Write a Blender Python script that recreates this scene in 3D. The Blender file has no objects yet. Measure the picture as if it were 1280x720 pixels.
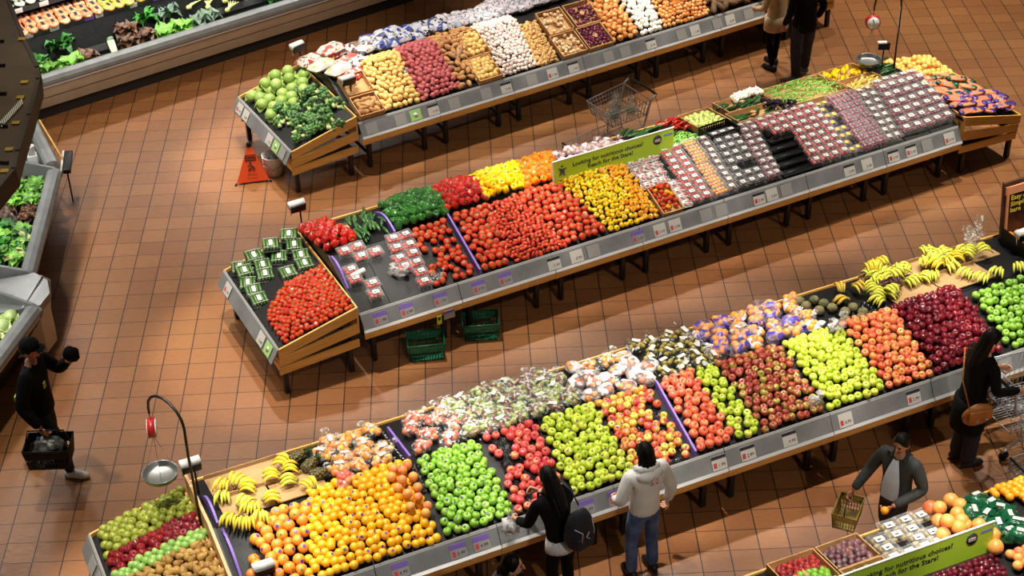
import bpy, bmesh, math, random
from mathutils import Vector, Matrix, Euler, noise
R = random.Random(7)
PI = math.pi
SC = bpy.context.scene
COL = SC.collection
def rad(a): return a * PI / 180
def lin(c):
    out = []
    for v in c[:3]:
        v = v / 255.0
        out.append(v / 12.92 if v <= .04045 else ((v + .055) / 1.055) ** 2.4)
    return (*out, 1.0)

# ------------------------------------------------------------------ camera
CAM = Vector((5.57550879, -21.97954365, 12.25349972))
AX_R = Vector((0.99883397, -0.04272858, -0.02247156))
AX_D = Vector((-0.04299137, -0.57546556, -0.81669525))
AX_F = Vector((0.02196462, 0.81670904, -0.5766315))
FPX = 2130.8346
cd = bpy.data.cameras.new('camera'); cam = bpy.data.objects.new('camera', cd); COL.objects.link(cam)
cd.sensor_width = 36; cd.lens = FPX / 1280 * 36; cd.clip_end = 200
m = Matrix((AX_R, -AX_D, -AX_F)).transposed().to_4x4(); m.translation = CAM
cam.matrix_world = m
SC.camera = cam
def at(x, y, z=0.0):
    r = AX_F + AX_R * ((x - 640) / FPX) + AX_D * ((y - 360) / FPX)
    return CAM + r * ((z - CAM.z) / r.z)

# ------------------------------------------------------------------ materials
class NT:
    def __init__(s, name):
        s.m = bpy.data.materials.new(name); s.m.use_nodes = True
        s.t = s.m.node_tree; s.b = s.t.nodes['Principled BSDF']; s.out = s.t.nodes['Material Output']
    def n(s, kind, **kw):
        nd = s.t.nodes.new('ShaderNode' + kind)
        for k, v in kw.items():
            if k.startswith('i_'):
                key = k[2:].replace('_', ' ')
                nd.inputs[int(key) if key.isdigit() else key].default_value = v
            else: setattr(nd, k, v)
        return nd
    def l(s, a, b): s.t.links.new(a, b)
    def mix(s, fac, a, b, mode='MIX'):
        nd = s.n('Mix', data_type='RGBA', blend_type=mode)
        for sock, v in ((nd.inputs[0], fac), (nd.inputs[6], a), (nd.inputs[7], b)):
            if hasattr(v, 'is_output'): s.l(v, sock)
            else: sock.default_value = v
        return nd.outputs[2]
    def math(s, op, a, b=0.5, c=0.0):
        nd = s.n('Math', operation=op)
        for i, v in enumerate((a, b, c)):
            if hasattr(v, 'is_output'): s.l(v, nd.inputs[i])
            else: nd.inputs[i].default_value = v
        return nd.outputs[0]
    def ramp(s, fac, stops, interp='LINEAR'):
        nd = s.n('ValToRGB'); cr = nd.color_ramp; cr.interpolation = interp
        while len(cr.elements) < len(stops): cr.elements.new(.5)
        for e, (p, c) in zip(cr.elements, stops): e.position = p; e.color = c
        s.l(fac, nd.inputs[0]); return nd.outputs[0]
def plain(name, rgb, rough=.5, metal=0.0, spec=.5, emit=0):
    t = NT(name); b = t.b
    b.inputs['Base Color'].default_value = lin(rgb); b.inputs['Roughness'].default_value = rough
    b.inputs['Metallic'].default_value = metal; b.inputs['Specular IOR Level'].default_value = spec
    if emit:
        b.inputs['Emission Color'].default_value = lin(rgb); b.inputs['Emission Strength'].default_value = emit
    return t.m
def noisy(name, c1, c2, scale=8, rough=.5, metal=0, detail=3, stretch=(1, 1, 1), lo=.35, hi=.65, bump=0, spec=.5):
    t = NT(name); tc = t.n('TexCoord'); mp = t.n('Mapping'); mp.inputs['Scale'].default_value = stretch
    t.l(tc.outputs['Object'], mp.inputs[0])
    nz = t.n('TexNoise', i_Scale=scale, i_Detail=detail); t.l(mp.outputs[0], nz.inputs['Vector'])
    t.l(t.ramp(nz.outputs[0], [(lo, lin(c1)), (hi, lin(c2))]), t.b.inputs['Base Color'])
    t.b.inputs['Roughness'].default_value = rough; t.b.inputs['Metallic'].default_value = metal
    t.b.inputs['Specular IOR Level'].default_value = spec
    if bump:
        bp = t.n('Bump', i_Strength=bump, i_Distance=.01); t.l(nz.outputs[0], bp.inputs['Height']); t.l(bp.outputs[0], t.b.inputs['Normal'])
    return t.m
def fruit(name, cols, blush=None, bscale=9, lo=.42, hi=.6, rough=.3, spec=.5, speck=None, bump=0):
    """cols: colours picked at random per fruit; blush: second colour laid over in patches."""
    t = NT(name); oi = t.n('ObjectInfo'); tc = t.n('TexCoord')
    st = [(i / max(1, len(cols) - 1), lin(c)) for i, c in enumerate(cols)]
    if len(st) == 1: st = [(0, st[0][1]), (1, st[0][1])]
    col = t.ramp(oi.outputs['Random'], st)
    nz = t.n('TexNoise', noise_dimensions='4D', i_Scale=bscale, i_Detail=2)
    t.l(tc.outputs['Object'], nz.inputs['Vector']); t.l(t.math('MULTIPLY', oi.outputs['Random'], 40), nz.inputs['W'])
    if blush:
        bc = blush if isinstance(blush, list) else [blush]
        st = [(i / max(1, len(bc) - 1), lin(c)) for i, c in enumerate(bc)]
        if len(st) == 1: st = [(0, st[0][1]), (1, st[0][1])]
        rr = t.math('FRACT', t.math('MULTIPLY', oi.outputs['Random'], 7.3))
        b2 = t.ramp(rr, st)
        sh = t.math('ADD', nz.outputs[0], t.math('MULTIPLY', t.math('SUBTRACT', t.math('FRACT', t.math('MULTIPLY', oi.outputs['Random'], 13.7)), .5), .22))
        f = t.ramp(sh, [(lo, (0, 0, 0, 1)), (hi, (1, 1, 1, 1))])
        col = t.mix(f, col, b2)
    if speck:
        n2 = t.n('TexNoise', i_Scale=speck[1], i_Detail=1); t.l(tc.outputs['Object'], n2.inputs['Vector'])
        f = t.ramp(n2.outputs[0], [(.52, (0, 0, 0, 1)), (.7, (1, 1, 1, 1))])
        col = t.mix(f, col, lin(speck[0]))
    t.l(col, t.b.inputs['Base Color']); t.b.inputs['Roughness'].default_value = rough
    t.b.inputs['Specular IOR Level'].default_value = spec
    if bump:
        n3 = t.n('TexNoise', i_Scale=bump[1], i_Detail=2); t.l(tc.outputs['Object'], n3.inputs['Vector'])
        bp = t.n('Bump', i_Strength=bump[0], i_Distance=.01); t.l(n3.outputs[0], bp.inputs['Height']); t.l(bp.outputs[0], t.b.inputs['Normal'])
    return t.m
def film(name, tint=(255, 255, 255), clear=.75, rough=.12, wrinkle=25, patches=None, glint=0):
    """thin plastic: mostly see-through with glossy sheen, painted wrinkle glints and printed patches where asked."""
    t = NT(name); tc = t.n('TexCoord')
    t.b.inputs['Base Color'].default_value = lin(tint); t.b.inputs['Roughness'].default_value = rough
    tr = t.n('BsdfTransparent'); mx = t.n('MixShader')
    nz = t.n('TexNoise', i_Scale=wrinkle, i_Detail=3); t.l(tc.outputs['Object'], nz.inputs['Vector'])
    bp = t.n('Bump', i_Strength=.6, i_Distance=.01); t.l(nz.outputs[0], bp.inputs['Height']); t.l(bp.outputs[0], t.b.inputs['Normal'])
    c2 = 1 - (1 - clear) * .55; c3 = 1 - (1 - clear) * 1.7
    f = t.ramp(nz.outputs[0], [(.54, (1 - (1 - clear) * .4,) * 3 + (1,)), (.6, (max(.15, 1 - (1 - clear) * glint),) * 3 + (1,))]) if glint else t.ramp(nz.outputs[0], [(.5, (c2,) * 3 + (1,)), (.72, (c3,) * 3 + (1,))])  # sharp whiter streaks, where asked, are glints painted onto the wrinkles
    if patches:
        oi = t.n('ObjectInfo')
        n2 = t.n('TexNoise', noise_dimensions='4D', i_Scale=patches[1], i_Detail=1); t.l(tc.outputs['Object'], n2.inputs['Vector'])
        t.l(t.math('MULTIPLY', oi.outputs['Random'], 30), n2.inputs['W'])
        pf = t.ramp(n2.outputs[0], [(patches[2], (0, 0, 0, 1)), (patches[2] + .04, (1, 1, 1, 1))])
        t.l(t.mix(pf, lin(tint), lin(patches[0])), t.b.inputs['Base Color'])
        f = t.mix(pf, f, (.04, .04, .04, 1))
    t.l(f, mx.inputs[0]); t.l(t.b.outputs[0], mx.inputs[1]); t.l(tr.outputs[0], mx.inputs[2]); t.l(mx.outputs[0], t.out.inputs[0])
    return t.m
def wood(name, c1, c2, axis=0, scale=4):
    st = [14, 14, 14]; st[axis] = .9
    return noisy(name, c1, c2, scale, .45, stretch=tuple(st), lo=.3, hi=.7, detail=5)
M = {}
M['pine'] = wood('pine wood', (232, 182, 100), (206, 150, 72))
M['black_metal'] = plain('black metal', (22, 21, 22), .4)
M['liner'] = noisy('black plastic liner', (12, 12, 13), (20, 20, 22), 30, .45, spec=.25)
M['tray'] = plain('black moulded tray', (13, 13, 14), .18)
M['rail'] = noisy('grey price rail', (112, 114, 115), (132, 133, 133), 3, .35)
M['railedge'] = plain('light aluminium edge', (196, 196, 196), .3, .2)
M['card'] = plain('white card', (198, 194, 188), .5)
M['card_grey'] = plain('grey card', (150, 148, 146), .5)
M['card_green'] = plain('green card', (160, 205, 120), .5)
M['purple'] = plain('purple card', (120, 92, 178), .5)
M['ink'] = plain('dark ink', (40, 38, 42), .6)
M['cardboard'] = noisy('cardboard', (196, 152, 100), (176, 132, 82), 6, .8)
M['paperboard'] = noisy('pale cardboard sheet', (164, 130, 86), (148, 116, 74), 3, .8)
M['white'] = plain('white plastic', (214, 214, 211), .4)
M['black'] = plain('black plastic', (13, 13, 14), .45, spec=.3)
M['steel'] = plain('polished steel', (190, 192, 195), .25, .9)
M['chrome'] = plain('chrome wire', (186, 188, 192), .3, .25)
M['green_leaf'] = plain('calyx green', (70, 120, 40), .5)
M['stem_brown'] = plain('brown stem', (92, 62, 34), .7)
M['sticker'] = plain('purple sticker', (96, 66, 150), .4)

# ------------------------------------------------------------------ mesh building
class MB:
    def __init__(s): s.v, s.f, s.m, s.sm = [], [], [], []
    def add(s, vs, fs, mi=0, smooth=True):
        b = len(s.v); s.v.extend(Vector(v) for v in vs)
        for f in fs: s.f.append([b + i for i in f]); s.m.append(mi); s.sm.append(smooth)
        return s
    def merge(s, o, mat=None, mi=None):
        b = len(s.v); s.v.extend((mat @ v) if mat else v.copy() for v in o.v)
        for f, k, q in zip(o.f, o.m, o.sm): s.f.append([b + i for i in f]); s.m.append(k if mi is None else mi); s.sm.append(q)
        return s
    def box(s, c, d, rot=None, mi=0, bev=0.0):
        hx, hy, hz = d[0] / 2, d[1] / 2, d[2] / 2; c = Vector(c)
        M3 = rot.to_3x3() if rot else None
        if bev <= 0:
            vs = [Vector((x, y, z)) for x in (-hx, hx) for y in (-hy, hy) for z in (-hz, hz)]
            fs = [(0, 1, 3, 2), (4, 6, 7, 5), (0, 4, 5, 1), (2, 3, 7, 6), (0, 2, 6, 4), (1, 5, 7, 3)]
        else:
            bm = bmesh.new(); bmesh.ops.create_cube(bm, size=1)
            for v in bm.verts: v.co = Vector((v.co.x * 2 * hx, v.co.y * 2 * hy, v.co.z * 2 * hz))
            bmesh.ops.bevel(bm, geom=bm.edges[:], offset=min(bev, hx * .9, hy * .9, hz * .9), segments=2, affect='EDGES', profile=.5)
            bm.verts.index_update(); vs = [v.co.copy() for v in bm.verts]; fs = [[v.index for v in f.verts] for f in bm.faces]; bm.free()
        vs = [c + ((M3 @ v) if M3 else v) for v in vs]
        return s.add(vs, fs, mi, bev > 0)
    def prism(s, pts, a, b, mi=0, axis='x'):
        """polygon pts in the plane across axis, extruded from a to b along it."""
        n = len(pts)
        def p(t, q): return {'x': (t, q[0], q[1]), 'y': (q[0], t, q[1]), 'z': (q[0], q[1], t)}[axis]
        vs = [p(a, q) for q in pts] + [p(b, q) for q in pts]
        fs = [list(range(n))[::-1], list(range(n, 2 * n))] + [(i, (i + 1) % n, n + (i + 1) % n, n + i) for i in range(n)]
        return s.add(vs, fs, mi, False)
    def tube(s, pts, r, n=8, mi=0, caps=True, flat=1.0):
        pts = [Vector(p) for p in pts]; k = len(pts)
        rs = r if isinstance(r, (list, tuple)) else [r] * k
        up = None; vs = []
        for i, p in enumerate(pts):
            t = (pts[min(i + 1, k - 1)] - pts[max(i - 1, 0)])
            if t.length < 1e-9: t = Vector((0, 0, 1))
            t.normalize()
            if up is None: up = t.orthogonal().normalized()
            up = (up - t * up.dot(t))
            if up.length < 1e-6: up = t.orthogonal()
            up.normalize(); w = t.cross(up)
            for j in range(n):
                a = 2 * PI * j / n; vs.append(p + (up * math.cos(a) + w * math.sin(a) * flat) * rs[i])
        fs = [(i * n + j, i * n + (j + 1) % n, (i + 1) * n + (j + 1) % n, (i + 1) * n + j) for i in range(k - 1) for j in range(n)]
        if caps: fs += [list(range(n))[::-1], [(k - 1) * n + j for j in range(n)]]
        return s.add(vs, fs, mi)
    def lathe(s, prof, n=12, mi=0, mod=None, c=(0, 0, 0)):
        """prof: (radius, z) from bottom to top; mod(theta, t) scales the radius."""
        c = Vector(c); vs, fs, k = [], [], len(prof)
        for i, (r, z) in enumerate(prof):
            for j in range(n):
                a = 2 * PI * j / n; q = r * (mod(a, i / (k - 1)) if mod else 1)
                vs.append(c + Vector((q * math.cos(a), q * math.sin(a), z)))
        for i in range(k - 1):
            for j in range(n): fs.append((i * n + j, i * n + (j + 1) % n, (i + 1) * n + (j + 1) % n, (i + 1) * n + j))
        fs += [list(range(n))[::-1], [(k - 1) * n + j for j in range(n)]]
        return s.add(vs, fs, mi)
    def ball(s, c, r, n=10, k=7, mi=0, amp=0, freq=2, seed=0, rot=None):
        r = Vector(r) if hasattr(r, '__len__') else Vector((r, r, r)); c = Vector(c); vs, fs = [], []
        vs.append(Vector((0, 0, -1)))
        for i in range(1, k):
            p = -PI / 2 + PI * i / k
            for j in range(n): a = 2 * PI * j / n; vs.append(Vector((math.cos(p) * math.cos(a), math.cos(p) * math.sin(a), math.sin(p))))
        vs.append(Vector((0, 0, 1)))
        for j in range(n):
            fs.append((0, 1 + (j + 1) % n, 1 + j))
            for i in range(k - 2): a = 1 + i * n; fs.append((a + j, a + (j + 1) % n, a + n + (j + 1) % n, a + n + j))
            e = 1 + (k - 2) * n; fs.append((e + j, e + (j + 1) % n, len(vs) - 1))
        o = Vector((seed * 3.1, seed * 1.7, seed * .9)); out = []
        for v in vs:
            g = 1 + (amp * noise.noise(v * freq + o) if amp else 0)
            q = Vector((v.x * r.x * g, v.y * r.y * g, v.z * r.z * g))
            out.append(c + ((rot.to_3x3() @ q) if rot else q))
        return s.add(out, fs, mi)
    def grid(s, fn, nu, nv, mi=0, smooth=True):
        vs = [fn(i / nu, j / nv) for j in range(nv + 1) for i in range(nu + 1)]; w = nu + 1
        return s.add(vs, [(j * w + i, j * w + i + 1, (j + 1) * w + i + 1, (j + 1) * w + i) for j in range(nv) for i in range(nu)], mi, smooth)
    def mesh(s, name, mats):
        me = bpy.data.meshes.new(name); me.from_pydata(s.v, [], s.f)
        for mt in (mats if isinstance(mats, (list, tuple)) else [mats]): me.materials.append(M[mt] if isinstance(mt, str) else mt)
        me.polygons.foreach_set('material_index', s.m); me.polygons.foreach_set('use_smooth', s.sm)
        me.validate(); me.update(); return me
    def build(s, name, mats, parent=None, mat=None):
        o = bpy.data.objects.new(name, s.mesh(name, mats)); COL.objects.link(o)
        if parent: o.parent = parent
        if mat is not None: o.matrix_basis = mat
        return o
def tag(o, label=None, cat=None, group=None, kind=None):
    if label: o['label'] = label
    if cat: o['category'] = cat
    if group: o['group'] = group
    if kind: o['kind'] = kind
    return o
def empty(name, mat=None, **kw):
    o = bpy.data.objects.new(name, None); COL.objects.link(o); o.empty_display_size = .1
    if mat is not None: o.matrix_world = mat
    return tag(o, **kw)
PROTO_KIDS = {}
def keep(root):
    """remember a finished thing as a pattern for copies."""
    def kids(o): return [(c, kids(c)) for c in bpy.data.objects if c.parent == o] if False else [(c, kids(c)) for c in CH.get(o.name, [])]
    PROTO_KIDS[root.name] = kids(root); return root
CH = {}
def part(mb, name, mats, parent, mat=None):
    o = mb.build(name, mats, parent, mat); CH.setdefault(parent.name, []).append(o); return o
USED = set()
def place(root, mat, label=None, group=None, cat=None):
    """the first call moves the pattern itself, later ones copy it with its parts."""
    if root.name not in USED: USED.add(root.name); o = root
    else:
        o = root.copy(); COL.objects.link(o)
        def rec(src, dst):
            for c in CH.get(src.name, []):
                d = c.copy(); COL.objects.link(d); d.parent = dst; d.matrix_basis = c.matrix_basis; rec(c, d)
        rec(root, o)
    o.matrix_basis = mat
    return tag(o, label, cat, group)
def TR(p, rz=0, rx=0, ry=0, s=1.0):
    return Matrix.Translation(Vector(p)) @ Euler((rx, ry, rz)).to_matrix().to_4x4() @ Matrix.Diagonal((s, s, s, 1))
def text_mb(txt, size, align='CENTER', spacing=1.0, bold=0.0):
    cu = bpy.data.curves.new('lettering', 'FONT'); cu.body = txt; cu.size = size; cu.align_x = align; cu.align_y = 'CENTER'; cu.resolution_u = 2
    cu.space_character = spacing; cu.offset = bold
    o = bpy.data.objects.new('lettering', cu); COL.objects.link(o)
    bpy.context.view_layer.update()
    me = o.evaluated_get(bpy.context.evaluated_depsgraph_get()).to_mesh()
    mb = MB().add([v.co.copy() for v in me.vertices], [list(p.vertices) for p in me.polygons], 0, False)
    o.to_mesh_clear(); bpy.data.objects.remove(o); bpy.data.curves.remove(cu)
    return mb
# ------------------------------------------------------------------ floor
def make_floor():
    t = NT('terracotta floor tiles'); g = t.n('NewGeometry'); sp = t.n('SeparateXYZ'); t.l(g.outputs['Position'], sp.inputs[0])
    ax = t.math('DIVIDE', sp.outputs[0], .31); ay = t.math('DIVIDE', sp.outputs[1], .2945)
    def line(a, w):
        f = t.math('FRACT', a); d = t.math('MINIMUM', f, t.math('SUBTRACT', 1.0, f))
        return t.math('LESS_THAN', d, w)
    grout = t.math('MAXIMUM', line(ax, .02), line(ay, .0145))
    cx = t.n('CombineXYZ'); t.l(t.math('FLOOR', ax), cx.inputs[0]); t.l(t.math('FLOOR', ay), cx.inputs[1])
    wn = t.n('TexWhiteNoise', noise_dimensions='2D'); t.l(cx.outputs[0], wn.inputs['Vector'])
    base = t.ramp(wn.outputs['Value'], [(0, lin((140, 88, 49))), (.5, lin((150, 96, 54))), (1, lin((160, 106, 61)))])
    mp = t.n('Mapping'); mp.inputs['Scale'].default_value = (2, 9, 1); t.l(g.outputs['Position'], mp.inputs[0])
    n1 = t.n('TexNoise', i_Scale=5, i_Detail=5); t.l(mp.outputs[0], n1.inputs['Vector'])
    base = t.mix(t.ramp(n1.outputs[0], [(.35, (0, 0, 0, 1)), (.75, (.5, .5, .5, 1))]), base, lin((132, 78, 41)))
    n2 = t.n('TexNoise', i_Scale=.5, i_Detail=3); t.l(g.outputs['Position'], n2.inputs['Vector'])
    base = t.mix(t.ramp(n2.outputs[0], [(.45, (0, 0, 0, 1)), (.7, (.45, .45, .45, 1))]), base, lin((146, 102, 56)))
    col = t.mix(grout, base, lin((46, 27, 15)))
    t.l(col, t.b.inputs['Base Color'])
    t.l(t.ramp(n1.outputs[0], [(.3, (.38,) * 3 + (1,)), (.7, (.55,) * 3 + (1,))]), t.b.inputs['Roughness'])
    bp = t.n('Bump', i_Strength=.35, i_Distance=.004); t.l(t.math('SUBTRACT', 1.0, grout), bp.inputs['Height']); t.l(bp.outputs[0], t.b.inputs['Normal'])
    mb = MB(); mb.box((8, -2, -.05), (44, 40, .1)); tag(mb.build('floor', t.m), kind='structure')
make_floor()

# ------------------------------------------------------------------ table frames
class Tab:
    def __init__(s, o, ang):
        s.o = Vector((o[0], o[1], 0)); s.a = rad(ang)
        s.U = Vector((math.cos(s.a), math.sin(s.a), 0)); s.V = Vector((-math.sin(s.a), math.cos(s.a), 0))
        s.mat = Matrix.Translation(s.o) @ Matrix.Rotation(s.a, 4, 'Z')
    def P(s, u, v, z): return s.o + s.U * u + s.V * v + Vector((0, 0, z))
    def surf(s, v):
        if v < .95: return .76 + (v - .1) * (.32 / .85)
        return 1.08 - (v - .95) * (.13 / .88)
    def slope(s, v): return math.atan(.32 / .85) if v < .95 else -math.atan(.13 / .88)
    def u_px(s, x, v=.05, z=.69):
        lo, hi = -6, 14
        for _ in range(40):
            mid = (lo + hi) / 2; w = s.P(mid, v, z) - CAM
            if 640 + FPX * w.dot(AX_R) / w.dot(AX_F) < x: lo = mid
            else: hi = mid
        return (lo + hi) / 2
    def uv(s, x, y, z):
        p = at(x, y, z) - s.o; return p.dot(s.U), p.dot(s.V)
T1 = Tab((4.14092811, -1.80060239), 28.1)
T2 = Tab((4.29, -6.22), 25.1)
T3 = Tab((5.21, -10.04), 22.4)
T4 = Tab((8.8586, -12.393), 21.45)

TXT = {}
def price(s):
    if s not in TXT: TXT[s] = text_mb(s, .05)
    return TXT[s]
PRICES = ['3.99', '2.49', '1.99', '4.99', '3.49', '2.99', '1.49']
def rail_card(rail, u, style, flip=0, w=.17, axis='u', k=0):
    """a price card held in the sloping rail; rail lies along u (front) or along v (crate end)."""
    a = math.atan2(.1, .18)                          # lean of the rail from upright
    mb = MB(); h = .15
    mb.box((0, 0, 0), (w, h, .004), mi=0)
    if style == 'p': mb.box((0, h * .33, .0025), (w, h * .34, .003), mi=1)
    if style in ('d',): mb.box((0, h * .38, .0025), (w, h * .22, .003), mi=2)
    if style in ('w', 'p', 'd'):
        mb.merge(price(PRICES[k % 7]), TR((w * .14, -h * .18, .0045)), mi=2)
        mb.box((-w * .3, -h * .15, .0028), (w * .22, h * .36, .002), mi=3 if style == 'p' or k % 3 == 0 else 0)
    if style == 'g': mb.lathe([(.035, .003), (.035, .005)], 12, 3)
    mats = {'w': ['card', 'purple', 'ink', 'berry_print'], 'p': ['card_grey', 'purple', 'ink', 'berry_print'], 'd': ['card', 'purple', 'ink', 'berry_print'],
            's': ['card_grey', 'purple', 'ink', 'berry_print'], 'g': ['card_green', 'purple', 'ink', 'card']}[style]
    if axis == 'u': mt = Matrix.Translation((u, .034, .69)) @ Euler((PI / 2 - a, 0, 0)).to_matrix().to_4x4()
    else: mt = Matrix.Translation((-1.026 + .0, u, .59)) @ Euler((PI / 2 - a, 0, -PI / 2), 'XYZ').to_matrix().to_4x4()
    o = mb.build('price_card', mats, rail, mt); return o
M['berry_print'] = plain('red print', (190, 70, 70), .6)
def rail_mesh(mb, a, b):
    mb.prism([(-.005, .6), (.015, .59), (.115, .77), (.1, .785)], a, b, 0)
    mb.prism([(.092, .772), (.1, .765), (.118, .785), (.108, .797)], a, b, 1)
    mb.prism([(-.03, .592), (-.012, .582), (.012, .60), (-.006, .616)], a, b, 1)
def table_module(T, u0, u1, label, cards=(), left_end=False, right_end=False):
    mat = T.mat @ Matrix.Translation((u0, 0, 0)); w = u1 - u0; g = .004
    r = empty('display_table', mat, label=label, cat='produce table')
    MB().box((w / 2, .0, .54), (w - g, .022, .1), bev=.004).build('front_board', 'pine', r)
    mb = MB(); rail_mesh(mb, g, w - g); rl = mb.build('price_rail', ['rail', 'railedge'], r)
    for i, (u, st) in enumerate(cards):
        if u0 <= u < u1: rail_card(rl, u - u0, st, k=int(u * 10))
    mb = MB(); mb.prism([(.115, .73), (.95, 1.05), (.95, 1.08), (.115, .765)], g, w - g)
    n = max(1, round(w / .42))
    for i in range(n): mb.prism([(.12, .767), (.93, 1.073), (.93, 1.088), (.12, .782)], (i + 1) * w / n - .012, (i + 1) * w / n - .004)
    mb.build('front_liner', 'liner', r)
    mb = MB(); mb.prism([(.955, 1.05), (1.83, .92), (1.83, .955), (.955, 1.085)], g, w - g); mb.build('back_liner', 'liner', r)
    MB().box((w / 2, 1.845, .83), (w - g, .022, .3), bev=.004).build('back_board', 'pine', r)
    for u in (.17, w - .17):
        for v in (.19, 1.66):
            mb = MB(); mb.box((u, v, .31), (.055, .07, .6), bev=.004); mb.lathe([(.02, 0), (.022, .02)], 8, 1, c=(u, v, 0)); mb.build('leg', ['black_metal', 'steel'], r)
    mb = MB(); mb.box((w / 2, .19, .6), (w - g, .05, .06)); mb.box((w / 2, 1.66, .6), (w - g, .05, .06))
    for u in (.17, w - .17): mb.box((u, .93, .6), (.05, 1.45, .06)); mb.box((u, .93, .2), (.03, 1.45, .03))
    mb.prism([(.2, .63), (1.7, .63), (1.7, .9), (.95, 1.04), (.2, .76)], w / 2 - .02, w / 2 + .02)
    mb.build('under_frame', 'black_metal', r)
    for flag, u in ((left_end, .0), (right_end, w)):
        if flag:
            MB().prism([(.1, .62), (1.83, .62), (1.83, .97), (.95, 1.1), (.1, .775)], u - .012, u + .012).build('end_panel', 'black_metal', r)
    return r
def end_crate(T, u0, label, cards=(), right=False, rail=True):
    """sloping slatted crate at a table's end: low at its outer end, high against the table. Local x runs to the table."""
    mat = T.mat @ Matrix.Translation((u0, .95, 0)) @ (Matrix.Rotation(PI, 4, 'Z') if right else Matrix())
    r = empty('slatted_crate', mat, label=label, cat='produce crate'); H = .9
    mb = MB(); mb.prism([(-1.0, .62), (-1.0, .655), (0, .895), (0, .86)], -H + .02, H - .02, axis='y'); mb.build('liner', 'liner', r)
    for s in (-1, 1):
        for z0, z1, e0, e1, t in ((.57, .69, .80, .935, 0), (.43, .545, .56, .70, .02), (.31, .415, .36, .465, .03)):
            y = s * (H - t); mb = MB()
            pts = [(-1.0, z0), (-1.0, z1), (-.01, e1), (-.01, e0)]
            mb.prism(pts, y - .011, y + .011, axis='y'); mb.build('side_board', 'pine', r)
    for z0, z1 in ((.36, .46), (.475, .565)):
        MB().box((-.99, 0, (z0 + z1) / 2), (.022, 2 * H - .06, z1 - z0), bev=.003).build('end_board', 'pine_y', r)
    MB().prism([(-H, .57), (H, .57), (H, .93), (-H, .93)], -.022, -.004, axis='x').build('back_panel', 'pine_y', r)
    if rail:
        mb = MB(); mb.prism([(-1.10, .515), (-1.085, .505), (-.985, .685), (-1.0, .695)], -H, H, 0, 'y')
        mb.prism([(-1.008, .682), (-1.0, .675), (-.982, .695), (-.992, .707)], -H, H, 1, 'y')
        rl = mb.build('price_rail', ['rail', 'railedge'], r)
        a = math.atan2(.1, .18)
        for i, (v, st) in enumerate(cards):
            c = rail_card(rl, 0, st, k=i)
            c.matrix_basis = Matrix.Translation((-1.062, v, .605)) @ Matrix.Rotation(-PI / 2, 4, 'Z') @ Euler((PI / 2 - a, 0, 0)).to_matrix().to_4x4()
    else:
        MB().prism([(-H, .57), (H, .57), (H, .69), (-H, .69)], -1.012, -.99, axis='x').build('end_board', 'pine_y', r)
    for x in (-.93, -.12):
        for y in (-H + .07, H - .07):
            mb = MB(); mb.box((x, y, .22), (.06, .06, .42), bev=.004); mb.lathe([(.02, 0), (.022, .02)], 8, 1, c=(x, y, 0)); mb.build('leg', ['black_metal', 'steel'], r)
    mb = MB(); mb.box((-.52, -H + .07, .45), (.85, .04, .05)); mb.box((-.52, H - .07, .45), (.85, .04, .05)); mb.box((-.93, 0, .45), (.04, 1.6, .05)); mb.box((-.12, 0, .45), (.04, 1.6, .05))
    mb.build('under_frame', 'black_metal', r)
    return r
M['pine_y'] = wood('pine wood across', (232, 182, 100), (206, 150, 72), 1)
def row(T, edges, labels, cards, ends=(True, True)):
    for i in range(len(edges) - 1):
        table_module(T, edges[i], edges[i + 1], labels[i], cards, ends[0] and i == 0, ends[1] and i == len(edges) - 2)
c1 = [(T1.u_px(x), s) for x, s in ((464, 's'), (500, 's'), (519, 'g'), (541, 'd'), (567, 's'), (607, 's'), (632, 'd'), (664, 's'), (690, 'w'), (716, 'd'), (760, 's'), (781, 's'), (813, 'd'), (851, 's'), (868, 'w'), (896, 's'), (912, 'w'), (935, 's'))]
c2 = [(T2.u_px(x), s) for x, s in ((475, 'p'), (508, 'p'), (550, 'p'), (598, 'p'), (631, 'p'), (692, 'd'), (720, 'w'), (741, 's'), (797, 'p'), (824, 'w'), (843, 'w'), (882, 's'), (901, 's'), (948, 'd'), (964, 'w'), (982, 's'), (1061, 'd'), (1083, 'w'), (1116, 'd'), (1138, 'd'), (1158, 's'), (1186, 'w'))]
c3 = [(T3.u_px(x), s) for x, s in ((500, 'p'), (572, 'p'), (601, 'p'), (732, 'p'), (769, 'p'), (898, 'd'), (934, 'd'), (986, 'd'), (1056, 'w'), (1141, 'd'), (1256, 's'))]
row(T1, [0, 1.2, 2.4, 3.6, 4.8, 6.0, 7.2], [
    'long wooden table unit under the yellow and red potatoes, behind the cabbage crate', 'wooden table unit carrying brown potatoes and the garlic heap', 'wooden table unit under the ginger and shallot boxes',
    'wooden table unit under the round orange and white onions', 'wooden table unit under the small orange onions', 'wooden table unit under the dark yams beside the beige coat'], c1)
row(T2, [0, 1.25, 2.5, 3.72, 4.96, 6.2, 7.43, 8.68], [
    'wooden table unit with half-empty black trays of boxed tomatoes above two green baskets', 'wooden table unit under the purple divider and loose red tomatoes', 'wooden table unit under the plum tomatoes and start of the green banner',
    'wooden table unit under the yellow tomatoes and end of the green banner', 'wooden table unit under the orange and red snack tomato packs', 'wooden table unit with empty black steps between berry packs',
    'wooden table unit under the dark berry packs beside the carrot crate'], c2)
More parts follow.
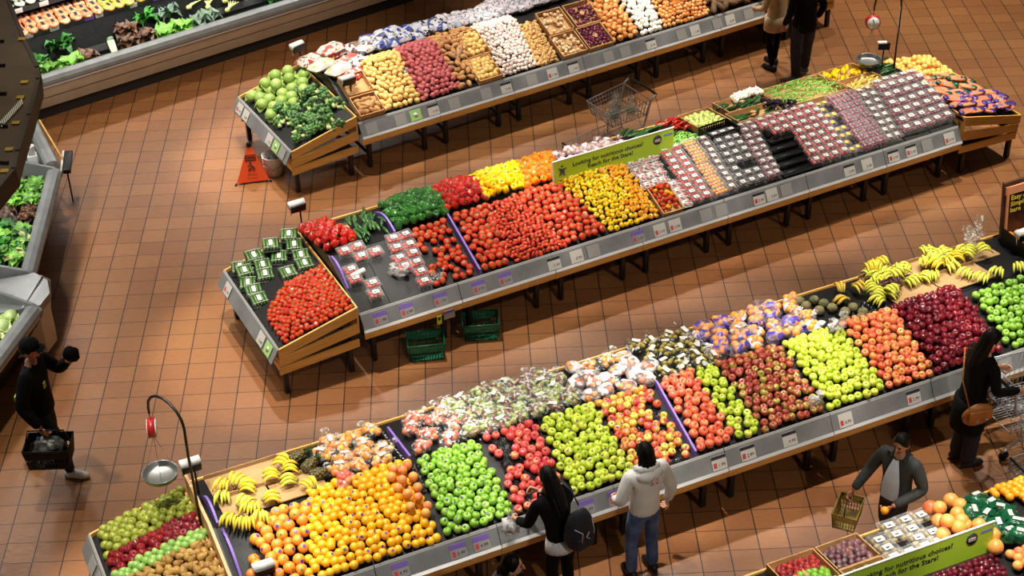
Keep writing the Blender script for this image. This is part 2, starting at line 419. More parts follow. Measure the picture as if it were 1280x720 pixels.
row(T3, [-2.0, -.72, .56, 1.84, 3.12, 4.4, 5.68, 6.96, 8.24], [
    'wooden table unit under the oranges and bananas beside the pear crate', 'wooden table unit under the yellow plums', 'wooden table unit under the green and pink apples before the backpack wearer',
    'wooden table unit under the lime yellow apples in front of the white hoodie', 'wooden table unit right of the purple divider, under red-orange apples', 'wooden table unit under the mixed brownish apples and lime apples',
    'wooden table unit under the peach-coloured apples', 'wooden table unit under the dark red and bright green apples behind the cart'], c3)
row(T4, [-.3, .95, 2.2, 3.45, 4.7], [
    'table unit under the cardboard boxes of small plums in the nearest row', 'table unit under the green banner and cherries in the nearest row', 'table unit under the grapefruit and apricots in the nearest row', 'table unit under the heap of small oranges in the nearest row'], [])
def pv(y): return y
end_crate(T1, -.03, 'slatted wooden crate of cabbages and broccoli above the orange warning cone', [(.72, 'w'), (.5, 'w'), (-.3, 'w'), (-.52, 'g'), (-.72, 's')])
end_crate(T2, -.03, 'slatted wooden crate of vine tomatoes and wrapped cucumbers', [(.62, 'w'), (-.5, 'w'), (-.72, 'g')])
end_crate(T3, -2.06, 'slatted wooden crate of plums and pears under the hanging scale', [(.55, 's'), (.3, 's'), (.02, 's')])
end_crate(T2, 8.72, 'slatted wooden crate heaped with bagged carrots and onions', right=True, rail=False)
end_crate(T1, 7.25, 'slatted wooden crate end behind the couple near the top of the aisle', right=True, rail=False)
end_crate(T3, 8.3, 'slatted wooden crate holding the upright poster box of oranges', right=True, rail=False)
# ------------------------------------------------------------------ produce patterns
P = {}
def sphere_prof(r, sq=1.0, k=8): return [(max(.001, r * math.cos(-PI / 2 + PI * i / k)), r * sq * math.sin(-PI / 2 + PI * i / k)) for i in range(k + 1)]
def apple_mb(r, sq=.9):
    pr = [(.0005, -.62), (.22, -.72), (.5, -.74), (.78, -.52), (.96, -.12), (1.0, .18), (.92, .52), (.7, .78), (.42, .84), (.18, .74), (.0005, .55)]
    return MB().lathe([(a * r, b * r * sq / .86) for a, b in pr], 12, mod=lambda t, h: 1 + .025 * math.cos(5 * t) * (1 - h) + .015 * math.sin(2 * t))
def add_part(root, mb, name, mats): return part(mb, name, mats, root)
def make(name, mb, mats, cat):
    o = mb.build(name, mats); tag(o, cat=cat); return o
def cap_mb(r, ang, tilt=0, az=0, lift=1.012, oval=1.0):
    """small round patch lying on a ball of radius r."""
    mb = MB(); vs = [(0, 0, r * lift)]; n = 8
    for j in range(n):
        a = 2 * PI * j / n; vs.append((r * lift * math.sin(ang) * math.cos(a) * oval, r * lift * math.sin(ang) * math.sin(a), r * lift * math.cos(ang)))
    mb.add(vs, [(0, 1 + j, 1 + (j + 1) % n) for j in range(n)])
    E3 = Euler((0, tilt, az)).to_matrix(); mb.v = [E3 @ v for v in mb.v]; return mb
def apple(key, mat, r=.046, sq=.88, name='apple', cat='apple', sticker=False):
    o = make(name, apple_mb(r, sq), mat, cat)
    add_part(o, MB().tube([(0, 0, r * .5), (r * .06, 0, r * .8), (r * .2, .0, r * 1.15)], [r * .05, r * .045, r * .06], 5), 'stem', 'stem_brown')
    if sticker: add_part(o, cap_mb(r, .34, .55, R.random() * 6, 1.0), 'sticker', 'sticker')
    P[key] = o
def roundfruit(key, mat, r, name, cat, sq=.95, sticker=False, navel=None):
    mb = MB().lathe([(a, b) for a, b in sphere_prof(r, sq)], 12)
    o = make(name, mb, mat, cat)
    if navel: add_part(o, cap_mb(r, .2, 0, 0, 1.0), 'stem_end', navel)
    if sticker: add_part(o, cap_mb(r, .33, .5, R.random() * 6, 1.0), 'sticker', 'sticker')
    P[key] = o
def tomato(key, mat, r, name='tomato', sq=.82, cat='tomato', long=False):
    if long: mb = MB().lathe([(a * .78, b * 1.2) for a, b in sphere_prof(r)], 10)
    else: mb = MB().lathe([(a * r, b * r) for a, b in [(.001, -.8 * sq), (.45, -.78 * sq), (.8, -.5 * sq), (1, 0), (.93, .42 * sq), (.68, .8 * sq), (.35, .88 * sq), (.1, .78 * sq), (.001, .74 * sq)]], 12, mod=lambda t, h: 1 + .03 * math.cos(5 * t))
    o = make(name, mb, mat, cat)
    z = r * (1.17 if long else .86 * sq); st = MB()
    for k in range(5):
        a = 2 * PI * k / 5; d = Vector((math.cos(a), math.sin(a), 0)); e = Vector((-d.y, d.x, 0)); q = r * (.35 if long else .55)
        st.add([Vector((0, 0, z + .002)) + e * q * .14, Vector((0, 0, z + .002)) - e * q * .14, d * q * .6 - e * q * .1 + Vector((0, 0, z + .004)), d * q + Vector((0, 0, z - r * .02)), d * q * .6 + e * q * .1 + Vector((0, 0, z + .004))], [(0, 1, 2, 3, 4)])
    st.tube([(0, 0, z - .002), (.002, 0, z + r * .25)], r * .07, 5)
    add_part(o, st, 'calyx', 'green_leaf'); P[key] = o
def pepper(key, mat, name='bell_pepper', cat='pepper'):
    o = None; r = .05
    pr = [(.001, -.85), (.45, -1.0), (.8, -.8), (.95, -.2), (1.0, .4), (.85, .85), (.45, .95), (.15, .75), (.001, .7)]
    mb = MB().lathe([(a * r, b * r * 1.05) for a, b in pr], 16, mod=lambda t, h: 1 + .11 * math.cos(4 * t) * (1.15 - .5 * h))
    o = make(name, mb, mat, cat)
    add_part(o, MB().tube([(0, 0, r * .72), (.002, 0, r * 1.0), (.012, 0, r * 1.35)], [r * .2, r * .12, r * .14], 6), 'stem', 'green_leaf'); P[key] = o
def potato(key, mat, r, name, cat, n=3, amp=.25):
    for i in range(n):
        mb = MB().ball((0, 0, 0), (r[0], r[1], r[2]), 10, 7, amp=amp, freq=1.3, seed=i * 5 + len(P))
        P['%s%d' % (key, i)] = make(name, mb, mat, cat)
def onion(key, mat, r, name='onion', cat='onion', neck=True):
    pr = [(.001, -.82), (.25, -.84), (.7, -.6), (1, 0), (.85, .45), (.45, .78), (.16, 1.0), (.09, 1.25), (.12, 1.4), (.001, 1.4)] if neck else sphere_prof(1)
    o = make(name, MB().lathe([(a * r, b * r * .92) for a, b in pr], 12), mat, cat); P[key] = o
def pear(key, mat, r=.045):
    pr = [(.001, -.8), (.4, -.84), (.85, -.55), (1, -.05), (.88, .45), (.6, .95), (.42, 1.35), (.3, 1.6), (.001, 1.68)]
    o = make('pear', MB().lathe([(a * r, b * r) for a, b in pr], 12), mat, 'pear')
    add_part(o, MB().tube([(0, 0, 1.6 * r), (.004, 0, 2.05 * r)], r * .07, 5), 'stem', 'stem_brown'); P[key] = o

FM = {}
FM['lime'] = fruit('lime yellow apple skin', [(172, 196, 52), (186, 202, 66), (164, 186, 44), (194, 200, 72)])
FM['green'] = fruit('green apple skin', [(118, 168, 52), (132, 180, 62), (108, 156, 44), (140, 178, 74)])
FM['pink'] = fruit('pink red apple skin', [(206, 72, 70), (216, 88, 78), (190, 54, 60)], [(226, 130, 96), (222, 160, 90)], 14, .55, .75)
FM['gala'] = fruit('red and gold apple skin', [(192, 178, 70), (204, 172, 76), (178, 176, 62)], [(190, 60, 52), (204, 92, 60), (180, 48, 46)], 11, .42, .6)
FM['orangered'] = fruit('orange red apple skin', [(216, 92, 66), (224, 108, 74), (202, 78, 58)], [(226, 150, 90), (216, 128, 80)], 12, .55, .75)
FM['brown'] = fruit('russet red apple skin', [(150, 58, 48), (166, 76, 54), (136, 44, 44), (176, 110, 66)], [(176, 158, 70), (150, 150, 60), (160, 60, 50)], 12, .5, .64)
FM['peach'] = fruit('peach coloured apple skin', [(224, 112, 70), (220, 94, 64), (228, 134, 78)], [(222, 166, 82), (228, 148, 80)], 11, .48, .66)
FM['darkred'] = fruit('dark red apple skin', [(92, 14, 26), (112, 20, 32), (78, 10, 22)], (140, 36, 44), 16, .58, .8, rough=.18)
FM['plum_y'] = fruit('yellow plum skin', [(236, 170, 22), (240, 182, 34), (232, 158, 20)], [(238, 140, 36), (240, 188, 40)], 10, .5, .8, rough=.35)
FM['orange'] = fruit('orange peel', [(234, 136, 40), (238, 150, 52), (228, 122, 36)], rough=.4, bump=(.25, 160))
FM['tom'] = fruit('red tomato skin', [(192, 54, 32), (202, 70, 40), (182, 42, 28)], (212, 96, 54), 9, .6, .85, rough=.2)
FM['cherry'] = fruit('cherry tomato skin', [(190, 48, 26), (202, 66, 34), (176, 36, 22)], rough=.15)
FM['roma'] = fruit('plum tomato skin', [(184, 56, 34), (194, 70, 42), (172, 44, 30)], rough=.2)
FM['ytom'] = fruit('yellow tomato skin', [(240, 194, 20), (242, 202, 36), (238, 178, 18)], rough=.2)
FM['otom'] = fruit('orange tomato skin', [(240, 166, 28), (236, 144, 30)], rough=.2)
FM['rpep'] = fruit('red pepper skin', [(176, 32, 22), (158, 22, 20), (190, 46, 30)], rough=.15)
FM['gpep'] = fruit('green pepper skin', [(34, 84, 30), (50, 106, 38), (24, 66, 24)], rough=.15)
FM['ypep'] = fruit('yellow pepper skin', [(248, 196, 10), (244, 184, 14)], rough=.15)
FM['opep'] = fruit('orange pepper skin', [(240, 132, 22), (236, 116, 24)], rough=.15)
FM['ypot'] = fruit('yellow potato skin', [(222, 178, 98), (230, 190, 112), (210, 164, 84)], rough=.6, speck=((190, 140, 70), 30))
FM['rpot'] = fruit('red potato skin', [(164, 66, 72), (178, 80, 84), (150, 56, 64)], rough=.55, speck=((196, 120, 104), 34))
FM['bpot'] = fruit('brown potato skin', [(176, 124, 70), (188, 138, 82), (160, 108, 58)], rough=.7, speck=((130, 86, 46), 30))
FM['garlic'] = fruit('garlic skin', [(206, 188, 176), (216, 200, 188), (194, 172, 162)], rough=.5, speck=((206, 168, 164), 20))
FM['ginger'] = fruit('ginger root skin', [(206, 160, 98), (196, 150, 86)], rough=.7, speck=((150, 108, 60), 28))
FM['shallot'] = fruit('purple shallot skin', [(104, 36, 62), (122, 48, 72), (90, 28, 54)], rough=.3)
FM['onion_o'] = fruit('orange onion skin', [(226, 148, 78), (232, 162, 92), (216, 132, 64)], rough=.35)
FM['onion_w'] = fruit('white onion skin', [(244, 238, 222), (248, 244, 232)], rough=.35)
FM['yam'] = fruit('dark yam skin', [(104, 74, 42), (122, 90, 52), (90, 62, 36)], rough=.8, speck=((70, 48, 28), 30))
FM['cream'] = fruit('cream bulb skin', [(230, 196, 152), (236, 210, 172)], rough=.6)
FM['olive'] = fruit('olive green pear skin', [(136, 148, 44), (150, 160, 54), (122, 134, 40)], rough=.4, speck=((104, 100, 40), 60))
FM['bosc'] = fruit('brown pear skin', [(166, 128, 58), (152, 112, 50), (178, 140, 68)], rough=.6, speck=((120, 86, 40), 50))
FM['redpear'] = fruit('dark red pear skin', [(112, 22, 26), (132, 30, 32), (96, 16, 24)], rough=.15)
FM['bluegreen'] = fruit('pale green plum skin', [(126, 168, 78), (140, 178, 90)], rough=.35)
FM['cherry_f'] = fruit('dark cherry skin', [(70, 14, 26), (88, 20, 32), (56, 10, 20)], rough=.12)
FM['apricot'] = fruit('apricot skin', [(232, 150, 70), (236, 164, 84)], (226, 110, 74), 12, .5, .7, rough=.5)
FM['grapefruit'] = fruit('grapefruit peel', [(226, 150, 70), (232, 164, 84)], (216, 96, 60), 7, .5, .7, rough=.4, bump=(.2, 120))
FM['clem'] = fruit('small orange peel', [(244, 166, 30), (240, 152, 26)], rough=.4, bump=(.2, 140))
FM['zuc'] = fruit('dark green skin', [(34, 66, 32), (46, 84, 40)], (84, 120, 62), 14, .55, .75, rough=.3)
FM['cab'] = fruit('green cabbage leaf', [(136, 166, 72), (150, 176, 86), (122, 152, 62)], (168, 190, 110), 6, .5, .8, rough=.45)
FM['spiny'] = fruit('scaly fruit skin', [(112, 104, 66), (126, 118, 78)], (84, 84, 46), 20, .45, .6, rough=.7, bump=(1.0, 60))
FM['ban'] = fruit('banana peel', [(232, 200, 46), (226, 196, 52), (238, 208, 60)], rough=.4)
FM['bangreen'] = fruit('greenish banana peel', [(198, 200, 66), (212, 208, 74), (186, 194, 56)], rough=.4)
FM['eggplant'] = fruit('black aubergine skin', [(30, 22, 34), (40, 28, 44)], rough=.12)

# ------------------------------------------------------------------ heaping
def rot_up(slope, ang, tilt, R=R):
    return Matrix.Rotation(ang, 4, 'Z') @ Matrix.Rotation(slope, 4, 'X') @ Euler((R.uniform(-tilt, tilt), R.uniform(-tilt, tilt), R.uniform(0, 6.28))).to_matrix().to_4x4()
DEN = .885
def heap(T, f, b, v0, v1, d, keys, label, group, bulge=.04, keepp=1.0, tilt=.6, r=None, limit=None, zfn=None, jit=.19, fn=None, flat=.87, skip=None, weights=None):
    """one fruit-deep hexagonal heap over the bin between u=f at its front and u=b at its back."""
    r = r or d / 2; n = 0; d = d * DEN; nr = max(1, int((v1 - v0) / (d * flat)))
    for i in range(nr + 1):
        t = (i + .5) / (nr + 1); v = v0 + (v1 - v0) * t
        a, e = f[0] + (b[0] - f[0]) * t, f[1] + (b[1] - f[1]) * t
        nc = max(1, int((e - a) / d)); off = .25 if i % 2 else -.25
        for j in range(nc):
            s = (j + .5 + off * .9) / nc
            if s < .02 or s > .98 or R.random() > keepp: continue
            if limit and n >= limit: return n
            uu = a + (e - a) * s + R.uniform(-jit, jit) * d; vv = v + R.uniform(-jit, jit) * d
            if skip and skip(uu, vv, s, t): continue
            h = bulge * (1 - (2 * s - 1) ** 4) * (1 - (2 * t - 1) ** 4)
            z = (zfn(uu, vv) if zfn else T.surf(vv)) + r * .95 + h + R.uniform(-.25, .35) * r
            key = fn(s, t) if fn else (R.choices(keys, weights)[0] if weights else R.choice(keys))
            place(P[key], Matrix.Translation(T.P(uu, vv, z)) @ rot_up(T.slope(vv) if not zfn else 0, T.a, tilt) @ Matrix.Scale(R.uniform(.93, 1.07), 4), label, group); n += 1
    return n

# ---- third row (long apple table), front bins from the left
roundfruit('orange', FM['orange'], .057, 'orange', 'orange', sticker=True)
roundfruit('orange_b', FM['orange'], .057, 'orange', 'orange', navel='green_leaf')
heap(T3, (-1.95, -1.42), (-1.62, -1.02), .14, .9, .112, ['orange', 'orange_b'], 'large orange heaped between the pear crate and the yellow plums', 'oranges beside the pear crate', .06)
roundfruit('plum', FM['plum_y'], .047, 'yellow_plum', 'plum', .96)
roundfruit('plum_s', FM['plum_y'], .047, 'yellow_plum', 'plum', .96, sticker=True)
heap(T3, (-1.42, .02), (-1.05, .02), .13, 1.02, .088, ['plum', 'plum_s', 'plum'], 'round yellow plum in the big heap right of the oranges', 'yellow plums in the wide front bin', .07)
roundfruit('plum_o', FM['apricot'], .05, 'orange_plum', 'plum')
heap(T3, (-.28, .02), (-.28, -.02), .3, .9, .11, ['plum_o'], 'orange-blushed plum at the right edge of the yellow plums', 'orange plums beside the yellow heap', .1, .5, zfn=lambda u, v: T3.surf(v) + .06)
apple('green', FM['green'], .046, sticker=True, name='green_apple'); apple('green_b', FM['green'], .045, name='green_apple')
heap(T3, (.06, .77), (.1, .74), .13, .98, .09, ['green', 'green_b'], 'green apple with purple sticker, in the bin right of the yellow plums', 'green apples right of the plums', .04)
apple('pink', FM['pink'], .046, sticker=True, name='pink_apple', sq=.94)
heap(T3, (.8, 1.36), (.84, 1.4), .13, 1.0, .094, ['pink'], 'pink red apple with purple sticker, spread on black trays behind the dark-haired shopper', 'pink apples on black trays', 0, .84, jit=.05, skip=lambda u, v, s, t: (.15 < s < .5 and .12 < t < .45 and R.random() < .35) or (s < .4 and t > .55 and R.random() < .5))
apple('lime', FM['lime'], .048, sticker=True, name='yellow_apple'); apple('lime_b', FM['lime'], .047, name='yellow_apple')
heap(T3, (1.4, 2.1), (1.44, 2.06), .13, .98, .092, ['lime', 'lime_b', 'lime_b'], 'lime yellow apple in the bin behind the white hoodie', 'lime yellow apples behind the white hoodie', .05)
apple('gala', FM['gala'], .046, sticker=True, name='blushed_apple'); apple('gala_b', FM['gala'], .045, name='blushed_apple')
heap(T3, (2.13, 2.76), (2.1, 2.7), .13, 1.0, .088, ['gala', 'gala_b'], 'red and gold apple on trays left of the long purple divider', 'red and gold apples left of the purple divider', .0, .9, jit=.06)
apple('orangered', FM['orangered'], .05, name='red_apple')
heap(T3, (2.85, 3.28), (2.85, 3.24), .13, 1.02, .1, ['orangered'], 'orange red apple in the bin just right of the long purple divider', 'orange red apples right of the purple divider', .03)
apple('lime2', FM['lime'], .046, name='lime_apple')
heap(T3, (3.3, 3.6), (3.2, 3.5), .13, 1.02, .094, ['lime2'], 'yellow green apple in the narrow strip beside the russet apples', 'yellow green apples in the narrow strip', .02)
apple('brown', FM['brown'], .044, name='russet_apple')
heap(T3, (3.63, 4.38), (3.52, 4.3), .13, 1.0, .088, ['brown'], 'brownish red apple in the mixed bin between two green-yellow heaps', 'brownish red apples in the mixed bin', .03)
heap(T3, (4.42, 5.13), (4.34, 5.06), .13, .99, .09, ['lime_b'], 'pale lime apple in the full bin with a clear bag on top', 'pale lime apples under the clear bag', .06)
apple('peach', FM['peach'], .046, name='peach_apple')
heap(T3, (5.17, 5.75), (5.1, 5.76), .13, 1.02, .092, ['peach'], 'peach coloured apple between pale lime and dark red apples', 'peach coloured apples', .05)
apple('darkred', FM['darkred'], .047, name='dark_red_apple', sq=.98)
heap(T3, (5.8, 6.68), (5.8, 6.64), .13, 1.04, .094, ['darkred'], 'glossy dark red apple behind the shopper with the tan bag', 'dark red apples', .05)
heap(T3, (6.72, 8.1), (6.68, 8.1), .13, 1.04, .094, ['green_b'], 'bright green apple in the wide bin behind the shopping cart', 'bright green apples by the cart', .06, limit=150)

def moulded(T, u, v, w, d, nx, ny, label, group=None):
    mb = MB(); mb.box((0, 0, .003), (w, d, .006))
    for a in range(nx):
        for b in range(ny):
            x, y = (a + .5) / nx * w - w / 2, (b + .5) / ny * d - d / 2; q = min(w / nx, d / ny) * .5
            mb.lathe([(q * .95, .004), (q * .98, .018), (q * .86, .02), (q * .7, .008), (.001, .006)], 10, c=(x, y, 0))
    o = mb.build('fruit_tray', 'tray'); o.matrix_basis = Matrix.Translation(T.P(u, v, T.surf(v) + .004)) @ Matrix.Rotation(T.a, 4, 'Z') @ Matrix.Rotation(T.slope(v), 4, 'X'); tag(o, label, 'tray', group)
for k, v in enumerate((.33, .76)):
    for u in (.98, 1.24): moulded(T3, u + .02 * k, v, .25, .42, 3, 5, 'black moulded tray under the pink red apples', 'trays under the pink apples')
    for u in (2.29, 2.59): moulded(T3, u - .02 * k, v, .29, .42, 3, 5, 'black moulded tray under the red and gold apples', 'trays under the red and gold apples')
for v, lab in ((1.12, 'empty black moulded tray beside the citrus bags, nearer the rail'), (1.5, 'empty black moulded tray beside the citrus bags, at the back edge')): moulded(T3, -.04, v, .14, .36, 2, 6, lab)
moulded(T3, .06, .8, .1, .34, 2, 6, 'narrow empty black tray between yellow plums and green apples')
for u in (.84, 1.14): moulded(T3, u, 1.08, .28, .2, 4, 3, 'empty black tray behind the pink apples', 'empty trays behind the pink apples')
for u in (5.35, 5.66): moulded(T3, u, 1.16, .29, .34, 4, 5, 'black moulded tray under the small green bananas', 'trays under the green bananas')
# ---- third row, pear crate: surface climbs to the right
def cz3(u, v): return .655 + (u + 3.02) * .24
roundfruit('olive', FM['olive'], .05, 'green_pear', 'pear', 1.0, navel='stem_brown')
heap(T3, (-2.98, -2.06), (-2.98, -2.1), 1.42, 1.82, .098, ['olive'], 'round olive green pear along the back edge of the crate by the scale', 'green pears at the back of the crate', .05, zfn=cz3)
apple('redpear', FM['redpear'], .048, name='red_pear', cat='pear', sq=1.1)
heap(T3, (-2.98, -2.08), (-2.98, -2.08), 1.17, 1.42, .098, ['redpear'], 'shiny dark red pear in the strip between green fruit rows', 'dark red pears in the crate', .03, zfn=cz3)
roundfruit('paleplum', FM['bluegreen'], .046, 'green_plum', 'plum')
heap(T3, (-2.98, -2.06), (-2.98, -2.06), 1.02, 1.18, .094, ['paleplum'], 'pale green plum in the narrow row beside the brown pears', 'pale green plums in the crate', .03, zfn=cz3)
pear('bosc', FM['bosc'])
heap(T3, (-2.98, -2.06), (-2.98, -2.06), .1, 1.04, .096, ['bosc'], 'brown pear lying in the crate at the wood divider', 'brown pears in the crate', .04, zfn=cz3, tilt=1.6)

# ---- second row, vine tomato crate
def cz2(u, v): return .655 + (u + 1.0) * .24
tomato('cherry', FM['cherry'], .034, 'cherry_tomato', .92)
heap(T2, (-.97, -.04), (-.97, -.04), .1, 1.06, .066, ['cherry'], 'small glossy vine tomato in the crate left of the boxed tomatoes', 'vine tomatoes in the crate', .07, zfn=cz2, skip=lambda u, v, s, t: t > .55 and s < (t - .55) * 1.1, limit=270)
# ---- second row, front
tomato('tom', FM['tom'], .047); tomato('vine', FM['tom'], .045, 'vine_tomato')
heap(T2, (.98, 1.5), (1.05, 1.5), .14, .95, .09, ['vine'], 'red tomato on black trays just left of the purple divider', 'loose tomatoes left of the divider', .0, .85, jit=.08, skip=lambda u, v, s, t: s < .3 and .3 < t < .6)
heap(T2, (1.62, 1.98), (1.62, 2.1), .14, .98, .094, ['tom'], 'large red tomato just right of the purple divider', 'large tomatoes right of the divider', .03)
heap(T2, (2.75, 3.32), (2.45, 3.05), .14, 1.02, .094, ['tom'], 'large red tomato beside the yellow tomatoes', 'large tomatoes left of the yellow ones', .05)
tomato('roma', FM['roma'], .033, 'plum_tomato', long=True)
heap(T2, (1.98, 2.76), (2.05, 2.5), .13, .99, .062, ['roma'], 'small oval plum tomato between two heaps of large tomatoes', 'plum tomatoes', .05, tilt=1.4, limit=270)
tomato('ytom', FM['ytom'], .038, 'yellow_tomato'); tomato('otom', FM['otom'], .039, 'orange_tomato')
heap(T2, (3.36, 4.06), (3.06, 4.02), .13, 1.06, .076, ['ytom', 'otom'], 'bright yellow or orange tomato heaped under the green banner', 'yellow tomatoes under the banner', .08, fn=lambda s, t: 'otom' if s > .62 + .3 * (R.random() - .5) else 'ytom')
heap(T2, (4.1, 4.36), (4.1, 4.36), .16, .52, .074, ['otom', 'vine_s', 'ytom'], 'small mixed tomato in the cardboard box beside yellow tomatoes', 'mixed tomatoes in the box', .03, zfn=lambda u, v: T2.surf(v) + .03, fn=lambda s, t: R.choice(['otom', 'cherry', 'cherry']))
# ---- second row, back: peppers
pepper('rpep', FM['rpep'], 'red_pepper'); pepper('gpep', FM['gpep'], 'green_pepper'); pepper('ypep', FM['ypep'], 'yellow_pepper'); pepper('opep', FM['opep'], 'orange_pepper')
def back(u, v): return T2.surf(v) + .02
heap(T2, (-.02, .42), (-.1, .3), 1.02, 1.75, .105, ['rpep'], 'red bell pepper in the heap nearest the vine tomato crate', 'red peppers beside the crate', .09, zfn=back, tilt=1.2)
heap(T2, (.92, 1.62), (.98, 1.75), 1.02, 1.78, .1, ['gpep'], 'glossy green bell pepper right of the purple sign', 'green peppers', .1, zfn=back, tilt=1.2)
heap(T2, (1.6, 2.2), (1.7, 2.3), 1.1, 1.78, .1, ['rpep'], 'red bell pepper between the green and yellow peppers', 'red peppers between green and yellow', .1, zfn=back, tilt=1.2)
heap(T2, (2.1, 2.72), (2.2, 2.95), 1.1, 1.78, .105, ['ypep'], 'bright yellow bell pepper between red and orange peppers', 'yellow peppers', .12, zfn=back, tilt=1.2)
heap(T2, (2.68, 3.1), (2.85, 3.45), 1.08, 1.78, .1, ['opep'], 'orange bell pepper at the left end of the green banner', 'orange peppers', .12, zfn=back, tilt=1.2)

# ---- first row
potato('ypot', FM['ypot'], (.05, .042, .038), 'yellow_potato', 'potato'); potato('rpot', FM['rpot'], (.048, .04, .036), 'red_potato', 'potato'); potato('bpot', FM['bpot'], (.075, .042, .038), 'brown_potato', 'potato')
Y3 = ['ypot0', 'ypot1', 'ypot2']; R3 = ['rpot0', 'rpot1', 'rpot2']; B3 = ['bpot0', 'bpot1', 'bpot2']
heap(T1, (.42, .98), (.5, 1.15), .14, 1.2, .088, Y3, 'round yellow potato right of the cardboard box of brown potatoes', 'yellow potatoes near the cabbage crate', .06)
heap(T1, (.08, .4), (.1, .42), .16, .4, .09, B3, 'brown potato in the front cardboard box beside the cabbage crate', 'brown potatoes in the front box', .02, zfn=lambda u, v: T1.surf(v) + .02)
heap(T1, (1.0, 1.62), (1.1, 1.72), .14, 1.25, .082, R3, 'small red potato in the heap between yellow and brown potatoes', 'red potatoes', .08)
heap(T1, (1.62, 1.95), (1.7, 2.4), .14, 1.3, .105, B3, 'long brown potato right of the red potatoes', 'brown potatoes right of the red ones', .05, tilt=.4, skip=lambda u, v, s, t: t < .72 and s > .75)
heap(T1, (1.92, 2.26), (1.92, 2.26), .16, .5, .075, Y3, 'small yellow potato in the front box beside the garlic', 'yellow potatoes in the box before the garlic', .03, zfn=lambda u, v: T1.surf(v) + .03)
heap(T1, (1.98, 2.3), (2.05, 2.36), .58, .98, .08, Y3, 'small yellow potato in the upper box beside the garlic', 'yellow potatoes in the upper box', .03, zfn=lambda u, v: T1.surf(v) + .03)
onion('garlic', FM['garlic'], .035, 'garlic_bulb', 'garlic')
heap(T1, (2.3, 2.86), (2.42, 3.1), .14, 1.3, .066, ['garlic'], 'pale pinkish garlic bulb in the long sloping heap', 'garlic bulbs', .07, tilt=1.4, limit=260)
potato('ginger', FM['ginger'], (.05, .028, .025), 'ginger_root', 'ginger', amp=.7)
heap(T1, (2.88, 3.22), (3.0, 3.3), .14, .9, .058, ['ginger0', 'ginger1', 'ginger2'], 'small knobbly tan root between garlic and the shallot boxes', 'ginger roots', .03, tilt=1.2)
onion('shallot', FM['shallot'], .03, 'shallot', 'shallot'); onion('cream', FM['cream'], .03, 'cream_bulb', 'bulb')
lifted = lambda u, v: T1.surf(v) + .03
heap(T1, (3.3, 3.68), (3.3, 3.68), .16, .5, .062, ['cream'], 'small cream bulb in the front box left of the purple shallots', 'cream bulbs in the front box', .02, .7, zfn=lifted, tilt=1.4)
heap(T1, (3.36, 3.72), (3.36, 3.72), .58, .94, .062, ['cream'], 'small cream bulb in the rear box left of the purple shallots', 'cream bulbs in the rear box', .0, .45, zfn=lifted, tilt=1.4)
heap(T1, (3.76, 4.14), (3.76, 4.14), .16, .5, .062, ['shallot'], 'dark purple shallot in the front box', 'purple shallots in the front box', .03, zfn=lifted, tilt=1.4)
heap(T1, (3.82, 4.2), (3.82, 4.2), .58, .9, .062, ['shallot'], 'dark purple shallot in the rear box', 'purple shallots in the rear box', .02, .7, zfn=lifted, tilt=1.4)
onion('onion', FM['onion_o'], .05); onion('wonion', FM['onion_w'], .045, 'white_onion'); onion('sonion', FM['onion_o'], .037, 'small_onion')
heap(T1, (4.18, 4.62), (4.22, 4.72), .14, 1.2, .098, ['onion'], 'large round orange onion right of the shallot boxes', 'large orange onions', .06, tilt=1)
heap(T1, (4.65, 5.05), (4.75, 5.25), .14, 1.2, .088, ['wonion'], 'white onion between the two heaps of orange onions', 'white onions', .06, tilt=1)
heap(T1, (5.08, 5.9), (5.28, 6.1), .14, 1.2, .074, ['sonion'], 'small orange onion right of the white onions', 'small orange onions', .06, tilt=1)
potato('yam', FM['yam'], (.1, .05, .045), 'dark_yam', 'yam')
heap(T1, (5.95, 7.1), (6.15, 7.15), .14, 1.3, .12, ['yam0', 'yam1', 'yam2'], 'long dark brown yam near the beige coat', 'dark yams', .06, tilt=.3)

# ---- nearest row
roundfruit('cherryf', FM['cherry_f'], .032, 'dark_cherry', 'cherry', .95)
heap(T4, (.9, 1.9), (.9, 1.88), .42, 1.04, .062, ['cherryf'], 'dark red cherry in the heap before the nearest green banner', 'dark cherries', .08, limit=200)
roundfruit('apricot', FM['apricot'], .048, 'apricot', 'apricot')
heap(T4, (1.95, 3.2), (1.95, 3.2), .3, .96, .094, ['apricot'], 'orange pink apricot right of the dark cherries', 'apricots', .06)
roundfruit('grape', FM['grapefruit'], .075, 'grapefruit', 'grapefruit', .96)
heap(T4, (1.52, 1.85), (1.72, 2.12), 1.34, 1.84, .15, ['grape'], 'large blushed grapefruit behind the nearest green banner', 'grapefruits behind the banner', .08, zfn=lambda u, v: T4.surf(v))
heap(T4, (1.86, 2.0), (1.84, 2.06), .98, 1.5, .15, ['grape'], 'large blushed grapefruit just right of the banner end', 'grapefruits right of the banner', .04)
roundfruit('clem', FM['clem'], .042, 'small_orange', 'orange')
heap(T4, (2.75, 4.0), (2.36, 4.0), 1.3, 1.84, .082, ['clem'], 'bright small orange in the heap under the cart wheels', 'small oranges in the nearest row', .06, zfn=lambda u, v: T4.surf(v))
